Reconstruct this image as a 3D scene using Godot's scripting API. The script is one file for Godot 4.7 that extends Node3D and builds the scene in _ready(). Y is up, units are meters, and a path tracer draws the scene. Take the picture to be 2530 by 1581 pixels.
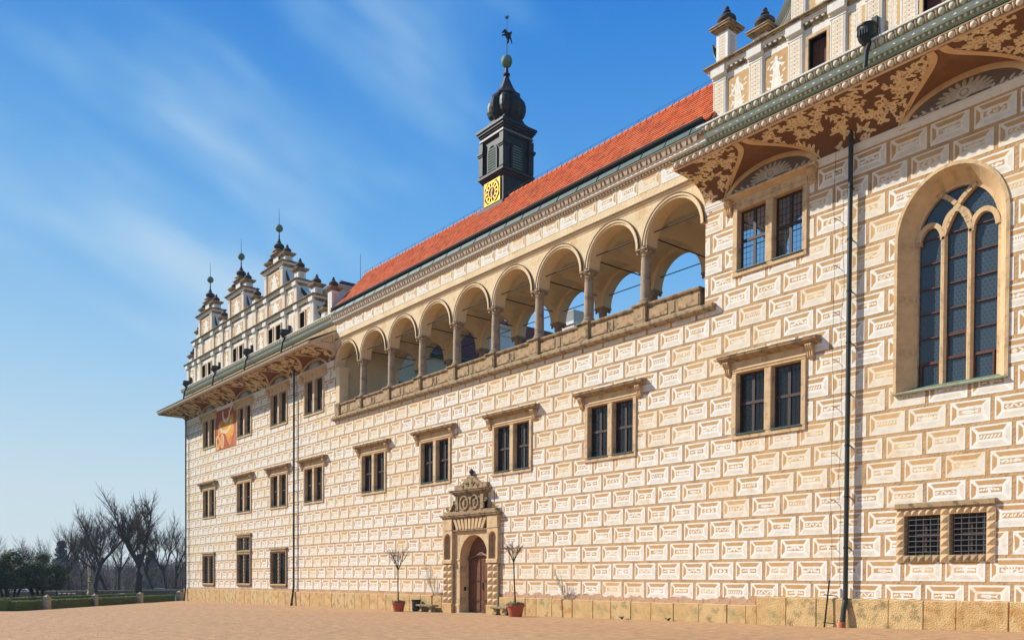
extends Node3D
# Renaissance castle with sgraffito facade. World: X along the facade, Y up (0 = eye level), Z towards the viewer, facade plane Z = 0.

# ---------------------------------------------------------------- mesh builder
class MB:
	var v := PackedVector3Array()
	var n := PackedVector3Array()
	var uv := PackedVector2Array()
	var col := PackedColorArray()
	var cur := Color(1, 1, 1)
	var colored := false
	func t(a: Vector3, b: Vector3, c: Vector3, nn: Vector3, ua := Vector2.ZERO, ub := Vector2.ZERO, uc := Vector2.ZERO) -> void:
		if (b - a).cross(c - a).dot(nn) < 0.0:
			v.append(a); v.append(b); v.append(c)
			uv.append(ua); uv.append(ub); uv.append(uc)
		else:
			v.append(a); v.append(c); v.append(b)
			uv.append(ua); uv.append(uc); uv.append(ub)
		n.append(nn); n.append(nn); n.append(nn)
		if colored:
			col.append(cur); col.append(cur); col.append(cur)
	func ts(a: Vector3, b: Vector3, c: Vector3, na: Vector3, nb: Vector3, nc: Vector3, ua := Vector2.ZERO, ub := Vector2.ZERO, uc := Vector2.ZERO) -> void:
		if (b - a).cross(c - a).dot(na + nb + nc) < 0.0:
			v.append(a); v.append(b); v.append(c)
			n.append(na); n.append(nb); n.append(nc)
			uv.append(ua); uv.append(ub); uv.append(uc)
		else:
			v.append(a); v.append(c); v.append(b)
			n.append(na); n.append(nc); n.append(nb)
			uv.append(ua); uv.append(uc); uv.append(ub)
		if colored:
			col.append(cur); col.append(cur); col.append(cur)
	func q(a: Vector3, b: Vector3, c: Vector3, d: Vector3, nn: Vector3, ua := Vector2(0, 1), ub := Vector2(1, 1), uc := Vector2(1, 0), ud := Vector2(0, 0)) -> void:
		t(a, b, c, nn, ua, ub, uc)
		t(a, c, d, nn, ua, uc, ud)
	func qa(a: Vector3, b: Vector3, c: Vector3, d: Vector3) -> void:   # counter-clockwise, normal worked out
		var nn := (c - a).cross(d - b).normalized()
		q(a, b, c, d, nn)
	func box(x0: float, x1: float, y0: float, y1: float, z0: float, z1: float) -> void:
		var p := [Vector3(x0, y0, z0), Vector3(x1, y0, z0), Vector3(x1, y1, z0), Vector3(x0, y1, z0), Vector3(x0, y0, z1), Vector3(x1, y0, z1), Vector3(x1, y1, z1), Vector3(x0, y1, z1)]
		q(p[4], p[5], p[6], p[7], Vector3(0, 0, 1)); q(p[1], p[0], p[3], p[2], Vector3(0, 0, -1))
		q(p[5], p[1], p[2], p[6], Vector3(1, 0, 0)); q(p[0], p[4], p[7], p[3], Vector3(-1, 0, 0))
		q(p[7], p[6], p[2], p[3], Vector3(0, 1, 0)); q(p[0], p[1], p[5], p[4], Vector3(0, -1, 0))
	func bbox(x0: float, x1: float, y0: float, y1: float, z0: float, z1: float, b := 0.015) -> void:   # front edges chamfered
		var zc := z1 - b
		var o := [Vector3(x0, y0, zc), Vector3(x1, y0, zc), Vector3(x1, y1, zc), Vector3(x0, y1, zc)]
		var i := [Vector3(x0 + b, y0 + b, z1), Vector3(x1 - b, y0 + b, z1), Vector3(x1 - b, y1 - b, z1), Vector3(x0 + b, y1 - b, z1)]
		var k := [Vector3(x0, y0, z0), Vector3(x1, y0, z0), Vector3(x1, y1, z0), Vector3(x0, y1, z0)]
		q(i[0], i[1], i[2], i[3], Vector3(0, 0, 1))
		var nn := [Vector3(0, -1, 0), Vector3(1, 0, 0), Vector3(0, 1, 0), Vector3(-1, 0, 0)]
		for j in 4:
			var m := (j + 1) % 4
			q(o[j], o[m], i[m], i[j], (nn[j] + Vector3(0, 0, 1)).normalized())
			q(k[j], k[m], o[m], o[j], nn[j])
	func pyr(x0: float, x1: float, y0: float, y1: float, z0: float, z1: float, zt: float) -> void:   # diamond-pointed block
		box(x0, x1, y0, y1, z0, z1)
		var g := 0.012
		var c := Vector3((x0 + x1) / 2, (y0 + y1) / 2, zt)
		var p := [Vector3(x0 + g, y0 + g, z1 + 0.003), Vector3(x1 - g, y0 + g, z1 + 0.003), Vector3(x1 - g, y1 - g, z1 + 0.003), Vector3(x0 + g, y1 - g, z1 + 0.003)]
		for j in 4:
			var a: Vector3 = p[j]
			var b: Vector3 = p[(j + 1) % 4]
			t(a, b, c, (b - a).cross(c - a).normalized())
	func steps(x0: float, x1: float, zb: float, zf: float, rows: Array) -> void:   # stacked courses, each [y0, y1, overhang]
		for r in rows:
			var o: float = r[2]
			box(x0 - o, x1 + o, r[0], r[1], zb - o, zf + o)
	func ext(poly: PackedVector2Array, z0: float, z1: float, xf := Transform3D.IDENTITY, back := true, uvo := Vector2.ZERO, uvs := Vector2.ONE) -> void:
		var idx := Geometry2D.triangulate_polygon(poly)
		var nf := xf.basis * Vector3(0, 0, 1)
		for i in range(0, idx.size(), 3):
			var a := poly[idx[i]]
			var b := poly[idx[i + 1]]
			var c := poly[idx[i + 2]]
			t(xf * Vector3(a.x, a.y, z1), xf * Vector3(b.x, b.y, z1), xf * Vector3(c.x, c.y, z1), nf, (a - uvo) * uvs, (b - uvo) * uvs, (c - uvo) * uvs)
			if back:
				t(xf * Vector3(a.x, a.y, z0), xf * Vector3(b.x, b.y, z0), xf * Vector3(c.x, c.y, z0), -nf, (a - uvo) * uvs, (b - uvo) * uvs, (c - uvo) * uvs)
		var area := 0.0
		for i in poly.size():
			area += poly[i].cross(poly[(i + 1) % poly.size()])
		var sg := 1.0 if area > 0.0 else -1.0
		for i in poly.size():
			var a := poly[i]
			var b := poly[(i + 1) % poly.size()]
			var dd := b - a
			if dd.length() < 0.00001:
				continue
			var nn := xf.basis * (Vector3(dd.y, -dd.x, 0).normalized() * sg)
			q(xf * Vector3(a.x, a.y, z0), xf * Vector3(b.x, b.y, z0), xf * Vector3(b.x, b.y, z1), xf * Vector3(a.x, a.y, z1), nn, (a - uvo) * uvs, (b - uvo) * uvs, (b - uvo) * uvs, (a - uvo) * uvs)
	func sweep(prof: Array, x0: float, x1: float) -> void:   # closed profile of (z, y) drawn along X
		var xf := Transform3D(Basis(Vector3(0, 0, 1), Vector3(0, 1, 0), Vector3(-1, 0, 0)), Vector3.ZERO)
		ext(PackedVector2Array(prof), -x1, -x0, xf)
	func strip(a: Vector2, b: Vector2, x0: float, x1: float, rep: float) -> void:   # printed band along X between two (z, y) points
		var nn := Vector3(0, -(b.x - a.x), b.y - a.y).normalized()
		q(Vector3(x0, a.y, a.x), Vector3(x1, a.y, a.x), Vector3(x1, b.y, b.x), Vector3(x0, b.y, b.x), nn, Vector2(x0 / rep, 1), Vector2(x1 / rep, 1), Vector2(x1 / rep, 0), Vector2(x0 / rep, 0))
	func lathe(prof: Array, c: Vector3, seg := 16, lobes := 0, amp := 0.0, rot := 0.0) -> void:
		for i in prof.size() - 1:
			var p: Vector2 = prof[i]
			var r: Vector2 = prof[i + 1]
			var dd := (r - p).normalized()
			for j in seg:
				var a0 := TAU * j / seg + rot
				var a1 := TAU * (j + 1) / seg + rot
				var l0 := 1.0 - amp * (1.0 - absf(cos(lobes * 0.5 * (a0 - rot)))) if lobes > 0 else 1.0
				var l1 := 1.0 - amp * (1.0 - absf(cos(lobes * 0.5 * (a1 - rot)))) if lobes > 0 else 1.0
				var d0 := Vector3(cos(a0), 0, sin(a0))
				var d1 := Vector3(cos(a1), 0, sin(a1))
				var n0 := (d0 * dd.y - Vector3(0, dd.x, 0)).normalized()
				var n1 := (d1 * dd.y - Vector3(0, dd.x, 0)).normalized()
				var A := c + d0 * p.x * l0 + Vector3(0, p.y, 0)
				var B := c + d1 * p.x * l1 + Vector3(0, p.y, 0)
				var C := c + d1 * r.x * l1 + Vector3(0, r.y, 0)
				var D := c + d0 * r.x * l0 + Vector3(0, r.y, 0)
				if seg <= 8 or lobes > 0:
					var fn := (C - A).cross(D - B)
					if fn.length() < 1e-9:
						continue
					fn = fn.normalized()
					if fn.dot(n0 + n1) < 0.0:
						fn = -fn
					if p.x > 0.0: t(A, B, C, fn)
					if r.x > 0.0: t(A, C, D, fn)
				else:
					if p.x > 0.0: ts(A, B, C, n0, n1, n1)
					if r.x > 0.0: ts(A, C, D, n0, n1, n0)
	func tube(pts: Array, rad: Array, seg := 6) -> void:
		var up := Vector3.UP
		var rings := []
		for i in pts.size():
			var dir: Vector3 = (pts[mini(i + 1, pts.size() - 1)] - pts[maxi(i - 1, 0)]).normalized()
			var s := dir.cross(up)
			if s.length() < 0.05:
				s = dir.cross(Vector3(1, 0, 0.3))
			s = s.normalized()
			var u := s.cross(dir).normalized()
			var ring := []
			for j in seg:
				var a := TAU * j / seg
				ring.append(s * cos(a) + u * sin(a))
			rings.append(ring)
		for i in pts.size() - 1:
			for j in seg:
				var k := (j + 1) % seg
				var A: Vector3 = pts[i] + rings[i][j] * rad[i]
				var B: Vector3 = pts[i] + rings[i][k] * rad[i]
				var C: Vector3 = pts[i + 1] + rings[i + 1][k] * rad[i + 1]
				var D: Vector3 = pts[i + 1] + rings[i + 1][j] * rad[i + 1]
				ts(A, B, C, rings[i][j], rings[i][k], rings[i + 1][k])
				if rad[i + 1] > 0.0:
					ts(A, C, D, rings[i][j], rings[i + 1][k], rings[i + 1][j])
	func mesh() -> ArrayMesh:
		var arr := []
		arr.resize(Mesh.ARRAY_MAX)
		arr[Mesh.ARRAY_VERTEX] = v
		arr[Mesh.ARRAY_NORMAL] = n
		arr[Mesh.ARRAY_TEX_UV] = uv
		if colored:
			arr[Mesh.ARRAY_COLOR] = col
		var m := ArrayMesh.new()
		m.add_surface_from_arrays(Mesh.PRIMITIVE_TRIANGLES, arr)
		return m

# ---------------------------------------------------------------- texture painter
class TX:
	var w: int
	var h: int
	var d := PackedByteArray()
	func _init(ww: int, hh: int, c: Color) -> void:
		w = ww; h = hh
		d.resize(w * h * 3)
		var r := int(c.r * 255.0)
		var g := int(c.g * 255.0)
		var b := int(c.b * 255.0)
		for i in w * h:
			d[i * 3] = r; d[i * 3 + 1] = g; d[i * 3 + 2] = b
	func px(x: int, y: int, c: Color, a := 1.0) -> void:
		if x < 0 or y < 0 or x >= w or y >= h:
			return
		var i := (y * w + x) * 3
		d[i] = int(lerpf(d[i], c.r * 255.0, a)); d[i + 1] = int(lerpf(d[i + 1], c.g * 255.0, a)); d[i + 2] = int(lerpf(d[i + 2], c.b * 255.0, a))
	func rect(x0: int, y0: int, x1: int, y1: int, c: Color, a := 1.0) -> void:
		for y in range(y0, y1):
			for x in range(x0, x1):
				px(x, y, c, a)
	func ell(cx: float, cy: float, rx: float, ry: float, rot: float, c: Color, a := 1.0, cl := Rect2(0, 0, 1e6, 1e6)) -> void:
		var m := maxf(rx, ry) + 1.0
		var cr := cos(rot)
		var sr := sin(rot)
		for y in range(int(maxf(cy - m, cl.position.y)), int(minf(cy + m, cl.end.y - 1.0)) + 1):
			for x in range(int(maxf(cx - m, cl.position.x)), int(minf(cx + m, cl.end.x - 1.0)) + 1):
				var dx := x + 0.5 - cx
				var dy := y + 0.5 - cy
				var u := (dx * cr + dy * sr) / rx
				var k := (-dx * sr + dy * cr) / ry
				if u * u + k * k <= 1.0:
					px(x, y, c, a)
	func poly(p: Array, c: Color, a := 1.0) -> void:
		var y0 := 1e9
		var y1 := -1e9
		for q in p:
			y0 = minf(y0, q.y); y1 = maxf(y1, q.y)
		for y in range(int(y0), int(y1) + 1):
			var xs := []
			var yy := y + 0.5
			for i in p.size():
				var A: Vector2 = p[i]
				var B: Vector2 = p[(i + 1) % p.size()]
				if (A.y <= yy) != (B.y <= yy):
					xs.append(A.x + (yy - A.y) / (B.y - A.y) * (B.x - A.x))
			xs.sort()
			for i in range(0, xs.size() - 1, 2):
				for x in range(int(xs[i] + 0.5), int(xs[i + 1] + 0.5)):
					px(x, y, c, a)
	func line(A: Vector2, B: Vector2, wd: float, c: Color, a := 1.0) -> void:
		var s := (B - A).normalized().orthogonal() * wd * 0.5
		poly([A + s, B + s, B - s, A - s], c, a)
	func grain(sd: int, freq: float, amt: float) -> void:
		var f := FastNoiseLite.new()
		f.seed = sd; f.frequency = freq; f.noise_type = FastNoiseLite.TYPE_SIMPLEX_SMOOTH; f.fractal_octaves = 4
		var im := f.get_image(w, h, false, false, false)
		im.convert(Image.FORMAT_L8)
		var nd := im.get_data()
		for i in w * h:
			var k := 1.0 + (nd[i] / 127.5 - 1.0) * amt
			d[i * 3] = clampi(int(d[i * 3] * k), 0, 255); d[i * 3 + 1] = clampi(int(d[i * 3 + 1] * k), 0, 255); d[i * 3 + 2] = clampi(int(d[i * 3 + 2] * k), 0, 255)
	func tex() -> ImageTexture:
		var im := Image.create_from_data(w, h, false, Image.FORMAT_RGB8, d)
		im.generate_mipmaps()
		return ImageTexture.create_from_image(im)

var M := {}
var rng := RandomNumberGenerator.new()
var castle: Node3D
const CAMX := Vector3(0.62904534, 0.00574048, -0.77734742)
const CAMY := Vector3(-0.01690443, 0.99983729, -0.0062959)
const CAMZ := Vector3(0.77718479, 0.01710103, 0.62904003)
const CAM := Vector3(0, 0, 25.65076)
const FOC := 2130.0
const PCX := 1265.0
const PCY := 1466.33

func px3(x: float, y: float, depth: float) -> Vector3:   # a direction of the photograph at a chosen distance
	return CAM + (CAMX * (x - PCX) / FOC - CAMY * (y - PCY) / FOC - CAMZ) * depth

func node(called: String, parent: Node) -> Node3D:
	var o := Node3D.new()
	o.name = called
	parent.add_child(o, true)
	return o
func obj(called: String, mb: MB, m: Material, parent: Node, kind := "") -> MeshInstance3D:
	var o := MeshInstance3D.new()
	o.name = called
	o.mesh = mb.mesh()
	o.material_override = m
	if kind != "":
		o.set_meta("kind", kind)
	parent.add_child(o, true)
	return o
func inst(called: String, me: Mesh, m: Material, parent: Node, xf := Transform3D.IDENTITY) -> MeshInstance3D:
	var o := MeshInstance3D.new()
	o.name = called
	o.mesh = me
	o.material_override = m
	o.transform = xf
	parent.add_child(o, true)
	return o
func bx(called: String, x0: float, x1: float, y0: float, y1: float, z0: float, z1: float, m: Material, parent: Node, b := 0.0) -> MeshInstance3D:
	var mb := MB.new()
	if b > 0.0: mb.bbox(x0, x1, y0, y1, z0, z1, b)
	else: mb.box(x0, x1, y0, y1, z0, z1)
	return obj(called, mb, m, parent)
func tag(o: Node, label: String, category: String, group := "", kind := "") -> void:
	o.set_meta("label", label)
	o.set_meta("category", category)
	if group != "": o.set_meta("group", group)
	if kind != "": o.set_meta("kind", kind)
func gy(x: float) -> float:   # height of the ground, which drops gently to the left
	var gx := [-400.0, -78.0, -37.26, -32.57, -14.7, -9.48, 0.0, 60.0]
	var gv := [-4.6, -2.12, -1.78, -1.73, -1.495, -1.36, -1.25, -1.0]
	for i in gx.size() - 1:
		if x <= gx[i + 1]:
			return lerpf(gv[i], gv[i + 1], clampf((x - gx[i]) / (gx[i + 1] - gx[i]), 0, 1))
	return -1.0
func arc(cx: float, cy: float, rx: float, ry: float, a0: float, a1: float, k: int) -> PackedVector2Array:
	var p := PackedVector2Array()
	for i in k + 1:
		var a := lerpf(a0, a1, float(i) / k)
		p.append(Vector2(cx + rx * cos(a), cy + ry * sin(a)))
	return p
func rectp(x0: float, x1: float, y0: float, y1: float) -> PackedVector2Array:
	return PackedVector2Array([Vector2(x0, y0), Vector2(x1, y0), Vector2(x1, y1), Vector2(x0, y1)])
func cut(poly: PackedVector2Array, holes: Array) -> Array:
	var ps := [poly]
	for hh in holes:
		var nx := []
		for p in ps:
			for r in Geometry2D.clip_polygons(p, hh):
				if r.size() >= 3:
					nx.append(r)
		ps = nx
	return ps

# ---------------------------------------------------------------- materials
func sm(c: Color, rough := 0.9, metal := 0.0) -> StandardMaterial3D:
	var m := StandardMaterial3D.new()
	m.albedo_color = c
	m.roughness = rough
	m.metallic = metal
	return m
func nim(sd: int, freq: float, size: int, oct := 5) -> PackedByteArray:
	var f := FastNoiseLite.new()
	f.seed = sd; f.frequency = freq; f.noise_type = FastNoiseLite.TYPE_SIMPLEX_SMOOTH; f.fractal_octaves = oct
	var im := f.get_seamless_image(size, size, false, false, 0.15, true)
	im.convert(Image.FORMAT_L8)
	return im.get_data()
# a mottled surface: two noises between a and b, stains of colour c where a third one is high
func stone(a: Color, b: Color, c: Color, share: float, metres: float, sd: int, rough := 0.9, bump := 0.0, fine := 0.1) -> StandardMaterial3D:
	var S := 256
	var n1 := nim(sd, 0.012, S)
	var n2 := nim(sd + 7, 0.012, S)
	var n3 := nim(sd + 13, fine, S, 3)
	var d := PackedByteArray()
	d.resize(S * S * 3)
	for i in S * S:
		var t := clampf((n1[i] / 255.0 - 0.5) * 1.5 + 0.5, 0, 1) * 0.6 + n3[i] / 255.0 * 0.4
		var col := a.lerp(b, t)
		var k := clampf((n2[i] / 255.0 - (1.0 - share)) * 2.6 + (n3[i] / 255.0 - 0.5) * 0.5, 0, 1) * 0.85
		col = col.lerp(c, k)
		d[i * 3] = int(col.r * 255); d[i * 3 + 1] = int(col.g * 255); d[i * 3 + 2] = int(col.b * 255)
	var im := Image.create_from_data(S, S, false, Image.FORMAT_RGB8, d)
	im.generate_mipmaps()
	var m := sm(Color.WHITE, rough)
	m.albedo_texture = ImageTexture.create_from_image(im)
	m.uv1_triplanar = true
	m.uv1_world_triplanar = true
	m.uv1_scale = Vector3.ONE / metres
	if bump > 0.0:
		var bi := Image.create_from_data(S, S, false, Image.FORMAT_L8, n3)
		bi.convert(Image.FORMAT_RGBA8)
		bi.bump_map_to_normal_map(3.0)
		bi.generate_mipmaps()
		m.normal_enabled = true
		m.normal_texture = ImageTexture.create_from_image(bi)
		m.normal_scale = bump
	return m
func printed(t: ImageTexture, rough := 0.92) -> StandardMaterial3D:
	var m := sm(Color.WHITE, rough)
	m.albedo_texture = t
	return m

const WHT := Color(0.91, 0.893, 0.855)
const OCH := Color(0.735, 0.58, 0.39)
const BUF := Color(0.86, 0.72, 0.53)
const BRN := Color(0.43, 0.29, 0.155)

# ---------------------------------------------------------------- sgraffito drawings (flat scratched plaster)
const AC := 16
const AR := 8
const CW := 128
const CH := 72
func leaf(t: TX, p: Vector2, ang: float, ln: float, wd: float, c: Color, vein: Color, a := 1.0) -> void:
	var q := p + Vector2(cos(ang), sin(ang)) * ln * 0.5
	t.ell(q.x, q.y, ln * 0.5, wd * 0.5, ang, c, a)
	if ln > 8.0:
		t.line(p, p + Vector2(cos(ang), sin(ang)) * ln * 0.8, maxf(1.0, wd * 0.12), vein, 0.55 * a)
func tex_atlas() -> ImageTexture:
	var t := TX.new(AC * CW, AR * CH, WHT)
	var r := RandomNumberGenerator.new()
	r.seed = 11
	for j in AR:
		for i in AC:
			var o := Vector2(i * CW, j * CH)
			var oi := Vector2i(i * CW, j * CH)
			var fade := 1.0
			var roll := r.randf()
			if roll < 0.12: fade = 0.45
			elif roll < 0.3: fade = 0.75
			if j >= AR / 2: fade *= r.randf_range(0.3, 0.85)
			var och := OCH.lerp(Color(0.78, 0.6, 0.38), r.randf() * 0.55)
			var wh := WHT.lerp(Color(0.9, 0.86, 0.78), r.randf() * 0.5)
			if j >= AR / 2:
				wh = wh.lerp(Color(0.88, 0.8, 0.66), r.randf_range(0.25, 0.75)); och = och.lerp(Color(0.84, 0.7, 0.5), r.randf_range(0.0, 0.5))
			var jt := func(x: float, y: float) -> Vector2: return o + Vector2(x + r.randf_range(-1.3, 1.3), y + r.randf_range(-1.0, 1.0))
			t.rect(oi.x, oi.y, oi.x + CW, oi.y + CH, wh)
			var hat := Color(0.875, 0.85, 0.8).lerp(Color(0.87, 0.82, 0.73), r.randf())
			t.poly([jt.call(14, 6), jt.call(114, 6), jt.call(101, 20), jt.call(27, 20)], och)
			t.poly([jt.call(6, 11), jt.call(20, 25), jt.call(20, 47), jt.call(6, 61)], och.lerp(OCH, r.randf() * 0.5))
			t.poly([jt.call(122, 11), jt.call(108, 25), jt.call(108, 47), jt.call(122, 61)], hat)
			t.poly([jt.call(14, 66), jt.call(114, 66), jt.call(101, 52), jt.call(27, 52)], hat)
			var ex := r.randf_range(0.8, 1.2)
			for k in 5:   # scratched hatching of the light sides
				t.line(o + Vector2(30 + k, 54 + k * 2.4), o + Vector2(98 - k, 54 + k * 2.4), 1.0, Color(0.73, 0.69, 0.62), r.randf_range(0.15, 0.5))
			for k in 3:
				t.line(o + Vector2(110.5 + k * 4, 22 - k * 2), o + Vector2(110.5 + k * 4, 50 + k * 2), 1.0, Color(0.75, 0.7, 0.63), r.randf_range(0.1, 0.4))
			t.rect(oi.x + 29, oi.y + 28, oi.x + 99, oi.y + 44, wh.lerp(och, 0.35 + 0.65 * fade))
			var c := o + Vector2(64 + r.randf_range(-3, 3), 36 + r.randf_range(-1, 1))
			var cl := Rect2(o + Vector2(29, 28), Vector2(70, 16))
			var vn := och.darkened(0.25)
			match r.randi() % 8:
				0:
					for k in 9:
						var a := lerpf(-2.9, -0.25, k / 8.0)
						var e := c + Vector2(cos(a) * 17, 7 + sin(a) * 8)
						t.ell(e.x, e.y, 10, 2.3, atan2(sin(a) * 0.6, cos(a)), wh, 1.0, cl)
					t.ell(c.x - 28, c.y, 5, 5, 0, wh, 1.0, cl); t.ell(c.x + 28, c.y, 5, 5, 0, wh, 1.0, cl)
				1:
					for s in [-1, 1]:
						t.ell(c.x + s * 14, c.y - 1, 11, 5, s * 0.35, wh, 1.0, cl); t.ell(c.x + s * 28, c.y + 2, 6, 4.5, -s * 0.5, wh, 1.0, cl)
						t.line(c + Vector2(s * 4, 1), c + Vector2(s * 22, -3), 1.0, vn, 0.6)
					t.ell(c.x, c.y, 4, 6, 0, wh, 1.0, cl)
				2:
					for k in 34:
						var x := -32.0 + k * 2.0
						t.ell(c.x + x, c.y + sin(x * 0.2) * 5, 2, 1.8, 0, wh, 1.0, cl)
					for k in 5:
						t.ell(c.x - 26 + k * 13, c.y - sin((-26 + k * 13) * 0.2) * 3, 4, 3, k, wh, 1.0, cl)
				3:
					for k in 6:
						t.ell(c.x - 28 + k * 11, c.y, 7, 2.6, -0.8 if k % 2 == 0 else -1.0, wh, 1.0, cl)
				4:
					for s in [-1, 1]:
						t.poly([c + Vector2(s * 3, 2), c + Vector2(s * 12, -6), c + Vector2(s * 32, -2), c + Vector2(s * 27, 5), c + Vector2(s * 20, 2), c + Vector2(s * 13, 6)], wh)
					t.ell(c.x, c.y, 3.5, 6, 0, wh, 1.0, cl)
				5:
					t.ell(c.x - 4, c.y, 20, 5.5, 0.05, wh, 1.0, cl)
					t.poly([c + Vector2(12, 0), c + Vector2(30, -6), c + Vector2(26, 0), c + Vector2(30, 6)], wh)
					t.line(c + Vector2(-18, 1), c + Vector2(10, 1), 1.0, vn, 0.5)
				6:
					for k in 8:
						var a := TAU * k / 8
						t.ell(c.x + cos(a) * 5, c.y + sin(a) * 4.5, 3.4, 2.0, a, wh, 1.0, cl)
					for s in [-1, 1]:
						t.ell(c.x + s * 19, c.y - 3, 9, 3, s * 0.5, wh, 1.0, cl); t.ell(c.x + s * 22, c.y + 4, 9, 2.6, -s * 0.4, wh, 1.0, cl)
				_:
					for s in [-1, 1]:
						for k in 3:
							t.ell(c.x + s * (7 + k * 9.5), c.y - 2 + k, 5.4, 3.0, s * (0.9 - k * 0.25), wh, 1.0, cl)
					t.poly([c + Vector2(-5, 8), c + Vector2(5, 8), c + Vector2(3, -7), c + Vector2(-3, -7)], wh)
			if r.randf() < 0.16:   # old repairs in a warmer plaster
				var pc := o + Vector2(r.randf_range(20, 110), r.randf_range(15, 60))
				for e in 16:
					t.ell(pc.x + r.randfn() * 16, pc.y + r.randfn() * 9, r.randf_range(4, 13), r.randf_range(3, 8), r.randf() * 3, Color(0.86, 0.7, 0.5), r.randf_range(0.08, 0.25), Rect2(o, Vector2(CW, CH)))
			if r.randf() < 0.5:   # a second, smaller drawing over the first
				for e in r.randi_range(2, 5):
					var an := r.randf_range(-0.9, 0.9)
					t.ell(c.x + r.randf_range(-30, 30), c.y + r.randf_range(-4, 4), r.randf_range(3, 8) * ex, r.randf_range(1.2, 2.6), an, wh if r.randf() < 0.6 else och, 0.9, cl)
			for k in 7:    # chips and dirt
				t.ell(o.x + r.randf() * CW, o.y + r.randf() * CH, r.randf_range(0.6, 2.2), r.randf_range(0.6, 1.6), 0, och.lerp(Color(0.5, 0.45, 0.38), r.randf()), r.randf_range(0.2, 0.7), Rect2(o, Vector2(CW, CH)))
	t.grain(3, 0.03, 0.05)
	t.grain(4, 0.3, 0.05)
	return t.tex()
func tex_foliage(W: int, H: int, bg: Color, fg: Color, sd: int, dense: float) -> ImageTexture:
	var t := TX.new(W, H, bg)
	var r := RandomNumberGenerator.new()
	r.seed = sd
	var vn := fg.lerp(bg, 0.55)
	var nk := int(W / 64.0 * dense)
	var rowsn := 4
	for k in nk:
		var p := Vector2((k / rowsn + r.randf_range(-0.4, 0.4)) * W / (nk / float(rowsn)), (k % rowsn + 0.5 + r.randf_range(-0.4, 0.4)) * H / rowsn)
		var a := r.randf() * TAU
		var tw := r.randf_range(-0.22, 0.22)
		for s in 26:
			var q := p + Vector2(cos(a), sin(a)) * 4.0
			for ox in [-W, 0, W]:
				t.line(p + Vector2(ox, 0), q + Vector2(ox, 0), 2.6, fg)
				if s % 3 == 0:
					var sd2 := 1.0 if s % 2 == 0 else -1.0
					leaf(t, q + Vector2(ox, 0), a + sd2 * 0.9, r.randf_range(16, 30), r.randf_range(8, 13), fg.lerp(vn, r.randf() * 0.35), vn)
					leaf(t, q + Vector2(ox, 0), a + sd2 * 0.2, r.randf_range(12, 20), r.randf_range(5, 9), fg.lerp(vn, r.randf() * 0.4), vn)
			p = q
			a += tw
		for ox in [-W, 0, W]:
			for e in 7:
				var b := TAU * e / 7.0
				t.ell(p.x + ox + cos(b) * 7, p.y + sin(b) * 7, 6, 3.2, b, fg)
			t.ell(p.x + ox, p.y, 4, 4, 0, vn)
	t.grain(sd, 0.06, 0.07)
	return t.tex()
func tex_tympanum(bg: Color, fg: Color) -> ImageTexture:
	var t := TX.new(256, 96, bg)
	var vn := fg.lerp(bg, 0.5)
	for k in 13:
		var a := lerpf(-3.2, 0.06, k / 12.0)
		for s in 3:
			leaf(t, Vector2(128, 66) + Vector2(cos(a), sin(a) * 0.7) * (8 + s * 13), a, 22, 8, fg.lerp(vn, 0.2 * s), vn)
	t.ell(128, 58, 16, 18, 0, fg); t.ell(128, 57, 9, 11, 0, vn); t.ell(128, 56, 6, 8, 0, fg)
	for s in [-1, 1]:
		var p := Vector2(128 + s * 40, 84)
		var a := -0.5 if s > 0 else -2.64
		for k in 20:
			p += Vector2(cos(a), sin(a)) * 4.0
			a += 0.05 * s
			t.ell(p.x, p.y, 1.6, 1.6, 0, fg)
			if k % 2 == 0:
				leaf(t, p, a + (0.9 if k % 4 == 0 else -0.9), 15, 6, fg, vn)
	t.grain(5, 0.05, 0.06)
	return t.tex()
func tex_pilaster() -> ImageTexture:   # candelabra ornament between white edges
	var t := TX.new(64, 256, WHT)
	t.rect(16, 14, 48, 242, Color(0.88, 0.83, 0.75))
	for k in 9:
		var y := 30.0 + k * 24
		for s in [-1, 1]:
			t.ell(32 + s * 8, y, 7, 3, s * 0.6, OCH, 0.5); t.ell(32 + s * 7, y + 10, 5, 2.5, -s * 0.7, OCH, 0.4)
		t.ell(32, y + 4, 2.5, 6, 0, Color(0.68, 0.52, 0.36), 0.8)
	t.line(Vector2(15, 10), Vector2(15, 246), 2, Color(0.66, 0.58, 0.46)); t.line(Vector2(49, 10), Vector2(49, 246), 2, Color(0.66, 0.58, 0.46))
	t.grain(9, 0.05, 0.08)
	return t.tex()
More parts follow.
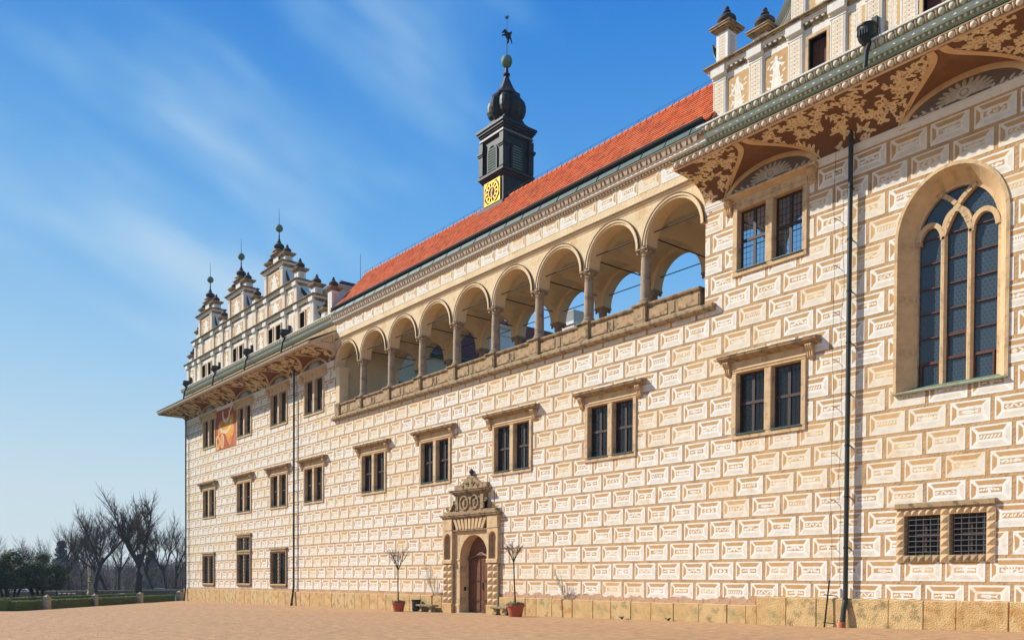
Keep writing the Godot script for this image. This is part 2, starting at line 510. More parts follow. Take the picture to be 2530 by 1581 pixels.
func tex_figures() -> ImageTexture:   # eight panels of pale draped figures and branches on ochre
	var t := TX.new(8 * 128, 192, OCH)
	var r := RandomNumberGenerator.new()
	r.seed = 5
	for i in 8:
		var o := Vector2(i * 128, 0)
		var cl := Rect2(o + Vector2(6, 6), Vector2(116, 180))
		var bg := OCH.lerp(Color(0.82, 0.68, 0.48), r.randf() * 0.7)
		t.rect(i * 128, 0, i * 128 + 128, 192, WHT)
		t.rect(i * 128 + 6, 6, i * 128 + 122, 186, bg)
		var f := WHT.lerp(Color(0.86, 0.8, 0.7), r.randf() * 0.4)
		var sh := f.lerp(bg, 0.5)
		if i % 4 == 3:   # acanthus panel
			for k in 8:
				for s in [-1, 1]:
					var p := o + Vector2(64 + s * 6, 176 - k * 21)
					for e in 3:
						leaf(t, p, (-1.57 + s * (0.5 + e * 0.5)), 38 - e * 4, 12, f.lerp(sh, 0.25 * e), sh)
			t.line(o + Vector2(64, 184), o + Vector2(64, 12), 5, f)
			continue
		var lean := r.randf_range(-10, 10)
		var hd := o + Vector2(64 + lean, 34)
		t.ell(hd.x, hd.y, 9, 12, 0, f, 1.0, cl)
		t.ell(hd.x, hd.y + 34, 17, 26, lean * 0.02, f, 1.0, cl)
		t.poly([hd + Vector2(-14, 50), hd + Vector2(16, 50), o + Vector2(98 + lean, 184), o + Vector2(34 - lean, 184)], f)
		for s in [-1, 1]:
			var el := hd + Vector2(s * 30, r.randf_range(26, 52))
			t.line(hd + Vector2(s * 12, 22), el, 9, f); t.line(el, el + Vector2(s * r.randf_range(-14, 16), r.randf_range(-26, 24)), 8, f)
		for k in 7:
			t.line(hd + Vector2(-10 + k * 3.5, 56 + k * 2), o + Vector2(40 + k * 9, 182), 1.6, sh, 0.8)
		t.ell(hd.x - 4, hd.y + 30, 5, 8, 0.3, sh, 0.4, cl)
		for k in 5:
			leaf(t, o + Vector2(14 + r.randf() * 20, 40 + k * 26), r.randf_range(-1, 1), 20, 8, f, sh); leaf(t, o + Vector2(114 - r.randf() * 18, 40 + k * 26), r.randf_range(2.2, 4), 20, 8, f, sh)
	t.grain(12, 0.04, 0.08)
	return t.tex()
func tex_sundial() -> ImageTexture:
	var t := TX.new(288, 208, Color(0.66, 0.3, 0.17))
	t.poly([Vector2(30, 80), Vector2(60, 60), Vector2(250, 40), Vector2(255, 110), Vector2(215, 190), Vector2(190, 200), Vector2(130, 120), Vector2(40, 130)], Color(0.86, 0.55, 0.14))
	t.ell(190, 110, 70, 50, 0.3, Color(0.91, 0.62, 0.16), 0.8)
	t.rect(0, 134, 40, 208, Color(0.8, 0.48, 0.28)); t.rect(200, 150, 288, 208, Color(0.76, 0.42, 0.26), 0.6); t.rect(262, 70, 288, 208, Color(0.76, 0.44, 0.3), 0.7)
	for k in 60:   # two ribbons
		var a := lerpf(0.0, 3.3, k / 59.0)
		var p := Vector2(150 + cos(a) * 46, 22 + sin(a) * 44)
		t.ell(p.x, p.y, 8, 8, 0, Color(0.86, 0.8, 0.68))
	t.line(Vector2(196, 24), Vector2(230, -2), 14, Color(0.86, 0.8, 0.68))
	for k in 70:
		var a := lerpf(0.0, 3.0, k / 69.0)
		var p := Vector2(140 + cos(a) * 78, 74 + sin(a) * 48)
		t.ell(p.x, p.y, 8, 8, 0, Color(0.88, 0.82, 0.7))
	for k in 12:
		var a := lerpf(0.2, 2.8, k / 11.0)
		t.line(Vector2(140 + cos(a) * 71, 74 + sin(a) * 42), Vector2(140 + cos(a) * 85, 74 + sin(a) * 54), 2, Color(0.4, 0.35, 0.3))
	for s in [0, 1]:   # two oval shields
		var c := Vector2(34 + s * 62, 166)
		t.ell(c.x, c.y, 26, 38, 0, Color(0.9, 0.78, 0.5)); t.ell(c.x, c.y, 19, 31, 0, [Color(0.85, 0.5, 0.16), Color(0.84, 0.55, 0.38)][s])
	t.ell(34, 162, 8, 14, 0, Color(0.2, 0.14, 0.1))
	for k in 9:
		t.line(Vector2(190, 200), Vector2(60 + k * 24, 100 - k), 1.2, Color(0.45, 0.25, 0.1), 0.6)
	t.grain(14, 0.04, 0.1)
	return t.tex()
func tex_gravel() -> ImageTexture:
	var S := 1024
	var t := TX.new(S, S, Color(0.68, 0.525, 0.36))
	var a := nim(21, 0.012, S, 6)
	var b := nim(22, 0.22, S, 2)
	var r := RandomNumberGenerator.new()
	r.seed = 3
	for i in S * S:
		var k := 1.0 + (a[i] / 255.0 - 0.5) * 0.3 + (b[i] / 255.0 - 0.5) * 0.42 + (r.randf() - 0.5) * 0.28
		t.d[i * 3] = clampi(int(t.d[i * 3] * k), 0, 255); t.d[i * 3 + 1] = clampi(int(t.d[i * 3 + 1] * k), 0, 255); t.d[i * 3 + 2] = clampi(int(t.d[i * 3 + 2] * k), 0, 255)
	return t.tex()

func make_materials() -> void:
	M.panel = printed(tex_atlas())
	M.plaster = stone(Color(0.67, 0.53, 0.365), Color(0.79, 0.64, 0.455), Color(0.6, 0.48, 0.35), 0.38, 3.0, 31, 0.95, 0.5)
	M.rough = stone(Color(0.72, 0.56, 0.44), Color(0.83, 0.69, 0.56), Color(0.56, 0.43, 0.33), 0.4, 1.2, 32, 0.97, 1.2, 0.2)
	M.frame = stone(Color(0.76, 0.63, 0.46), Color(0.85, 0.73, 0.56), Color(0.57, 0.48, 0.37), 0.38, 1.6, 33, 0.9, 0.4)
	M.weather = stone(Color(0.6, 0.5, 0.36), Color(0.7, 0.59, 0.44), Color(0.3, 0.27, 0.22), 0.5, 1.3, 34, 0.95, 0.8)
	M.parapet = stone(Color(0.66, 0.54, 0.39), Color(0.75, 0.62, 0.46), Color(0.38, 0.33, 0.27), 0.42, 1.3, 39, 0.95, 0.6)
	M.column = stone(Color(0.6, 0.52, 0.42), Color(0.71, 0.61, 0.49), Color(0.34, 0.3, 0.26), 0.4, 1.5, 35, 0.9, 0.5)
	M.arcade = stone(Color(0.84, 0.73, 0.56), Color(0.91, 0.81, 0.65), Color(0.78, 0.6, 0.38), 0.3, 4.0, 36, 0.95, 0.3)
	M.vault = stone(Color(0.82, 0.73, 0.58), Color(0.88, 0.8, 0.66), Color(0.74, 0.62, 0.44), 0.3, 4.0, 37, 0.95, 0.2)
	M.white = stone(Color(0.84, 0.82, 0.78), Color(0.9, 0.87, 0.82), Color(0.72, 0.66, 0.57), 0.25, 2.0, 38, 0.93, 0.3)
	M.plinth = []
	for k in 4:
		M.plinth.append(stone(Color(0.76, 0.63, 0.42).lerp(Color(0.72, 0.53, 0.31), k * 0.2), Color(0.83, 0.71, 0.5), [Color(0.5, 0.44, 0.3), Color(0.7, 0.48, 0.24), Color(0.6, 0.55, 0.37), Color(0.66, 0.51, 0.31)][k], 0.45, 1.7, 40 + k, 0.95, 0.9))
	M.copper = stone(Color(0.2, 0.29, 0.28), Color(0.3, 0.41, 0.38), Color(0.13, 0.17, 0.17), 0.4, 1.5, 50, 0.55, 0.0)
	M.patina = stone(Color(0.32, 0.44, 0.38), Color(0.42, 0.52, 0.44), Color(0.24, 0.28, 0.25), 0.35, 1.0, 51, 0.7, 0.0)
	M.tower = stone(Color(0.13, 0.13, 0.12), Color(0.2, 0.195, 0.18), Color(0.19, 0.28, 0.25), 0.35, 0.9, 52, 0.5, 0.2)
	M.tower.metallic_specular = 0.35
	M.urn = stone(Color(0.16, 0.13, 0.11), Color(0.26, 0.2, 0.16), Color(0.15, 0.19, 0.17), 0.35, 0.8, 53, 0.75, 0.3)
	M.dark_trim = stone(Color(0.36, 0.28, 0.19), Color(0.46, 0.36, 0.25), Color(0.26, 0.21, 0.15), 0.4, 1.0, 58, 0.95, 0.4)  # dark brown stone for the stained string fillet and the arch rims
	M.gutter = sm(Color(0.1, 0.115, 0.11), 0.95)
	M.bar = sm(Color(0.4, 0.38, 0.36), 0.5, 0.2)
	M.iron = sm(Color(0.09, 0.09, 0.085), 0.6, 0.3)
	M.pipe = stone(Color(0.1, 0.13, 0.125), Color(0.15, 0.18, 0.17), Color(0.09, 0.09, 0.08), 0.3, 0.7, 54, 0.45, 0.0)
	M.gold = sm(Color(0.86, 0.62, 0.16), 0.4, 0.6)
	M.wood = stone(Color(0.17, 0.1, 0.06), Color(0.24, 0.14, 0.09), Color(0.12, 0.08, 0.05), 0.3, 0.6, 55, 0.6, 0.3)
	M.door = stone(Color(0.38, 0.225, 0.11), Color(0.46, 0.28, 0.145), Color(0.28, 0.16, 0.09), 0.3, 0.8, 56, 0.55, 0.4)
	M.shutter = stone(Color(0.3, 0.15, 0.07), Color(0.4, 0.21, 0.1), Color(0.2, 0.1, 0.05), 0.35, 0.7, 57, 0.7, 0.3)
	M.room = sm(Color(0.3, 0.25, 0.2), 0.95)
	M.curtain = sm(Color(0.75, 0.76, 0.76), 0.95)
	M.lead = sm(Color(0.1, 0.1, 0.1), 0.6, 0.3)
	var g := sm(Color(0.06, 0.08, 0.1, 0.3), 0.02)
	g.transparency = BaseMaterial3D.TRANSPARENCY_ALPHA
	g.metallic_specular = 0.6
	M.glass = g
	M.dglass = sm(Color(0.2, 0.26, 0.31), 0.14)
	M.tile = []
	for c in [Color(0.84, 0.41, 0.19), Color(0.79, 0.37, 0.17), Color(0.87, 0.45, 0.22), Color(0.73, 0.36, 0.2), Color(0.83, 0.47, 0.27)]:
		M.tile.append(sm(c, 0.85))
	M.oldtile = stone(Color(0.36, 0.2, 0.16), Color(0.46, 0.25, 0.2), Color(0.28, 0.17, 0.14), 0.35, 1.5, 60, 0.9, 0.6)
	M.terra = stone(Color(0.62, 0.3, 0.19), Color(0.7, 0.36, 0.23), Color(0.56, 0.36, 0.26), 0.3, 0.8, 61, 0.85, 0.2)
	M.bark = stone(Color(0.2, 0.155, 0.125), Color(0.3, 0.24, 0.19), Color(0.22, 0.22, 0.15), 0.3, 1.2, 62, 0.95, 0.8)
	M.twig = sm(Color(0.3, 0.235, 0.19), 0.95)
	M.moss = stone(Color(0.2, 0.2, 0.1), Color(0.3, 0.27, 0.14), Color(0.14, 0.12, 0.08), 0.4, 0.5, 63, 0.98, 1.0)
	M.bench = stone(Color(0.52, 0.47, 0.35), Color(0.63, 0.56, 0.42), Color(0.3, 0.3, 0.2), 0.45, 0.7, 64, 0.95, 0.9)
	M.graystone = stone(Color(0.6, 0.54, 0.44), Color(0.7, 0.63, 0.51), Color(0.38, 0.35, 0.29), 0.4, 0.8, 65, 0.95, 0.8)
	M.wallstone = stone(Color(0.47, 0.4, 0.29), Color(0.58, 0.5, 0.37), Color(0.27, 0.26, 0.17), 0.45, 2.5, 66, 0.95, 0.8)
	M.grass = stone(Color(0.2, 0.27, 0.08), Color(0.3, 0.36, 0.13), Color(0.26, 0.24, 0.12), 0.35, 3.0, 67, 0.98, 0.8)
	M.gravel = printed(tex_gravel(), 0.97)
	M.gravel.uv1_scale = Vector3(0.16, 0.16, 1)
	M.gravel.vertex_color_use_as_albedo = true
	M.foliage = printed(tex_foliage(1024, 256, BRN, Color(0.9, 0.81, 0.66), 71, 5.0))
	M.tymp = printed(tex_tympanum(Color(0.42, 0.36, 0.3), Color(0.76, 0.73, 0.68)))
	M.ornbg = stone(Color(0.58, 0.44, 0.29), Color(0.66, 0.51, 0.35), Color(0.52, 0.41, 0.29), 0.3, 1.0, 70, 0.95, 0.2)
	M.ornfg = stone(Color(0.79, 0.73, 0.64), Color(0.86, 0.81, 0.73), Color(0.68, 0.6, 0.5), 0.35, 1.0, 71, 0.95, 0.2)
	M.pil = printed(tex_pilaster())
	M.fig = printed(tex_figures())
	M.sundial = printed(tex_sundial())
	M.brown = stone(Color(0.46, 0.31, 0.16), Color(0.54, 0.37, 0.2), Color(0.4, 0.26, 0.14), 0.3, 2.0, 72, 0.95, 0.2)
	M.buff = stone(Color(0.8, 0.66, 0.49), Color(0.87, 0.74, 0.57), Color(0.72, 0.58, 0.42), 0.3, 2.0, 73, 0.95, 0.2)
	var lf := [Color(0.13, 0.17, 0.06), Color(0.2, 0.24, 0.07), Color(0.2, 0.29, 0.08)]
	M.yew = sm(lf[0], 0.8)
	M.yew.vertex_color_use_as_albedo = true
	M.yew.albedo_color = Color.WHITE
	M.conifer = sm(Color(0.13, 0.19, 0.16), 0.9)
	M.hill = stone(Color(0.27, 0.23, 0.2), Color(0.33, 0.28, 0.24), Color(0.2, 0.2, 0.17), 0.4, 30.0, 74, 1.0, 0.0)
	M.lampglass = sm(Color(0.9, 0.9, 0.88), 0.3)
	M.redpaint = sm(Color(0.75, 0.12, 0.1), 0.5)
	M.whitepaint = sm(Color(0.85, 0.85, 0.84), 0.5)
	M.plastic = sm(Color(0.16, 0.17, 0.19), 0.55)
	M.farroof = sm(Color(0.62, 0.25, 0.16), 0.9)
	M.carblue = sm(Color(0.5, 0.62, 0.75), 0.3)

# ---------------------------------------------------------------- castle: walls
const XL0 := -78.0      # left wing
const XL1 := -49.47
const XR0 := -20.45     # right wing
const XR1 := 8.0
var holes := []         # openings in the facade, polygons in (X, Y)
var panel_jobs := []    # every sgraffito block: [poly, rect, variant, wall]
func win_hole(xc: float, hw: float, y0: float, y1: float) -> void:
	holes.append(rectp(xc - hw, xc + hw, y0, y1))
func gothic(o: float, k := 24) -> PackedVector2Array:   # outline of the chapel window, o = inset
	var p := PackedVector2Array([Vector2(-13.22 + o, 5.66 + o * 0.4), Vector2(-9.95 - o, 5.66 + o * 0.4)])
	p.append_array(arc(-11.585, 10.2, 1.635 - o, 1.9 - o * 1.1, 0, PI, k))
	return p
func wall_sheet(parent: Node, x0: float, x1: float, y0: float, y1: float, m: Material) -> MeshInstance3D:
	var mb := MB.new()
	var xs := [x0, x1]
	for h in holes:
		var c := 0.0
		for p in h: c += p.x
		c /= h.size()
		if c > x0 and c < x1: xs.append(c)
	xs.sort()
	for i in xs.size() - 1:
		if xs[i + 1] - xs[i] < 0.001: continue
		for p in cut(rectp(xs[i], xs[i + 1], y0, y1), holes):
			var idx := Geometry2D.triangulate_polygon(p)
			for k in range(0, idx.size(), 3):
				mb.t(Vector3(p[idx[k]].x, p[idx[k]].y, 0), Vector3(p[idx[k + 1]].x, p[idx[k + 1]].y, 0), Vector3(p[idx[k + 2]].x, p[idx[k + 2]].y, 0), Vector3(0, 0, 1))
	return obj("facade_wall", mb, m, parent)
func plan_panels(regions: Array) -> void:   # each region: [wall, x0, x1, top]; courses run through all of them
	var zone := FastNoiseLite.new()
	zone.seed = 8; zone.frequency = 0.12; zone.fractal_octaves = 3
	var x_min: float = regions[0][1]
	var x_max: float = regions[-1][2]
	for k in range(-1, 22):
		var xs := -23.82 + (0.6125 if absi(k) % 2 == 1 else 0.0) + rng.randf_range(-0.05, 0.05)
		for c in range(int(floor((x_min - xs) / 1.225)) - 1, int((x_max - xs) / 1.225) + 2):
			var a := xs + c * 1.225 + rng.randf_range(-0.012, 0.012)
			var b := a + 1.105 + rng.randf_range(-0.012, 0.012)
			var xm := (a + b) / 2
			var pitch := 0.745 + 0.007 * clampf((xm + 20.45) / 4.0, 0, 1)
			var yb := pitch * k - 0.17 * clampf((-49.5 - xm) / 28.5, 0, 1) + rng.randf_range(-0.008, 0.008)
			var r := Rect2(a, yb, b - a, pitch - 0.105)
			for g in regions:
				var x0: float = g[1] + 0.01
				var x1: float = g[2] - 0.01
				if yb < 9.2:   # below the loggia the courses run on without a joint
					if xm < g[1] or xm >= g[2]: continue
					x0 = maxf(a, x_min + 0.02); x1 = b
				var a2 := maxf(a, x0)
				var b2 := minf(b, x1)
				if b2 - a2 < 0.1: continue
				var lo := maxf(yb, -1.05 if xm < -37.0 else (-0.8 if xm < -18.0 else -0.56))
				var hi := minf(r.end.y, g[3])
				if hi - lo < 0.06: continue
				for p in cut(rectp(a2, b2, lo, hi), holes):
					var bb := Rect2(p[0], Vector2.ZERO)
					for e in p: bb = bb.expand(e)
					if bb.size.x > 0.06 and bb.size.y > 0.05:
						var old := zone.get_noise_2d(xm * 1.0, yb * 1.6) + (0.18 if xm < -24.0 and xm > -50.0 and yb > 5.5 else -0.05) + rng.randf_range(-0.22, 0.22)
						panel_jobs.append([p, r, rng.randi() % (AC * AR / 2) + (AC * AR / 2 if old > 0.12 else 0), g[0]])
func panel_into(mb: MB, p: PackedVector2Array, r: Rect2, variant: int, off: Vector2) -> void:
	var cell := Vector2(variant % AC, variant / AC)
	var idx := Geometry2D.triangulate_polygon(p)
	var uvs := PackedVector2Array()
	for e in p:
		var f := (e - r.position) / r.size
		uvs.append((cell + Vector2(clampf(f.x, 0.006, 0.994), clampf(1.0 - f.y, 0.01, 0.99))) / Vector2(AC, AR))
	for k in range(0, idx.size(), 3):
		var P := []
		for j in 3: P.append(Vector3(p[idx[k + j]].x - off.x, p[idx[k + j]].y - off.y, 0.007))
		mb.t(P[0], P[1], P[2], Vector3(0, 0, 1), uvs[idx[k]], uvs[idx[k + 1]], uvs[idx[k + 2]])
	var area := 0.0
	for i in p.size(): area += p[i].cross(p[(i + 1) % p.size()])
	for i in p.size():
		var j := (i + 1) % p.size()
		var dd := p[j] - p[i]
		var nn := Vector3(dd.y, -dd.x, 0).normalized() * (1.0 if area > 0 else -1.0)
		var A := Vector3(p[i].x - off.x, p[i].y - off.y, 0.007)
		var B := Vector3(p[j].x - off.x, p[j].y - off.y, 0.007)
		mb.q(A, B, B - Vector3(0, 0, 0.006), A - Vector3(0, 0, 0.006), nn, uvs[i], uvs[j], uvs[j], uvs[i])
func build_panels() -> void:
	panel_jobs.sort_custom(func(a, b): return a[1].position.x > b[1].position.x)
	var shown := 0
	var rest := {}
	for jb in panel_jobs:
		var p: PackedVector2Array = jb[0]
		var r: Rect2 = jb[1]
		if r.position.x < -8.6 and shown < 285:
			var mb := MB.new()
			panel_into(mb, p, r, jb[2], Vector2.ZERO)
			obj("sgraffito_panel", mb, M.panel, jb[3])
			shown += 1
		else:
			if not rest.has(jb[3]): rest[jb[3]] = MB.new()
			panel_into(rest[jb[3]], p, r, jb[2], Vector2.ZERO)
	for w in rest:
		obj("sgraffito_panels", rest[w], M.panel, w, "stuff")

# ---------------------------------------------------------------- castle: windows
func bracket(parent: Node, x0: float, x1: float, yt: float, m: Material) -> void:
	var mb := MB.new()
	mb.sweep([Vector2(0.0, yt - 0.45), Vector2(0.05, yt - 0.45), Vector2(0.1, yt - 0.41), Vector2(0.09, yt - 0.34), Vector2(0.12, yt - 0.24), Vector2(0.2, yt - 0.15), Vector2(0.25, yt - 0.07), Vector2(0.25, yt), Vector2(0.0, yt)], x0, x1)
	for k in 3:
		var w := (x1 - x0) / 3.0
		mb.sweep([Vector2(0.12, yt - 0.4), Vector2(0.135, yt - 0.35), Vector2(0.15, yt - 0.24), Vector2(0.23, yt - 0.13), Vector2(0.27, yt - 0.06), Vector2(0.27, yt - 0.02), Vector2(0.2, yt - 0.02), Vector2(0.08, yt - 0.3)], x0 + k * w + 0.02, x0 + (k + 1) * w - 0.02)
	obj("bracket", mb, m, parent)
func sash(parent: Node, x0: float, x1: float, y0: float, y1: float, z: float, opt: Dictionary) -> void:
	var xm := (x0 + x1) / 2
	var ym := y0 + (y1 - y0) * 0.5
	var mb := MB.new()
	var f := 0.065
	mb.box(x0, x1, y0, y0 + f, z - 0.06, z); mb.box(x0, x1, y1 - f, y1, z - 0.06, z)
	mb.box(x0, x0 + f, y0 + f, y1 - f, z - 0.06, z); mb.box(x1 - f, x1, y0 + f, y1 - f, z - 0.06, z)
	obj("sash", mb, M.wood, parent)
	var gb := MB.new()
	gb.box(xm - 0.055, xm + 0.055, y0 + f, y1 - f, z - 0.05, z + 0.012)
	obj("glazing_bar", gb, M.wood, parent)
	var gt := MB.new()
	gt.box(x0 + f, x1 - f, ym - 0.05, ym + 0.05, z - 0.045, z + 0.03)
	obj("transom", gt, M.wood, parent)
	for c in [[x0 + f, xm - 0.055], [xm + 0.055, x1 - f]]:
		for r in [[y0 + f, ym - 0.05], [ym + 0.05, y1 - f]]:
			var pm := MB.new()
			var tl := rng.randf_range(-0.007, 0.007)
			var tl2 := rng.randf_range(-0.012, 0.012)
			pm.q(Vector3(c[0], r[0], z - 0.03 + tl), Vector3(c[1], r[0], z - 0.03 - tl), Vector3(c[1], r[1], z - 0.03 - tl + tl2), Vector3(c[0], r[1], z - 0.03 + tl + tl2), Vector3(0, 0, 1))
			obj("pane", pm, M.glass, parent)
	if opt.get("lead", true):
		var lm := MB.new()
		for c in [[x0 + f, xm - 0.055], [xm + 0.055, x1 - f]]:
			for i in 2:
				var x := lerpf(c[0], c[1], (i + 1) / 3.0)
				lm.box(x - 0.006, x + 0.006, y0 + f, y1 - f, z - 0.024, z - 0.014)
			for i in 9:
				var y := lerpf(y0, y1, (i + 1) / 10.0)
				if absf(y - ym) > 0.06: lm.box(c[0], c[1], y - 0.006, y + 0.006, z - 0.025, z - 0.015)
		obj("lead_cames", lm, M.lead, parent)
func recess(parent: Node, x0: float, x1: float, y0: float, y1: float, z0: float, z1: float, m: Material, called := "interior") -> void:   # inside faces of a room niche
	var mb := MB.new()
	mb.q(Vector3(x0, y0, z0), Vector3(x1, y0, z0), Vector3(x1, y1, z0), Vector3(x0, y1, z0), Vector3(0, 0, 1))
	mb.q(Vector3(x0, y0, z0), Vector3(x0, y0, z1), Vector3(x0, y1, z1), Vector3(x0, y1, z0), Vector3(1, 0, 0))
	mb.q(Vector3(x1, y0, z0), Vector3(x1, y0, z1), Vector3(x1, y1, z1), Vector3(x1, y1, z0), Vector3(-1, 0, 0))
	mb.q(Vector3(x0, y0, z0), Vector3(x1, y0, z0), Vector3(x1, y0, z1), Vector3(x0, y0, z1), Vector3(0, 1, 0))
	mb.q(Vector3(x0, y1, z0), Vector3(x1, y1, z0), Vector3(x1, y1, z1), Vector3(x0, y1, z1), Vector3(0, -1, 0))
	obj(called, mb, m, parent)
# stone two-light window; y0 = foot of the stone frame
func window2(xc: float, y0: float, top: bool, opt := {}) -> void:
	var w := node("window", castle)
	var hw := 1.485
	var y1 := y0 + (2.5 if top else 2.44)
	var oy0 := y0 + 0.17
	var oy1 := y0 + (2.33 if top else 2.35)
	var zf := 0.07
	win_hole(xc, hw - 0.06, y0 + 0.05, y1 - 0.03)
	var mb := MB.new()
	var ol := [[xc - hw + 0.19, xc - 0.15], [xc + 0.15, xc + hw - 0.19]]
	mb.bbox(xc - hw, xc + hw, y0, oy0, -0.26, zf, 0.02); mb.bbox(xc - hw, xc + hw, oy1, y1, -0.26, zf, 0.02)
	mb.bbox(xc - hw, ol[0][0], oy0, oy1, -0.26, zf, 0.02); mb.bbox(ol[1][1], xc + hw, oy0, oy1, -0.26, zf, 0.02)
	# outer fillet
	mb.box(xc - hw - 0.035, xc - hw, y0, y1, -0.02, 0.03); mb.box(xc + hw, xc + hw + 0.035, y0, y1, -0.02, 0.03)
	obj("stone_frame", mb, M.frame, w)
	bx("mullion", xc - 0.15, xc + 0.15, oy0, oy1, -0.26, zf - 0.008, M.frame, w, 0.03)
	for o in ol:
		bx("sill", o[0] - 0.03, o[1] + 0.03, oy0, oy0 + 0.035, -0.2, zf + 0.045, M.copper, w)
		sash(w, o[0], o[1], oy0 + 0.036, oy1, -0.17, opt)
		if opt.get("curtain", false):
			var cm := MB.new()
			for k in 5:
				var a := lerpf(o[0] + 0.45, o[1], k / 5.0)
				var b := lerpf(o[0] + 0.45, o[1], (k + 1) / 5.0)
				cm.qa(Vector3(a, oy0, -0.42 + 0.05 * (k % 2)), Vector3(b, oy0, -0.42 + 0.05 * ((k + 1) % 2)), Vector3(b, oy1, -0.42 + 0.05 * ((k + 1) % 2)), Vector3(a, oy1, -0.42 + 0.05 * (k % 2)))
			obj("curtain", cm, M.curtain, w)
	if not opt.get("open", false):
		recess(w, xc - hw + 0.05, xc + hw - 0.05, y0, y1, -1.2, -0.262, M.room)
	if top:
		bx("frieze", xc - hw + 0.02, xc + hw - 0.02, y1 + 0.002, y0 + 2.72, -0.05, 0.06, M.frame, w, 0.01)
		var cm := MB.new()
		cm.sweep([Vector2(0, y0 + 2.722), Vector2(0.07, y0 + 2.722), Vector2(0.1, y0 + 2.75), Vector2(0.22, y0 + 2.8), Vector2(0.24, y0 + 2.84), Vector2(0.24, y0 + 2.88), Vector2(0, y0 + 2.92)], xc - 1.85, xc + 1.85)
		obj("window_cornice", cm, M.frame, w)
		for s in [-1, 1]:
			bracket(w, xc + s * 1.66 - 0.12, xc + s * 1.66 + 0.12, y0 + 2.72, M.frame)
	else:
		var am := MB.new()
		am.sweep([Vector2(0, y1 + 0.002), Vector2(0.085, y1 + 0.002), Vector2(0.1, y1 + 0.04), Vector2(0.06, y1 + 0.07), Vector2(0.045, y1 + 0.1), Vector2(0, y1 + 0.1)], xc - hw, xc + hw)
		obj("architrave", am, M.frame, w)
		bx("frieze", xc - hw, xc + hw, y1 + 0.102, y1 + 0.34, -0.05, 0.035, M.frame, w)
		var cm := MB.new()
		cm.sweep([Vector2(0, y1 + 0.342), Vector2(0.12, y1 + 0.342), Vector2(0.15, y1 + 0.37), Vector2(0.27, y1 + 0.42), Vector2(0.33, y1 + 0.46), Vector2(0.33, y1 + 0.51), Vector2(0.35, y1 + 0.52), Vector2(0.35, y1 + 0.545), Vector2(0, y1 + 0.6)], xc - 1.97, xc + 1.97)
		obj("window_cornice", cm, M.weather, w)
		for s in [-1, 1]:
			bracket(w, xc + s * 1.66 - 0.12, xc + s * 1.66 + 0.12, y1 + 0.34, M.frame)
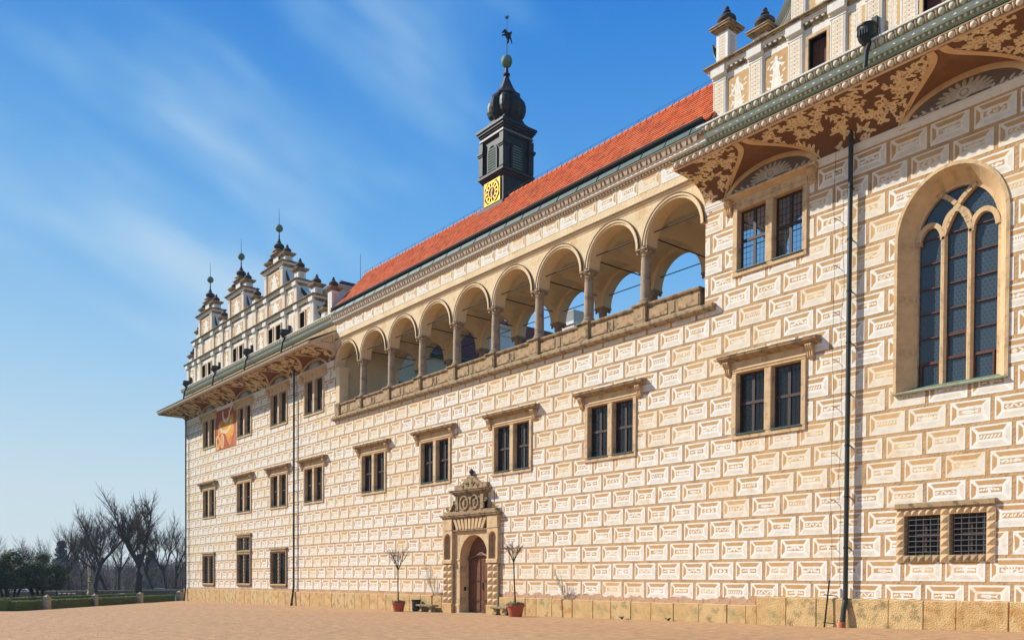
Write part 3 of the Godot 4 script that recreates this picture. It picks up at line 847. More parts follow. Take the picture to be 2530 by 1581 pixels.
# ground-floor window with cable-moulded frame and lattice
func twist(mb: MB, a: Vector3, b: Vector3, r: float, turns: int) -> void:
	var dir := (b - a)
	var ax := dir.normalized()
	var s := ax.cross(Vector3(0, 0, 1)).normalized()
	var u := Vector3(0, 0, 1)
	for k in 2:
		var pts := []
		var rad := []
		for i in turns * 6 + 1:
			var f := float(i) / (turns * 6)
			var an := TAU * turns * f * 0.5 + PI * k
			pts.append(a + dir * f + (s * cos(an) + u * sin(an)) * r * 0.5)
			rad.append(r * 0.62)
		mb.tube(pts, rad, 5)
func window_low(xc: float, y0: float, tall: bool) -> void:
	var w := node("window", castle)
	var hw := 1.4
	var y1 := y0 + 2.66
	win_hole(xc, hw - 0.06, y0 + 0.05, (y0 + 3.9 if tall else y1) - 0.06)
	var zf := 0.07
	var oy0 := y0 + 0.23
	var oy1 := y0 + 2.4
	var xs := [[xc - hw + 0.17, xc - 0.14], [xc + 0.14, xc + hw - 0.2]]
	var rows := [[oy0, oy1]]
	if tall: rows.append([y0 + 2.78, y0 + 3.68])
	var ytop := y0 + 3.9 if tall else y1
	var mb := MB.new()
	mb.bbox(xc - hw, xs[0][0], y0 + 0.1, ytop, -0.3, zf - 0.03, 0.02); mb.bbox(xs[1][1], xc + hw, y0 + 0.1, ytop, -0.3, zf - 0.03, 0.02)
	mb.bbox(xc - hw, xc + hw, y0, oy0, -0.3, zf - 0.02, 0.02); mb.bbox(xs[0][0], xs[1][1], oy1, y0 + 2.78 if tall else ytop, -0.3, zf - 0.03, 0.02)
	if tall: mb.bbox(xs[0][0], xs[1][1], y0 + 3.68, ytop, -0.3, zf - 0.03, 0.02)
	obj("stone_frame", mb, M.weather, w)
	for s in [-1, 1]:
		var tm := MB.new()
		twist(tm, Vector3(xc + s * (hw - 0.08), y0 + 0.2, zf), Vector3(xc + s * (hw - 0.08), ytop - 0.1, zf), 0.07, int((ytop - y0) * 4.5))
		obj("cable_moulding", tm, M.frame, w)
	var tb := MB.new()
	twist(tb, Vector3(xc - hw + 0.05, y0 + 0.12, zf), Vector3(xc + hw - 0.05, y0 + 0.12, zf), 0.09, 14)
	obj("cable_sill", tb, M.frame, w)
	var tt := MB.new()
	twist(tt, Vector3(xc - hw + 0.05, ytop - 0.1, zf), Vector3(xc + hw - 0.05, ytop - 0.1, zf), 0.07, 14)
	if tall: twist(tt, Vector3(xc - hw + 0.05, oy1 + 0.1, zf), Vector3(xc + hw - 0.05, oy1 + 0.1, zf), 0.07, 14)
	obj("cable_lintel", tt, M.frame, w)
	bx("cap", xc - hw - 0.06, xc + hw + 0.06, ytop + 0.002, ytop + 0.15, -0.02, 0.17, M.weather, w, 0.02)
	if tall: bx("cap", xc - hw - 0.06, xc + hw + 0.06, y0 + 2.6, y0 + 2.74, 0.0, 0.15, M.weather, w, 0.02)
	for r in rows:
		var mm := MB.new()
		twist(mm, Vector3(xc, r[0], 0.0), Vector3(xc, r[1], 0.0), 0.1, int((r[1] - r[0]) * 4))
		obj("mullion", mm, M.frame, w)
		for o in xs:
			var pm := MB.new()
			pm.q(Vector3(o[0], r[0], -0.22), Vector3(o[1], r[0], -0.22), Vector3(o[1], r[1], -0.22), Vector3(o[0], r[1], -0.22), Vector3(0, 0, 1))
			obj("pane", pm, M.glass, w)
			var lm := MB.new()
			if r[1] - r[0] > 1.5:   # diagonal iron lattice
				var bb := rectp(o[0], o[1], r[0], r[1])
				for sgn in [-1.0, 1.0]:
					for k in range(-8, 22):
						var p0: Vector2 = Vector2(o[0], r[0] + k * 0.17)
						var q0: PackedVector2Array = PackedVector2Array([p0, p0 + Vector2(o[1] - o[0], sgn * (o[1] - o[0]) * 1.4)])
						for sg in Geometry2D.intersect_polyline_with_polygon(q0, bb):
							if sg.size() > 1:
								lm.tube([Vector3(sg[0].x, sg[0].y, -0.1), Vector3(sg[1].x, sg[1].y, -0.1)], [0.009, 0.009], 4)
			else:
				for k in 6:
					var y: float = lerpf(r[0], r[1], (k + 0.5) / 6)
					lm.tube([Vector3(o[0], y, -0.06), Vector3(o[1], y, -0.06)], [0.014, 0.014], 5)
				for k in 2:
					var x: float = lerpf(o[0], o[1], (k + 1) / 3.0)
					lm.tube([Vector3(x, r[0], -0.07), Vector3(x, r[1], -0.07)], [0.014, 0.014], 5)
			obj("lattice", lm, M.iron, w)
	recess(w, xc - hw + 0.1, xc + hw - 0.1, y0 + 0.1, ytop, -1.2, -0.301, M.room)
func window_grate() -> void:   # low barred window framed with diamond-pointed stones
	var w := node("window", castle)
	win_hole(-11.63, 1.33, 0.66, 2.08)
	var zf := 0.05
	var cols := [[-13.045, -12.82], [-11.73, -11.48], [-10.45, -10.21]]
	for c in cols:
		for k in 7:
			var mb := MB.new()
			mb.pyr(c[0], c[1], 0.56 + k * 0.2286, 0.56 + (k + 1) * 0.2286, -0.25, zf, zf + 0.06)
			obj("diamond_block", mb, M.frame, w)
	for o in [[-12.82, -11.73], [-11.48, -10.45]]:
		for k in 5:
			var a := lerpf(o[0], o[1], k / 5.0)
			var b := lerpf(o[0], o[1], (k + 1) / 5.0)
			var m1 := MB.new()
			m1.pyr(a, b, 1.96, 2.16, -0.25, zf, zf + 0.06)
			obj("diamond_block", m1, M.frame, w)
			var m2 := MB.new()
			m2.pyr(a, b, 0.56, 0.77, -0.25, zf, zf + 0.06)
			obj("diamond_block", m2, M.weather, w)
		sash(w, o[0], o[1], 0.772, 1.958, -0.2, {"lead": false})
		for k in 5:
			var x := lerpf(o[0], o[1], (k + 0.5) / 5.0)
			var gm := MB.new()
			gm.tube([Vector3(x, 0.77, -0.06), Vector3(x, 1.96, -0.06)], [0.012, 0.012], 6)
			obj("grate_bar", gm, M.bar, w)
		for k in 7:
			var y := lerpf(0.77, 1.96, (k + 0.6) / 7.4)
			var gm := MB.new()
			gm.tube([Vector3(o[0], y, -0.045), Vector3(o[1], y, -0.045)], [0.012, 0.012], 6)
			obj("grate_bar", gm, M.bar, w)
	bx("cap", -13.08, -10.19, 2.163, 2.33, -0.02, 0.14, M.weather, w, 0.02)
	recess(w, -13.0, -10.25, 0.6, 2.1, -1.2, -0.262, M.room)
func arch_ring(mb: MB, cx: float, cy: float, r0: Vector2, r1: Vector2, z0: float, z1: float, k := 24, a0 := 0.0, a1 := PI) -> void:
	for i in k:
		var p := arc(cx, cy, r0.x, r0.y, lerpf(a0, a1, float(i) / k), lerpf(a0, a1, float(i + 1) / k), 1)
		var q := arc(cx, cy, r1.x, r1.y, lerpf(a0, a1, float(i) / k), lerpf(a0, a1, float(i + 1) / k), 1)
		mb.ext(PackedVector2Array([p[0], q[0], q[1], p[1]]), z0, z1)
func bar2(mb: MB, pts: PackedVector2Array, wd: float, z0: float, z1: float) -> void:   # stone bar following a line in the wall plane
	for i in pts.size() - 1:
		var a := pts[i]
		var b := pts[i + 1]
		var s := (b - a).normalized().orthogonal() * wd * 0.5
		var e := (b - a).normalized() * 0.01
		mb.ext(PackedVector2Array([a - e + s, b + e + s, b + e - s, a - e - s]), z0, z1)
func window_gothic() -> void:
	var w := node("chapel_window", castle)
	holes.append(gothic(0.03))
	var splay := MB.new()   # splayed stone surround
	var A := gothic(0.0, 40)
	var B := gothic(0.1, 40)
	var C := gothic(0.42, 40)
	var D := gothic(0.5, 40)
	for i in A.size():
		var j := (i + 1) % A.size()
		var f := func(p: Vector2, z: float) -> Vector3: return Vector3(p.x, p.y, z)
		for st in [[A, 0.0, A, 0.05], [A, 0.05, B, 0.06], [B, 0.06, C, -0.42], [C, -0.42, D, -0.44], [D, -0.44, D, -0.7]]:
			var p0: Vector3 = f.call(st[0][i], st[1])
			var p1: Vector3 = f.call(st[0][j], st[1])
			var p2: Vector3 = f.call(st[2][j], st[3])
			var p3: Vector3 = f.call(st[2][i], st[3])
			var nn := (p2 - p0).cross(p3 - p1).normalized()
			splay.q(p0, p1, p2, p3, nn)
	obj("stone_surround", splay, M.frame, w)
	var x0 := -12.74
	var x1 := -10.43
	var z1 := -0.4
	var z0 := -0.6
	var b1 := x0 + (x1 - x0) / 3.0
	var b2 := x0 + (x1 - x0) * 2.0 / 3.0
	for b in [b1, b2]:
		var mm := MB.new()
		mm.ext(PackedVector2Array([Vector2(b - 0.1, z1 - 0.09), Vector2(b - 0.04, z1), Vector2(b + 0.04, z1), Vector2(b + 0.1, z1 - 0.09), Vector2(b + 0.05, z0), Vector2(b - 0.05, z0)]), -10.2, -5.78, Transform3D(Basis(Vector3(1, 0, 0), Vector3(0, 0, 1), Vector3(0, -1, 0)), Vector3.ZERO))
		obj("mullion", mm, M.frame, w)
	var lw := (b1 - x0) * 0.5
	for k in 3:   # round heads of the three lights
		var hm := MB.new()
		var c := x0 + lw + k * lw * 2
		arch_ring(hm, c, 10.12 + (0.25 if k == 1 else 0.0), Vector2(lw - 0.09, 0.46), Vector2(lw + 0.05, 0.6), z0, z1, 18)
		if k == 1: hm.box(b1 - 0.06, b1 + 0.06, 10.1, 10.4, z0, z1 - 0.01); hm.box(b2 - 0.06, b2 + 0.06, 10.1, 10.4, z0, z1 - 0.012)
		obj("light_head", hm, M.frame, w)
	for s in [-1.0, 1.0]:   # crossing tracery bars
		var tm := MB.new()
		var bxx := b1 if s > 0 else b2
		var pts := PackedVector2Array()
		for i in 12:
			var f := i / 11.0
			pts.append(Vector2(bxx + s * (1.14 * f * f * 0.55 + 0.62 * f), 10.25 + 1.38 * sin(f * 1.35)))
		bar2(tm, pts, 0.13, z0 + 0.02, z1 - 0.004 * s)
		obj("tracery_bar", tm, M.frame, w)
	# leaded glass, with iron cross bars
	for k in 3:
		var gm := MB.new()
		var a := x0 + k * lw * 2
		gm.q(Vector3(a, 5.75, -0.56), Vector3(a + lw * 2, 5.75, -0.56), Vector3(a + lw * 2, 12.0, -0.56), Vector3(a, 12.0, -0.56), Vector3(0, 0, 1))
		obj("pane", gm, M.dglass, w)
		var hx := MB.new()   # hexagon cames
		var hr := 0.072
		var wv := hr * sqrt(3.0)
		for r in int(6.2 / (hr * 1.5)):
			for q in int(lw * 2 / wv) + 1:
				var cx := a + q * wv + (wv * 0.5 if r % 2 == 1 else 0.0)
				var cy := 5.8 + r * hr * 1.5
				if cx < a + 0.06 or cx > a + lw * 2 - 0.06: continue
				for e in 3:
					var an := PI / 6 + e * PI / 3
					var p := Vector2(cx + hr * cos(an), cy + hr * sin(an))
					var p2 := Vector2(cx + hr * cos(an + PI / 3), cy + hr * sin(an + PI / 3))
					var sd := (p2 - p).normalized().orthogonal() * 0.0045
					hx.q(Vector3(p.x + sd.x, p.y + sd.y, -0.554), Vector3(p2.x + sd.x, p2.y + sd.y, -0.554), Vector3(p2.x - sd.x, p2.y - sd.y, -0.554), Vector3(p.x - sd.x, p.y - sd.y, -0.554), Vector3(0, 0, 1))
		obj("lead_cames", hx, sm(Color(0.3, 0.35, 0.38), 0.6), w)
		for r in 6:
			bx("iron_bar", a + 0.08, a + lw * 2 - 0.08, 6.55 + r * 0.74 + k * 0.02, 6.585 + r * 0.74 + k * 0.02, -0.555, -0.5, M.shutter, w)
	for cs in [[0, 5.8, 6.55], [1, 6.6, 7.3], [2, 5.8, 6.59]]:   # opening casements
		var cm := MB.new()
		var a: float = x0 + cs[0] * lw * 2 + 0.1
		var b: float = a + lw * 2 - 0.2
		cm.box(a, b, cs[1], cs[1] + 0.045, -0.553, -0.49); cm.box(a, b, cs[2] - 0.045, cs[2], -0.553, -0.49)
		cm.box(a, a + 0.045, cs[1], cs[2], -0.553, -0.492); cm.box(b - 0.045, b, cs[1], cs[2], -0.553, -0.492)
		obj("casement", cm, M.shutter, w)
	var sl := MB.new()
	sl.sweep([Vector2(-0.45, 5.88), Vector2(-0.45, 5.83), Vector2(0.1, 5.62), Vector2(0.12, 5.62), Vector2(0.12, 5.65)], -13.2, -9.97)
	obj("copper_sill", sl, M.patina, w)

# ---------------------------------------------------------------- castle: loggia
const COL0 := -46.43
const PITCH := 3.258
func loggia() -> void:
	var r := 1.35
	var ysp := 13.2
	# columns of the front on pedestals, and those of the courtyard side
	for back in [false, true]:
		var zc := -4.36 if back else -0.27
		for i in range(0, 11 if back else 8):
			var x := COL0 + PITCH * i
			var c := node("column", castle)
			var sh := MB.new()
			sh.lathe([Vector2(0.215, 11.16), Vector2(0.215, 11.6), Vector2(0.21, 12.2), Vector2(0.185, 12.86)], Vector3(x, 0, zc), 20)
			obj("shaft", sh, M.column, c)
			var bs := MB.new()
			bs.lathe([Vector2(0.28, 10.98), Vector2(0.3, 11.0), Vector2(0.3, 11.05), Vector2(0.26, 11.07), Vector2(0.24, 11.1), Vector2(0.26, 11.13), Vector2(0.24, 11.16), Vector2(0.2, 11.17)], Vector3(x, 0, zc), 20)
			bs.box(x - 0.31, x + 0.31, 10.94, 10.99, zc - 0.31, zc + 0.31)
			obj("base", bs, M.column, c)
			var cp := MB.new()
			cp.lathe([Vector2(0.185, 12.85), Vector2(0.215, 12.88), Vector2(0.185, 12.91), Vector2(0.21, 12.99), Vector2(0.28, 13.06), Vector2(0.28, 13.1)], Vector3(x, 0, zc), 20)
			cp.box(x - 0.3, x + 0.3, 13.11, 13.2, zc - 0.3, zc + 0.3)
			for sx in [-1, 1]:
				var vl := [Vector2(0, 0), Vector2(0.09, 0), Vector2(0.09, 0.62), Vector2(0, 0.62)]
				for sz in [-1, 1]:   # scrolls
					var pts := []
					var rad := []
					for e in 7:
						var an := TAU * e / 6.0
						pts.append(Vector3(x + sx * (0.24 + 0.045 * cos(an)), 13.03 + 0.045 * sin(an), zc + sz * 0.2)); rad.append(0.045)
					cp.tube(pts, rad, 5)
			obj("capital", cp, M.column, c)
			if not back:
				var pd := MB.new()
				pd.bbox(x - 0.32, x + 0.32, 10.1, 10.86, -0.55, 0.1, 0.015)
				pd.box(x - 0.36, x + 0.36, 10.1, 10.17, -0.56, 0.14)
				pd.steps(x - 0.32, x + 0.32, -0.5, 0.1, [[10.84, 10.88, 0.03], [10.88, 10.94, 0.07]])
				obj("pedestal", pd, M.weather, c)
				bx("pedestal_panel", x - 0.22, x + 0.22, 10.27, 10.74, 0.09, 0.115, M.parapet, c, 0.012)
	# arcade walls, one bay each, with archivolts
	for back in [false, true]:
		var z1 := -4.08 if back else 0.0
		var z0 := -4.64 if back else -0.6
		for i in range(-1, 10 if back else 8):
			var xa := COL0 + PITCH * i
			var xb := xa + PITCH
			var xc := (xa + xb) / 2
			var lo := maxf(xa, -49.45)
			var hi := minf(xb, 8.0 if back else XR0 + 0.02)
			var bay := rectp(lo, hi, ysp, 14.97)
			var op := arc(xc, ysp, r, r, 0, PI, 28)
			op.append(Vector2(xc - r, ysp - 0.5)); op.append(Vector2(xc + r, ysp - 0.5))
			var mb := MB.new()
			for p in cut(bay, [op]): mb.ext(p, z0, z1)
			obj("arcade_wall", mb, M.arcade, castle)
			if not back:
				var av := MB.new()
				arch_ring(av, xc, ysp, Vector2(r - 0.01, r - 0.01), Vector2(r + 0.07, r + 0.07), -0.02, 0.03, 30)
				arch_ring(av, xc, ysp, Vector2(r + 0.075, r + 0.075), Vector2(r + 0.15, r + 0.15), -0.02, 0.075, 30)
				obj("archivolt", av, M.arcade, castle)
				var ae := MB.new()
				arch_ring(ae, xc, ysp, Vector2(r + 0.15, r + 0.15), Vector2(r + 0.185, r + 0.185), -0.02, 0.09, 30)
				obj("archivolt_edge", ae, M.dark_trim, castle)  # thin outer rim, a darker brown than the archivolt
			# tie rods along the arch and across the passage
			if xb < -12.0:
				var rd := MB.new()
				rd.tube([Vector3(xc - 1.34, 13.75, z1 - 0.3), Vector3(xc + 1.34, 13.75, z1 - 0.3)], [0.022, 0.022], 6)
				obj("tie_rod", rd, M.iron, castle)
				if not back:
					var rr := MB.new()
					rr.tube([Vector3(xb, 13.75, -0.55), Vector3(xb, 13.75, -4.15)], [0.025, 0.025], 6)
					obj("tie_rod", rr, M.iron, castle)
			# groin vault over the bay
			if not back or xb < -12.0:
				if back and i < 8: continue
				var vm := MB.new()
				var N := 14
				var hh := func(x: float, z: float) -> Array:
					var ux := clampf((x - xc) / 1.629, -0.999, 0.999)
					var uz := clampf((z + 2.34) / 1.75, -0.999, 0.999)
					var ya := 1.5 * sqrt(1 - ux * ux)
					var yb := 1.5 * sqrt(1 - uz * uz)
					var nn := Vector3(-ux, -sqrt(1 - ux * ux), 0).normalized() if ya > yb else Vector3(0, -sqrt(1 - uz * uz), -uz).normalized()
					return [Vector3(x, 13.2 + maxf(ya, yb), z), nn]
				for a in N:
					for b in N:
						var P := []
						for e in [[0, 0], [1, 0], [1, 1], [0, 1]]:
							P.append(hh.call(lerpf(xa, xb, float(a + e[0]) / N), lerpf(-0.59, -4.09, float(b + e[1]) / N)))
						vm.ts(P[0][0], P[1][0], P[2][0], P[0][1], P[1][1], P[2][1])
						vm.ts(P[0][0], P[2][0], P[3][0], P[0][1], P[2][1], P[3][1])
				obj("vault", vm, M.vault, castle)
	# end pilaster, end wall, floor
	bx("pilaster", -49.45, -48.98, 10.94, 12.88, -0.6, 0.02, M.arcade, castle, 0.01)
	var pc := MB.new()
	pc.steps(-49.42, -48.98, -0.58, 0.0, [[12.88, 12.95, 0.02], [12.95, 13.1, 0.04], [13.1, 13.2, 0.07]])
	obj("pilaster_capital", pc, M.arcade, castle)
	bx("pilaster_base", -49.44, -48.93, 10.1, 10.95, -0.6, 0.1, M.weather, castle, 0.02)
	bx("end_wall", -49.75, -49.46, 9.9, 15.0, -4.6, -0.6, M.vault, castle)
	bx("loggia_floor", -49.5, -13.4, 9.9, 10.06, -4.66, -0.05, M.weather, castle)
	bx("end_wall", -13.7, -13.4, 9.9, 15.0, -4.6, -0.75, M.vault, castle)
	# parapet with sunk panels between the pedestals, and its ledge
	for back in [false, true]:
		var zz := -4.2 if back else 0.0
		for i in range(-1, 9 if back else 8):
			var xa := COL0 + PITCH * i + 0.33
			var xb := COL0 + PITCH * (i + 1) - 0.33
			xa = maxf(xa, -48.92)
			if not back: xb = minf(xb, XR0 + 0.02)
			var pp := node("parapet", castle)
			bx("die", xa, xb, 10.1, 10.78, zz - 0.4, zz - 0.03, M.weather, pp)
			if not back:
				var n := 3
				for k in n:
					var a := lerpf(xa, xb, k / float(n)) + (0.05 if k > 0 else 0.04)
					var b := lerpf(xa, xb, (k + 1) / float(n)) - 0.05
					if k == 1: a += 0.28; b -= 0.28
					elif k == 0: b += 0.22
					else: a -= 0.22
					bx("panel", a, b, 10.26, 10.68, zz - 0.035, zz + 0.0, M.weather if k == 1 else M.parapet, pp, 0.018)
				bx("foot", xa, xb, 10.1, 10.18, zz - 0.4, zz + 0.03, M.weather, pp, 0.015)
			var cm := MB.new()
			cm.sweep([Vector2(zz - 0.44, 10.782), Vector2(zz + 0.0, 10.782), Vector2(zz + 0.04, 10.82), Vector2(zz + 0.06, 10.88), Vector2(zz + 0.02, 10.92), Vector2(zz - 0.44, 10.92)], xa, xb)
			obj("coping", cm, M.weather, pp)
	var lm := MB.new()
	lm.sweep([Vector2(0.0, 9.86), Vector2(0.14, 9.86), Vector2(0.2, 9.9), Vector2(0.24, 9.96), Vector2(0.24, 10.06), Vector2(0.2, 10.1), Vector2(0, 10.1)], -49.66, -19.95)
	obj("ledge", lm, M.weather, castle)
	# entablature: string course, plain band, frieze of sgraffito blocks
	var sc := MB.new()
	sc.sweep([Vector2(-0.3, 14.72), Vector2(0.0, 14.72), Vector2(0.03, 14.78), Vector2(0.03, 14.83), Vector2(0.06, 14.84), Vector2(0.1, 14.9), Vector2(0.1, 14.95), Vector2(0.01, 15.0), Vector2(-0.3, 15.0)], -49.45, XR0 + 0.02)
	obj("string_course", sc, M.arcade, castle)
	bx("string_fillet", -49.44, XR0 + 0.01, 14.9, 14.975, 0.0, 0.115, M.dark_trim, castle)
	var fz := node("frieze", castle)
	bx("band", -49.45, XR0 + 0.02, 14.97, 16.1, -0.6, -0.004, M.arcade, fz)
	var fp := []
	var x := -49.4
	while x < XR0 - 0.2:
		var xe := minf(x + 1.07, XR0)
		var mb := MB.new()
		panel_into(mb, rectp(x, xe, 15.34, 15.95), Rect2(x + 1.07, 15.34, -1.07, 0.61), rng.randi() % (AC * AR), Vector2.ZERO)
		if x > -34.0: obj("sgraffito_panel", mb, M.panel, fz)
		else: fp.append(mb)
		x += 1.165
	for mb in fp: obj("sgraffito_panel", mb, M.panel, fz)

func cornice(x0: float, x1: float, dy: float, parent: Node, egg: bool) -> void:
	var c := node("main_cornice", parent)
	var mb := MB.new()
	mb.sweep([Vector2(-0.5, 15.93 + dy), Vector2(0.03, 15.93 + dy), Vector2(0.08, 16.05 + dy), Vector2(0.16, 16.08 + dy), Vector2(0.18, 16.09 + dy), Vector2(0.18, 16.19 + dy), Vector2(0.22, 16.2 + dy), Vector2(0.31, 16.42 + dy), Vector2(0.36, 16.43 + dy), Vector2(0.36, 16.48 + dy), Vector2(-0.5, 16.52 + dy)], x0, x1)
	obj("moulding", mb, M.white, c)
	var d := MB.new()
	d.strip(Vector2(0.034, 15.93 + dy), Vector2(0.084, 16.05 + dy), x0, x1, 0.34)
	obj("bead_ground", d, M.ornbg, c)
	var bd := MB.new()
	eggs(bd, Vector2(0.034, 15.94 + dy), Vector2(0.084, 16.04 + dy), x0, x1, 0.17, 0.055)
	obj("beads", bd, M.ornfg, c)
	var v := MB.new()
	v.strip(Vector2(0.226, 16.2 + dy), Vector2(0.316, 16.42 + dy), x0, x1, 0.3)
	obj("ornament_ground", v, M.ornbg, c)
	var o := MB.new()
	if egg: eggs(o, Vector2(0.23, 16.21 + dy), Vector2(0.316, 16.41 + dy), x0, x1, 0.3, 0.1)
	else: tongues(o, Vector2(0.226, 16.2 + dy), Vector2(0.316, 16.42 + dy), x0, x1, 0.5)
	obj("eggs" if egg else "leaf_tongues", o, M.ornfg, c)
func eggs(mb: MB, a: Vector2, b: Vector2, x0: float, x1: float, step: float, r: float) -> void:   # half-round eggs on a sloping band between (z, y) points
	var m := (a + b) / 2
	var hh := (b - a).length() / 2
	var up := Vector3(0, b.y - a.y, b.x - a.x).normalized()
	var out := Vector3(0, -(b.x - a.x), b.y - a.y).normalized()
	var x := x0 + step / 2
	while x < x1:
		var c := Vector3(x, m.y, m.x)
		for i in 4:
			for j in 5:
				var P := []
				var N := []
				for e in [[0, 0], [1, 0], [1, 1], [0, 1]]:
					var th: float = PI * (i + e[0]) / 4.0
					var ph: float = PI * (j + e[1]) / 5.0
					var d := Vector3(1, 0, 0) * cos(ph) * sin(th) * r + up * cos(th) * hh + out * sin(ph) * sin(th) * r * 0.8
					P.append(c + d); N.append((Vector3(1, 0, 0) * cos(ph) * sin(th) + up * cos(th) + out * sin(ph) * sin(th)).normalized())
				mb.ts(P[0], P[1], P[2], N[0], N[1], N[2]); mb.ts(P[0], P[2], P[3], N[0], N[2], N[3])
		if step > 0.25:   # dart between the eggs
			var p := c + Vector3(step / 2, 0, 0)
			var w := Vector3(0.028, 0, 0)
			mb.qa(p - w + up * hh * 0.9, p - w * 0.4 - up * hh * 0.9, p - up * hh * 0.9 + out * 0.04, p + up * hh * 0.9 + out * 0.04)
			mb.qa(p + up * hh * 0.9 + out * 0.04, p - up * hh * 0.9 + out * 0.04, p + w * 0.4 - up * hh * 0.9, p + w + up * hh * 0.9)
		x += step
func tongues(mb: MB, a: Vector2, b: Vector2, x0: float, x1: float, step: float) -> void:
	var out := Vector3(0, -(b.x - a.x), b.y - a.y).normalized() * 0.022
	var f := func(x: float, t: float) -> Vector3: return Vector3(x, lerpf(a.y, b.y, t), lerpf(a.x, b.x, t))
	var x := x0
	while x < x1 - step:
		for s in [[0.02, 0.02, 0.13, 0.13], [0.2, 0.27, 0.4, 0.47]]:
			var P := [f.call(x + s[1] - 0.0, 0.06), f.call(x + s[2], 0.06), f.call(x + s[3], 0.94), f.call(x + s[0], 0.94)]
			mb.qa(P[0] + out, P[1] + out, P[2] + out, P[3] + out)
			for k in 4:
				var m := (k + 1) % 4
				mb.qa(P[k], P[m], P[m] + out, P[k] + out)
		x += step

func roof() -> void:
	var rf := node("roof", castle)
	var e := Vector2(0.14, 16.86)     # (z, y) at the eaves
	var rg := Vector2(-2.33, 19.68)
	var x0 := -50.0
	var x1 := -20.0
	var sl := rg - e
	var L := sl.length()
	var u := sl / L
	var up := Vector2(-u.y, u.x)      # rotate: outward normal of the slope
	if up.y < 0: up = -up
	var dk := MB.new()
	dk.sweep([e + up * -0.02, rg + up * -0.02, Vector2(-2 * 2.33 - 0.14, 16.86), Vector2(-4.8, 16.5), Vector2(0.1, 16.5)], x0, x1)
	obj("roof_deck", dk, M.oldtile, rf)
	var rows := 15
	var ex := L / rows
	var tw := 0.21
	var b := Basis(Vector3(1, 0, 0), Vector3(0, up.y, up.x), Vector3(0, u.y, u.x) * -1.0)
	# one tile: slab with a rounded lower edge; local x across, y out of the slope, z down the slope
	var tm := MB.new()
	var hw := tw * 0.5 - 0.004
	var ln := ex * 1.18
	var th := 0.022
	var lift := 0.045
	var outl := [Vector2(-hw, 0), Vector2(hw, 0), Vector2(hw, ln - 0.03), Vector2(hw * 0.6, ln), Vector2(-hw * 0.6, ln), Vector2(-hw, ln - 0.03)]
	for k in range(1, 5):
		var P := [outl[0], outl[k], outl[k + 1]]
		var V := []
		for p in P: V.append(Vector3(p.x, th + lift * p.y / ln, p.y))
		tm.t(V[0], V[1], V[2], Vector3(0, 1, -lift / ln).normalized() if false else Vector3(0, 1, 0))
	for k in range(1, 5):
		var a: Vector2 = outl[k]
		var c: Vector2 = outl[k + 1]
		var nn := Vector3(c.y - a.y, 0, -(c.x - a.x)).normalized()
		tm.q(Vector3(a.x, 0.0, a.y), Vector3(c.x, 0.0, c.y), Vector3(c.x, th + lift * c.y / ln, c.y), Vector3(a.x, th + lift * a.y / ln, a.y), nn)
	var me := tm.mesh()
	var jobs := []
	for r in rows:
		var off := tw * 0.5 if r % 2 == 1 else 0.0
		var n := int((x1 - x0) / tw)
		for i in n:
			var x := x0 + (i + 0.5) * tw + off
			if x > -36.9 and x < -35.6 and r > rows - 2: continue
			var p := e + u * (ex * (r + 1)) + up * rng.randf_range(0.0, 0.006)
			jobs.append([x, p, rng.randi() % 5, r])
	jobs.sort_custom(func(a, c): return a[0] > c[0])
	var rest := []
	for k in 5: rest.append(MB.new())
	var shown := 0
	for j in jobs:
		var xf := Transform3D(b.rotated(Vector3(0, 1, 0), 0.0), Vector3(j[0], j[1].y, j[1].x))
		if j[0] < -20.2 and shown < 290:
			inst("roof_tile", me, M.tile[j[2]], rf, xf)
			shown += 1
		else:
			var R: MB = rest[j[2]]
			for k in range(0, tm.v.size()):
				R.v.append(xf * tm.v[k]); R.n.append(xf.basis * tm.n[k]); R.uv.append(Vector2.ZERO)
	for k in 5: obj("roof_tiles", rest[k], M.tile[k], rf, "stuff")
	# ridge tiles
	var rm := MB.new()
	var xx := x0
	while xx < x1:
		var pts := [Vector3(xx, rg.y + 0.02, rg.x), Vector3(xx + 0.4, rg.y + 0.03, rg.x)]
		if xx < -37.4 or xx > -35.2: rm.tube(pts, [0.085, 0.11], 8)
		xx += 0.36
	obj("ridge_tiles", rm, M.tile[0], rf)
	var lr := MB.new()   # lightning conductor along the ridge
	for k in 30:
		var q := x0 + k * 1.0
		lr.tube([Vector3(q, rg.y + 0.1, rg.x), Vector3(q, rg.y + 0.3, rg.x)], [0.012, 0.012], 4)
	lr.tube([Vector3(x0, rg.y + 0.28, rg.x), Vector3(x1, rg.y + 0.28, rg.x)], [0.008, 0.008], 4)
	obj("conductor_wire", lr, M.iron, rf)
	var cp := MB.new()
	cp.sweep([Vector2(0.38, 16.45), Vector2(0.4, 16.46), Vector2(0.17, 16.83), Vector2(0.1, 16.83), Vector2(0.05, 16.5)], x0 + 0.5, XR0 + 0.05)
	obj("copper_apron", cp, M.copper, rf)
	for k in 24:
		var sx := -49.0 + k * 1.22
		var sm_ := MB.new()
		sm_.tube([Vector3(sx, 16.47, 0.41), Vector3(sx, 16.84, 0.18)], [0.014, 0.014], 5)
		obj("standing_seam", sm_, M.copper, rf)
	var gt := MB.new()
	gt.sweep([Vector2(0.16, 16.82), Vector2(0.29, 16.8), Vector2(0.33, 16.86), Vector2(0.31, 16.96), Vector2(0.29, 16.96), Vector2(0.28, 16.88), Vector2(0.16, 16.88)], x0 + 0.4, XR0 + 0.05)
	obj("gutter", gt, M.gutter, rf)

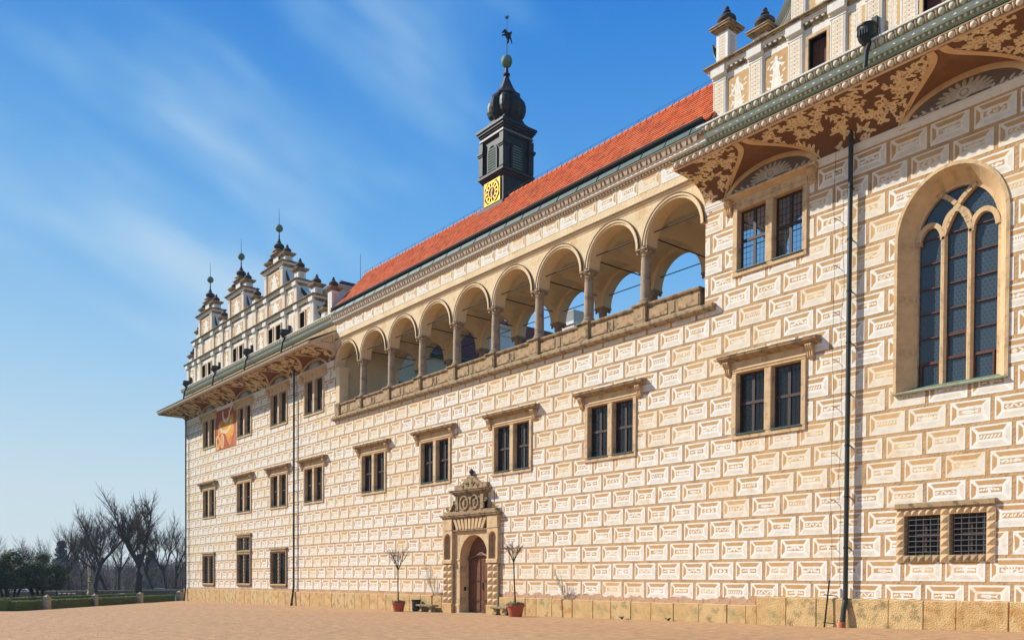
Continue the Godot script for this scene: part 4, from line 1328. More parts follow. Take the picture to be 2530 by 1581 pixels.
# ---------------------------------------------------------------- castle: coved cornice with lunettes
func cove(x0: float, x1: float, ylip: float, lun: Array, mitre_left: bool, cap_right: bool) -> void:
	var cv := node("coved_cornice", castle)
	var yb := 13.75
	var Z := 1.75
	var K := 16
	var prof := func(z: float) -> float: return yb + (ylip - yb) * pow(maxf(0.0, 1.0 - pow(1.0 - z / Z, 3.2)), 0.55)
	var a := 1.88
	var H := ylip - 13.6 + 0.005
	var half := func(z: float) -> float:
		var f: float = (prof.call(z) - 13.6) / H
		return a * sqrt(maxf(0.0, 1.0 - f * f))
	var edges := []
	var bounds := []
	for i in lun.size() + 1:
		bounds.append([lun[i - 1] if i > 0 else null, lun[i] if i < lun.size() else null])
	for bo in bounds:
		var mb := MB.new()
		for j in K:
			var zs := [Z * pow(j / float(K), 1.5), Z * pow((j + 1) / float(K), 1.5)]
			var L := []
			var R := []
			for z in zs:
				var h: float = half.call(z)
				L.append(bo[0] + h if bo[0] != null else (x0 - z if mitre_left else x0))
				R.append(bo[1] - h if bo[1] != null else x1)
			var y0: float = prof.call(zs[0])
			var y1: float = prof.call(zs[1])
			var NX := 8
			for k in NX:
				var P := [Vector3(lerpf(L[0], R[0], k / float(NX)), y0, zs[0]), Vector3(lerpf(L[0], R[0], (k + 1) / float(NX)), y0, zs[0]), Vector3(lerpf(L[1], R[1], (k + 1) / float(NX)), y1, zs[1]), Vector3(lerpf(L[1], R[1], k / float(NX)), y1, zs[1])]
				var nn := Vector3(0, -(zs[1] - zs[0]), y1 - y0).normalized()
				var U := []
				for e in 4: U.append(Vector2(P[e].x / 8.8, 1.0 - (j + (1 if e > 1 else 0)) / float(K)))
				mb.q(P[0], P[1], P[2], P[3], nn, U[0], U[1], U[2], U[3])
		if mb.v.size() > 0: obj("cove", mb, M.foliage, cv)
	for c in lun:
		var sv := MB.new()
		var g0 := []
		var g1 := []
		for j in K:
			var zs := [Z * pow(j / float(K), 1.5), Z * pow((j + 1) / float(K), 1.5)]
			for k in 10:
				var P := []
				for e in [[0, 0], [1, 0], [1, 1], [0, 1]]:
					var z: float = zs[e[1]]
					var h: float = half.call(z)
					var dx := lerpf(-h, h, (k + e[0]) / 10.0)
					P.append(Vector3(c + dx, 13.6 + H * sqrt(maxf(0, 1 - dx * dx / (a * a))), z))
				if (P[1] - P[0]).length() > 1e-5:
					var dxm: float = (P[0].x + P[1].x) / 2 - c
					sv.q(P[0], P[1], P[2], P[3], Vector3(-dxm / a, -1, 0).normalized())
		obj("severy", sv, M.brown, cv)
		for s in [-1.0, 1.0]:   # ribs along the groins
			var rb := MB.new()
			for j in K:
				var zs := [Z * pow(j / float(K), 1.5), Z * pow((j + 1) / float(K), 1.5)]
				var P := []
				for z in zs:
					var h: float = half.call(z)
					var yy: float = prof.call(z)
					P.append([Vector3(c + s * (h + 0.1), yy - 0.015, z + 0.012), Vector3(c + s * maxf(0, h - 0.13), 13.6 + H * sqrt(maxf(0, 1 - pow(maxf(0, h - 0.13) / a, 2))) - 0.03, z + 0.012)])
				rb.qa(P[0][0], P[0][1], P[1][1], P[1][0])
			obj("rib", rb, M.buff, cv)
		var ty := MB.new()
		var tp := arc(c, 13.6, a - 0.02, H - 0.02, 0, PI, 30)
		ty.ext(tp, -0.02, 0.012, Transform3D.IDENTITY, false, Vector2(c - a, 13.6 + H), Vector2(0.5 / a, -1.0 / H))
		obj("lunette", ty, M.tymp, cv)
		var lr := MB.new()
		arch_ring(lr, c, 13.6, Vector2(a - 0.2, H - 0.17), Vector2(a - 0.01, H - 0.01), 0.0, 0.04, 30)
		obj("lunette_band", lr, M.buff, cv)
	# wall band at the foot, lip with egg-and-dart, copper cover
	var bd := MB.new()
	bd.sweep([Vector2(-0.02, 13.5), Vector2(0.02, 13.5), Vector2(0.02, 13.54), Vector2(0.035, 13.56), Vector2(0.035, 13.64), Vector2(0.05, 13.66), Vector2(0.05, 13.76), Vector2(-0.02, 13.76)], x0, x1)
	obj("band_moulding", bd, M.white, cv)
	var xl := x0 - Z if mitre_left else x0
	var lp := MB.new()
	lp.sweep([Vector2(Z - 0.04, ylip), Vector2(Z + 0.04, ylip), Vector2(Z + 0.05, ylip + 0.04), Vector2(Z + 0.13, ylip + 0.22), Vector2(Z + 0.15, ylip + 0.22), Vector2(Z + 0.15, ylip + 0.26), Vector2(Z - 0.04, ylip + 0.28)], xl - (0.1 if mitre_left else 0.0), x1)
	obj("lip", lp, M.buff, cv)
	var eg := MB.new()
	eg.strip(Vector2(Z + 0.056, ylip + 0.04), Vector2(Z + 0.136, ylip + 0.22), xl - (0.1 if mitre_left else 0.0), x1, 0.3)
	obj("lip_ground", eg, M.ornbg, cv)
	var ee := MB.new()
	eggs(ee, Vector2(Z + 0.06, ylip + 0.05), Vector2(Z + 0.136, ylip + 0.215), xl, x1, 0.28, 0.095)
	obj("egg_and_dart", ee, M.ornfg, cv)
	var cc := MB.new()
	cc.sweep([Vector2(Z + 0.18, ylip + 0.27), Vector2(Z + 0.2, ylip + 0.3), Vector2(0, 15.62), Vector2(0, 15.56)], xl - (0.1 if mitre_left else 0.0), x1 + 0.03)
	obj("copper_cover", cc, M.patina, cv)
	if mitre_left:   # the cove turns round the corner
		var rt := MB.new()
		for j in K:
			var z0 := Z * pow(j / float(K), 1.5)
			var z1 := Z * pow((j + 1) / float(K), 1.5)
			var y0: float = prof.call(z0)
			var y1: float = prof.call(z1)
			rt.q(Vector3(x0 - z0, y0, z0), Vector3(x0 - z0, y0, -6), Vector3(x0 - z1, y1, -6), Vector3(x0 - z1, y1, z1), Vector3(-(y1 - y0), -(z1 - z0), 0).normalized(), Vector2(0, 1.0 - j / float(K)), Vector2(0.7, 1.0 - j / float(K)), Vector2(0.7, 1.0 - (j + 1) / float(K)), Vector2(0, 1.0 - (j + 1) / float(K)))
		obj("cove", rt, M.foliage, cv)
		bx("lip", x0 - Z - 0.15, x0 - Z + 0.04, ylip + 0.002, ylip + 0.262, -6, Z - 0.05, M.buff, cv)
	for sd in ([x1] if cap_right else []) + ([x0] if not mitre_left else []):
		var ec := MB.new()
		var pr := [Vector2(-0.01, 15.55)]
		for j in K + 1:
			var z := Z * pow(j / float(K), 1.5)
			pr.append(Vector2(z, prof.call(z) + 0.002))
		pr.append(Vector2(Z, ylip + 0.25))
		var s := 1.0 if sd == x1 else -1.0
		ec.sweep(pr, sd - 0.004 if s > 0 else sd - 0.03, sd + 0.03 if s > 0 else sd + 0.004)
		obj("end_panel", ec, M.buff, cv)
		if s > 0:
			var ln := MB.new()
			var tri := [Vector2(0.28, 15.2), Vector2(0.25, 14.75), Vector2(1.1, 14.72)]
			for k in 3:
				var A: Vector2 = tri[k]
				var B: Vector2 = tri[(k + 1) % 3]
				ln.tube([Vector3(sd + 0.03, A.y, A.x), Vector3(sd + 0.03, B.y, B.x)], [0.015, 0.015], 4)
			obj("scratched_line", ln, M.brown, cv)

# ---------------------------------------------------------------- castle: gables
func urn(x: float, y: float, z: float, s: float, parent: Node) -> void:
	var mb := MB.new()
	var pr := []
	for p in [[0.2, 0.0], [0.22, 0.05], [0.16, 0.08], [0.3, 0.16], [0.36, 0.27], [0.35, 0.36], [0.25, 0.46], [0.13, 0.53], [0.1, 0.56], [0.15, 0.6], [0.14, 0.64], [0.06, 0.68], [0.09, 0.74], [0.07, 0.8], [0.0, 0.84]]:
		pr.append(Vector2(p[0], p[1]) * s)
	mb.lathe(pr, Vector3(x, y, z), 14)
	obj("urn", mb, M.urn, parent)
func pier(x: float, hw: float, y0: float, y1: float, z0: float, z1: float, us: float, parent: Node) -> void:
	bx("pier", x - hw, x + hw, y0, y1, z0, z1, M.white, parent)
	var pm := MB.new()
	pm.q(Vector3(x - hw + 0.02, y0 + 0.05, z1 + 0.004), Vector3(x + hw - 0.02, y0 + 0.05, z1 + 0.004), Vector3(x + hw - 0.02, y1 - 0.03, z1 + 0.004), Vector3(x - hw + 0.02, y1 - 0.03, z1 + 0.004), Vector3(0, 0, 1))
	pm.q(Vector3(x + hw + 0.004, y0 + 0.05, z1 - 0.02), Vector3(x + hw + 0.004, y0 + 0.05, z0 + 0.02), Vector3(x + hw + 0.004, y1 - 0.03, z0 + 0.02), Vector3(x + hw + 0.004, y1 - 0.03, z1 - 0.02), Vector3(1, 0, 0))
	obj("pier_ornament", pm, M.pil, parent)
	var cm := MB.new()
	cm.steps(x - hw, x + hw, z0, z1, [[y1 + 0.002, y1 + 0.06, 0.03], [y1 + 0.062, y1 + 0.13, 0.09], [y1 + 0.132, y1 + 0.2, 0.17], [y1 + 0.202, y1 + 0.24, 0.2]])
	obj("pier_cap", cm, M.weather, parent)
	urn(x, y1 + 0.24, (z0 + z1) / 2, us, parent)
func gcornice(x0: float, x1: float, y: float, parent: Node, zb := -0.9, zf := -0.1, breaks := []) -> void:
	var mb := MB.new()
	mb.steps(x0, x1, zb, zf, [[y, y + 0.1, 0.03], [y + 0.1, y + 0.18, 0.07], [y + 0.3, y + 0.36, 0.24], [y + 0.36, y + 0.4, 0.3]])
	obj("gable_cornice", mb, M.weather, parent)
	var wm := MB.new()
	wm.steps(x0, x1, zb, zf, [[y + 0.181, y + 0.299, 0.16]])
	for b in breaks: wm.box(b - 0.3, b + 0.3, y - 0.02, y + 0.297, zf, zf + 0.21)
	obj("gable_fascia", wm, M.white, parent)
	var dm := MB.new()
	var x := x0
	while x < x1:
		dm.box(x, x + 0.09, y + 0.105, y + 0.178, zf + 0.07, zf + 0.125)
		x += 0.2
	dm.steps(0, 0, 0, 0, [])
	obj("dentils", dm, M.white, parent)
func figure(x0: float, x1: float, y0: float, y1: float, k: int, parent: Node, z := -0.094) -> void:
	var mb := MB.new()
	var u := k / 8.0
	mb.q(Vector3(x0, y0, z), Vector3(x1, y0, z), Vector3(x1, y1, z), Vector3(x0, y1, z), Vector3(0, 0, 1), Vector2(u + 0.003, 0.99), Vector2(u + 0.122, 0.99), Vector2(u + 0.122, 0.01), Vector2(u + 0.003, 0.01))
	obj("figure_panel", mb, M.fig, parent)
func pilaster(x: float, hw: float, y0: float, y1: float, parent: Node) -> void:
	var p := MB.new()
	p.box(x - hw, x + hw, y0, y1, -0.1, -0.02)
	p.steps(x - hw, x + hw, -0.09, -0.02, [[y1 - 0.2, y1 - 0.16, 0.02], [y1 - 0.08, y1 - 0.002, 0.04], [y0 + 0.001, y0 + 0.12, 0.025]])
	obj("pilaster", p, M.white, parent)
	var o := MB.new()
	o.q(Vector3(x - hw + 0.03, y0 + 0.14, -0.014), Vector3(x + hw - 0.03, y0 + 0.14, -0.014), Vector3(x + hw - 0.03, y1 - 0.22, -0.014), Vector3(x - hw + 0.03, y1 - 0.22, -0.014), Vector3(0, 0, 1), Vector2(0.2, 0.95), Vector2(0.8, 0.95), Vector2(0.8, 0.05), Vector2(0.2, 0.05))
	obj("pilaster_ornament", o, M.pil, parent)
func attic_wall(x0: float, x1: float, y0: float, y1: float, op: Array, parent: Node) -> void:
	var mb := MB.new()
	var x := x0
	for o in op + [[x1, x1]]:
		mb.box(x, o[0], y0, y1, -0.9, -0.1)
		if o[1] > o[0]:
			mb.box(o[0], o[1], y0, 16.66, -0.9, -0.1); mb.box(o[0], o[1], 17.9, y1, -0.9, -0.1)
		x = o[1]
	obj("lower_wall", mb, M.white, parent)
func attic_window(x0: float, x1: float, y0: float, y1: float, parent: Node) -> void:
	var f := MB.new()
	f.box(x0 - 0.1, x0, y0, y1 + 0.1, -0.5, -0.03); f.box(x1, x1 + 0.1, y0, y1 + 0.1, -0.5, -0.03); f.box(x0, x1, y1, y1 + 0.1, -0.5, -0.03)
	obj("window_frame", f, M.frame, parent)
	for k in 3:
		bx("shutter_board", lerpf(x0, x1, k / 3.0) + 0.004, lerpf(x0, x1, (k + 1) / 3.0) - 0.004, y0, y1, -0.5, -0.33, M.shutter, parent)
func volute(xc: float, yc: float, r: Vector2, z0: float, z1: float, s: float, parent: Node) -> void:   # concave sweep rising towards s
	var p := PackedVector2Array([Vector2(xc + s * r.x, yc), Vector2(xc + s * r.x, yc + r.y)])
	for i in 13:
		var a := PI / 2 * i / 12.0
		p.append(Vector2(xc + s * r.x - s * r.x * sin(a), yc + r.y - r.y * (1.0 - cos(a)) - 0.0))
	var q := PackedVector2Array([Vector2(xc + s * r.x, yc)])
	for i in 13:
		var a := PI / 2 * i / 12.0
		q.append(Vector2(xc + s * r.x * sin(a), yc + r.y * (1.0 - cos(a)) * 1.0 + 0.06))
	q.append(Vector2(xc, yc))
	var mb := MB.new()
	mb.ext(q, z0, z1)
	obj("volute", mb, M.white, parent)
	var tp := MB.new()
	for i in 12:
		var a := PI / 2 * i / 12.0
		var b := PI / 2 * (i + 1) / 12.0
		var A := Vector2(xc + s * r.x * sin(a), yc + r.y * (1 - cos(a)) + 0.075)
		var B := Vector2(xc + s * r.x * sin(b), yc + r.y * (1 - cos(b)) + 0.075)
		tp.qa(Vector3(A.x, A.y, z1 + 0.05), Vector3(B.x, B.y, z1 + 0.05), Vector3(B.x, B.y, z0), Vector3(A.x, A.y, z0))
		tp.qa(Vector3(A.x, A.y, z1 + 0.05), Vector3(B.x, B.y, z1 + 0.05), Vector3(B.x, B.y - 0.05, z1 + 0.05), Vector3(A.x, A.y - 0.05, z1 + 0.05))
	obj("volute_cover", tp, M.copper, parent)
func gablet(c: float, parent: Node) -> void:
	var y := 20.36
	bx("gablet_wall", c - 1.62, c + 1.62, y, 21.86, -0.9, -0.1, M.white, parent)
	figure(c - 1.15, c + 1.15, y + 0.15, 21.78, 1 + int(absf(c)) % 2, parent)
	pilaster(c - 1.4, 0.2, y, 21.86, parent); pilaster(c + 1.4, 0.2, y, 21.86, parent)
	gcornice(c - 1.62, c + 1.62, 21.86, parent)
	for s in [-1.0, 1.0]:
		pier(c + s * 1.32, 0.26, 22.26, 22.66, -0.78, -0.22, 0.78, parent)
		volute(c + s * 1.02, 22.26, Vector2(0.62, 0.75), -0.7, -0.3, -s, parent)
		volute(c + s * 2.5, y + 0.02, Vector2(0.85, 1.15), -0.75, -0.3, -s, parent)
	bx("gablet_top", c - 0.42, c + 0.42, 22.26, 22.98, -0.75, -0.2, M.white, parent)
	var tc := MB.new()
	tc.steps(c - 0.42, c + 0.42, -0.75, -0.2, [[22.98, 23.05, 0.04], [23.05, 23.14, 0.1], [23.14, 23.2, 0.2]])
	obj("top_cap", tc, M.weather, parent)
	var fp := MB.new()
	fp.box(c - 0.28, c + 0.28, 23.2, 23.34, -0.75, -0.2)
	fp.steps(c - 0.24, c + 0.24, -0.7, -0.24, [[23.34, 23.4, 0.06], [23.4, 23.46, 0.16]])
	obj("finial_base", fp, M.weather, parent)
	urn(c, 23.46, -0.47, 1.05, parent)
	var sp := MB.new()
	sp.tube([Vector3(c, 24.3, -0.47), Vector3(c, 24.85, -0.47)], [0.05, 0.03], 6)
	sp.lathe([Vector2(0.03, 24.5), Vector2(0.07, 24.53), Vector2(0.03, 24.56)], Vector3(c, 0, -0.47), 8)
	obj("spike", sp, M.urn, parent)
	var bl := MB.new()
	var pr := []
	for i in 13: pr.append(Vector2(0.27 * sin(PI * i / 12.0), 24.82 + 0.27 - 0.27 * cos(PI * i / 12.0)))
	bl.lathe(pr, Vector3(c, 0, -0.47), 16)
	obj("copper_ball", bl, M.patina, parent)
	var rd := MB.new()
	rd.tube([Vector3(c, 25.34, -0.47), Vector3(c, 26.5, -0.47)], [0.022, 0.01], 5)
	obj("lightning_rod", rd, M.iron, parent)
func hopper(x: float, parent: Node) -> void:
	var h := node("rain_hopper", parent)
	var b := MB.new()
	b.lathe([Vector2(0.0, 16.52), Vector2(0.14, 16.54), Vector2(0.25, 16.68), Vector2(0.28, 16.78), Vector2(0.28, 17.0), Vector2(0.31, 17.03), Vector2(0.31, 17.08), Vector2(0.0, 17.08)], Vector3(x, 0, 0.3), 14)
	b.box(x - 0.18, x + 0.18, 16.56, 17.06, -0.05, 0.25)
	obj("bowl", b, M.tower, h)
	bx("spout", x + 0.02, x + 0.2, 17.08, 17.42, -0.09, 0.1, M.tower, h)
	var em := MB.new()
	for k in 5: em.tube([Vector3(x - 0.16 + k * 0.08, 16.72, 0.58), Vector3(x - 0.16 + k * 0.08, 16.92 + 0.04 * (k % 2), 0.59)], [0.03, 0.01], 5)
	obj("relief", em, M.tower, h)
	var s := MB.new()
	s.tube([Vector3(x + 0.1, 16.6, 0.3), Vector3(x + 0.1, 16.2, 0.5), Vector3(x + 0.1, 15.5, 0.6), Vector3(x + 0.1, 15.2, 0.6)], [0.07, 0.07, 0.07, 0.07], 8)
	obj("outlet_pipe", s, M.tower, h)
func gable_left() -> void:
	var g := node("gable", castle)
	attic_wall(-77.7, -52.7, 16.5, 18.32, [[-73.86, -73.05], [-72.45, -71.72], [-66.9, -66.15], [-65.6, -64.9], [-60.05, -59.3], [-58.75, -57.95], [-54.85, -54.1]], g)
	var px := [-77.4, -75.65, -74.35, -71.1, -69.2, -67.45, -64.3, -62.5, -60.5, -57.3, -55.3, -52.95]
	for x in px: pilaster(x, 0.24, 16.62, 18.3, g)
	gcornice(-77.7, -52.7, 18.3, g, -0.9, -0.1, px)
	for w in [[-73.86, -73.05], [-72.45, -71.72], [-66.9, -66.15], [-65.6, -64.9], [-60.05, -59.3], [-58.75, -57.95], [-54.85, -54.1]]:
		attic_window(w[0], w[1], 16.66, 17.9, g)
	var k := 0
	for p in [[-77.1, -75.95], [-75.35, -74.6], [-70.85, -69.45], [-68.95, -67.75], [-64.0, -62.8], [-62.2, -60.8], [-57.0, -55.6], [-53.95, -53.2]]:
		figure(p[0], p[1], 16.66, 18.1, (k * 3 + 1) % 8, g); k += 1
	bx("upper_wall", -75.8, -55.2, 18.7, 19.96, -0.9, -0.1, M.white, g)
	var p2 := [-75.5, -73.9, -71.2, -69.2, -67.4, -64.5, -62.5, -60.4, -57.4, -55.5]
	for x in p2: pilaster(x, 0.22, 18.72, 19.94, g)
	for i in p2.size() - 1: figure(p2[i] + 0.27, p2[i + 1] - 0.27, 18.8, 19.75, (i * 5 + 2) % 8, g)
	gcornice(-75.8, -55.2, 19.95, g, -0.9, -0.1, p2)
	for c in [-73.05, -66.25, -59.15]: gablet(c, g)
	for x in [-63.1, -69.85]: pier(x, 0.3, 20.36, 20.92, -0.75, -0.2, 0.85, g)
	for x in [-75.35, -55.7]: pier(x, 0.3, 20.36, 20.98, -0.75, -0.2, 0.9, g)
	for x in [-77.2, -53.15]: pier(x, 0.3, 18.7, 19.25, -0.75, -0.2, 0.85, g)
	volute(-53.6, 18.72, Vector2(1.5, 1.0), -0.75, -0.3, -1.0, g); volute(-77.0, 18.72, Vector2(1.2, 1.0), -0.75, -0.3, 1.0, g)
	volute(-50.7, 16.6, Vector2(1.9, 1.25), -0.75, -0.3, -1.0, g)
	pier(-50.55, 0.27, 16.55, 18.35, -0.62, -0.1, 0.85, g)
	pier(-51.6, 0.22, 16.55, 17.25, -0.62, -0.15, 0.75, g)
	for x in [-76.7, -69.75, -63.05, -56.5]: hopper(x, g)
	# roof of the wing behind its gable
	var rm := MB.new()
	rm.ext(PackedVector2Array([Vector2(-77, 16.6), Vector2(-51.2, 16.6), Vector2(-55.5, 19.6), Vector2(-73, 19.6)]), -4.7, -0.95)
	obj("wing_roof", rm, M.oldtile, g)
	var er := MB.new()
	er.steps(-56.0, -51.4, -4.6, -1.0, [[18.9, 19.0, 0.02], [19.0, 19.12, 0.1], [19.12, 19.2, 0.22]])
	er.box(-56.0, -51.4, 16.6, 18.9, -4.6, -0.98)
	obj("side_attic", er, M.white, g)
	var lr := MB.new()
	lr.tube([Vector3(-50.9, 17.0, -2.5), Vector3(-50.9, 21.4, -2.5)], [0.025, 0.012], 5)
	obj("lightning_rod", lr, M.iron, g)
func gable_right() -> void:
	var g := node("gable", castle)
	attic_wall(-20.2, XR1, 16.5, 18.32, [[-16.3, -15.63], [-12.5, -11.75]], g)
	var px := [-19.9, -18.35, -16.79, -15.24, -14.03, -12.9, -11.3, -9.9]
	for x in px: pilaster(x, 0.265, 16.62, 18.3, g)
	gcornice(-20.2, XR1, 18.3, g, -0.9, -0.1, px)
	attic_window(-16.3, -15.63, 16.66, 17.9, g)
	attic_window(-12.5, -11.75, 16.66, 17.9, g)
	var fk := [0, 1, 3, 7, 5]
	var i := 0
	for p in [[-19.6, -18.65], [-18.05, -17.08], [-14.95, -14.32], [-13.72, -13.2], [-11.0, -10.2]]:
		figure(p[0], p[1], 16.66, 18.12, fk[i], g); i += 1
	pier(-19.87, 0.26, 18.7, 19.9, -0.65, -0.12, 0.95, g)
	volute(-19.62, 18.7, Vector2(-0.75, 0.95), -0.6, -0.25, 1.0, g)
	pier(-18.25, 0.28, 18.7, 19.0, -0.68, -0.12, 1.0, g)
	volute(-18.2, 18.72, Vector2(1.25, 1.6), -0.75, -0.3, 1.0, g)
	bx("upper_wall", -17.0, XR1 - 3.5, 18.7, 20.4, -0.9, -0.1, M.white, g)
	pilaster(-16.68, 0.26, 18.72, 20.3, g); pilaster(-14.9, 0.26, 18.72, 20.3, g)
	figure(-16.35, -15.2, 18.8, 20.2, 3, g)
	gcornice(-17.0, XR1 - 3.5, 20.4, g)
	hopper(-14.05, g)

# ---------------------------------------------------------------- castle: clock tower
func tower() -> void:
	var t := node("clock_tower", castle)
	var c := Vector3(-36.25, 0, -3.12)
	var h := 0.88
	bx("shaft", c.x - h, c.x + h, 18.4, 23.3, c.z - h, c.z + h, M.tower, t)
	var bs := MB.new()
	bs.steps(c.x - h, c.x + h, c.z - h, c.z + h, [[19.2, 19.5, 0.26], [19.5, 19.58, 0.18], [19.58, 19.66, 0.08]])
	obj("base_moulding", bs, M.wood, t)
	var b1 := MB.new()
	b1.steps(c.x - h, c.x + h, c.z - h, c.z + h, [[21.0, 21.08, 0.06], [21.08, 21.18, 0.12], [21.18, 21.3, 0.21], [21.3, 21.36, 0.14]])
	obj("middle_cornice", b1, M.wood, t)
	var b2 := MB.new()
	b2.steps(c.x - h, c.x + h, c.z - h, c.z + h, [[23.12, 23.2, 0.06], [23.3, 23.42, 0.1], [23.42, 23.52, 0.16], [23.52, 23.64, 0.23], [23.64, 23.76, 0.29]])
	obj("top_cornice", b2, M.tower, t)
	var b3 := MB.new()
	b3.steps(c.x - h, c.x + h, c.z - h, c.z + h, [[23.2, 23.29, 0.14]])
	obj("lead_band", b3, sm(Color(0.42, 0.4, 0.38), 0.5, 0.3), t)
	for s in [-1, 1]:   # corner strips and capitals
		for q in [-1, 1]:
			var st := MB.new()
			st.box(c.x + s * h - 0.16, c.x + s * h + 0.16, 21.4, 23.1, c.z + q * h - 0.16, c.z + q * h + 0.16)
			st.steps(c.x + s * h - 0.16, c.x + s * h + 0.16, c.z + q * h - 0.16, c.z + q * h + 0.16, [[22.42, 22.5, 0.04], [22.5, 22.62, 0.08]])
			obj("corner_strip", st, M.tower, t)
	# louvred openings
	for f in 2:
		var xf := Transform3D(Basis.IDENTITY, Vector3(c.x, 0, c.z + h)) if f == 0 else Transform3D(Basis(Vector3(0, 0, -1), Vector3(0, 1, 0), Vector3(1, 0, 0)), Vector3(c.x + h, 0, c.z))
		var fr := MB.new()
		var o := PackedVector2Array([Vector2(-0.42, 21.42), Vector2(0.42, 21.42)]); o.append_array(arc(0, 22.4, 0.42, 0.42, 0, PI, 12))
		var n := PackedVector2Array([Vector2(-0.33, 21.3), Vector2(0.33, 21.3)]); n.append_array(arc(0, 22.4, 0.33, 0.33, 0, PI, 12))
		for p in cut(o, [n]): fr.ext(p, -0.02, 0.08, xf)
		obj("louvre_frame", fr, M.tower, t)
		var bk := MB.new()
		var n2 := PackedVector2Array([Vector2(-0.33, 21.42), Vector2(0.33, 21.42)]); n2.append_array(arc(0, 22.4, 0.33, 0.33, 0, PI, 12))
		bk.ext(n2, -0.02, 0.006, xf)
		obj("louvre_back", bk, M.wood, t)
		for k in 9:
			var y := 21.47 + k * 0.135
			var hw := 0.32 if y < 22.4 else sqrt(maxf(0.01, 0.1 - pow(y - 22.4, 2)))
			var sl := MB.new()
			sl.ext(PackedVector2Array([Vector2(0.075, y), Vector2(0.075, y + 0.065), Vector2(0.02, y + 0.1), Vector2(0.02, y + 0.04)]), -hw, hw, xf * Transform3D(Basis(Vector3(0, 0, 1), Vector3(0, 1, 0), Vector3(-1, 0, 0)), Vector3.ZERO))
			obj("louvre_slat", sl, M.patina, t)
	# clock face: gilt open-work dial on a dark board
	var z := c.z + h
	var cf := node("clock_face", t)
	bx("board", c.x - 0.68, c.x + 0.68, 19.72, 20.92, z, z + 0.04, M.tower, cf)
	var cc := Vector3(c.x, 20.32, z + 0.05)
	var fm := MB.new()
	for e in [[-0.68, 0.68, 19.72, 19.765], [-0.68, 0.68, 20.875, 20.92], [-0.68, -0.635, 19.765, 20.875], [0.635, 0.68, 19.765, 20.875]]: fm.box(c.x + e[0], c.x + e[1], e[2], e[3], z + 0.03, z + 0.07)
	for sx in [-1, 1]:
		for sy in [-1, 1]:
			fm.ext(PackedVector2Array([Vector2(c.x + sx * 0.62, 20.32 + sy * 0.54), Vector2(c.x + sx * 0.4, 20.32 + sy * 0.54), Vector2(c.x + sx * 0.62, 20.32 + sy * 0.32)]), z + 0.03, z + 0.06)
	obj("gilt_border", fm, M.gold, cf)
	var rg := MB.new()
	arch_ring(rg, cc.x, cc.y, Vector2(0.5, 0.5), Vector2(0.56, 0.56), z + 0.04, z + 0.075, 36, 0, TAU)
	arch_ring(rg, cc.x, cc.y, Vector2(0.27, 0.27), Vector2(0.31, 0.31), z + 0.04, z + 0.075, 30, 0, TAU)
	obj("gilt_ring", rg, M.gold, cf)
	for k in 12:
		var a := TAU * k / 12.0
		var nm := MB.new()
		var d := Vector2(sin(a), cos(a))
		var s := Vector2(d.y, -d.x) * 0.045
		var p0 := Vector2(cc.x, cc.y) + d * 0.33
		var p1 := Vector2(cc.x, cc.y) + d * 0.49
		nm.ext(PackedVector2Array([p0 - s * 0.6, p0 + s * 0.6, p1 + s, p1 - s]), z + 0.04, z + 0.08)
		obj("hour_mark", nm, M.gold, cf)
	for hnd in [[0.3, 0.24, 0.05], [3.05, 0.42, 0.035]]:
		var hm := MB.new()
		var d := Vector2(sin(hnd[0]), cos(hnd[0]))
		var s: Vector2 = Vector2(d.y, -d.x) * hnd[2]
		var o2 := Vector2(cc.x, cc.y)
		hm.ext(PackedVector2Array([o2 - d * 0.1, o2 + s, o2 + d * hnd[1], o2 - s]), z + 0.08, z + 0.1)
		obj("clock_hand", hm, M.gold, cf)
	# onion dome
	var sk := MB.new()
	sk.lathe([Vector2(1.64, 23.76), Vector2(1.46, 23.84), Vector2(1.2, 23.96), Vector2(0.98, 24.14), Vector2(0.86, 24.34)], c, 4, 0, 0.0, PI / 4)
	obj("skirt_roof", sk, M.tower, t)
	var on := MB.new()
	var pr := []
	for p in [[0.74, 24.2], [0.8, 24.32], [0.97, 24.5], [1.05, 24.75], [1.05, 25.0], [0.98, 25.25], [0.84, 25.43], [0.6, 25.56], [0.4, 25.62]]: pr.append(Vector2(p[0], p[1]))
	on.lathe(pr, c, 48, 8, 0.22)
	obj("onion_dome", on, M.tower, t)
	var lc := MB.new()
	lc.lathe([Vector2(0.6, 25.46), Vector2(0.78, 25.5), Vector2(0.8, 25.58), Vector2(0.6, 25.72), Vector2(0.42, 25.97), Vector2(0.29, 26.25), Vector2(0.18, 26.5), Vector2(0.1, 26.72)], c, 8, 0, 0.0, PI / 8)
	obj("spire", lc, M.tower, t)
	var kn := MB.new()
	kn.lathe([Vector2(0.08, 26.7), Vector2(0.18, 26.74), Vector2(0.19, 26.8), Vector2(0.1, 26.86), Vector2(0.09, 27.0), Vector2(0.06, 27.2)], c, 12)
	obj("knob", kn, M.tower, t)
	var bl := MB.new()
	var bp := []
	for i in 15: bp.append(Vector2(0.3 * sin(PI * i / 14.0), 27.48 - 0.33 * cos(PI * i / 14.0)))
	bl.lathe(bp, c, 18)
	obj("ball", bl, M.patina, t)
	var vn := node("weather_vane", t)
	var rd := MB.new()
	rd.tube([Vector3(c.x, 27.75, c.z), Vector3(c.x, 29.75, c.z)], [0.03, 0.014], 6)
	obj("rod", rd, M.iron, vn)
	var hs := MB.new()   # rearing horse, cut from sheet metal
	var pl := PackedVector2Array()
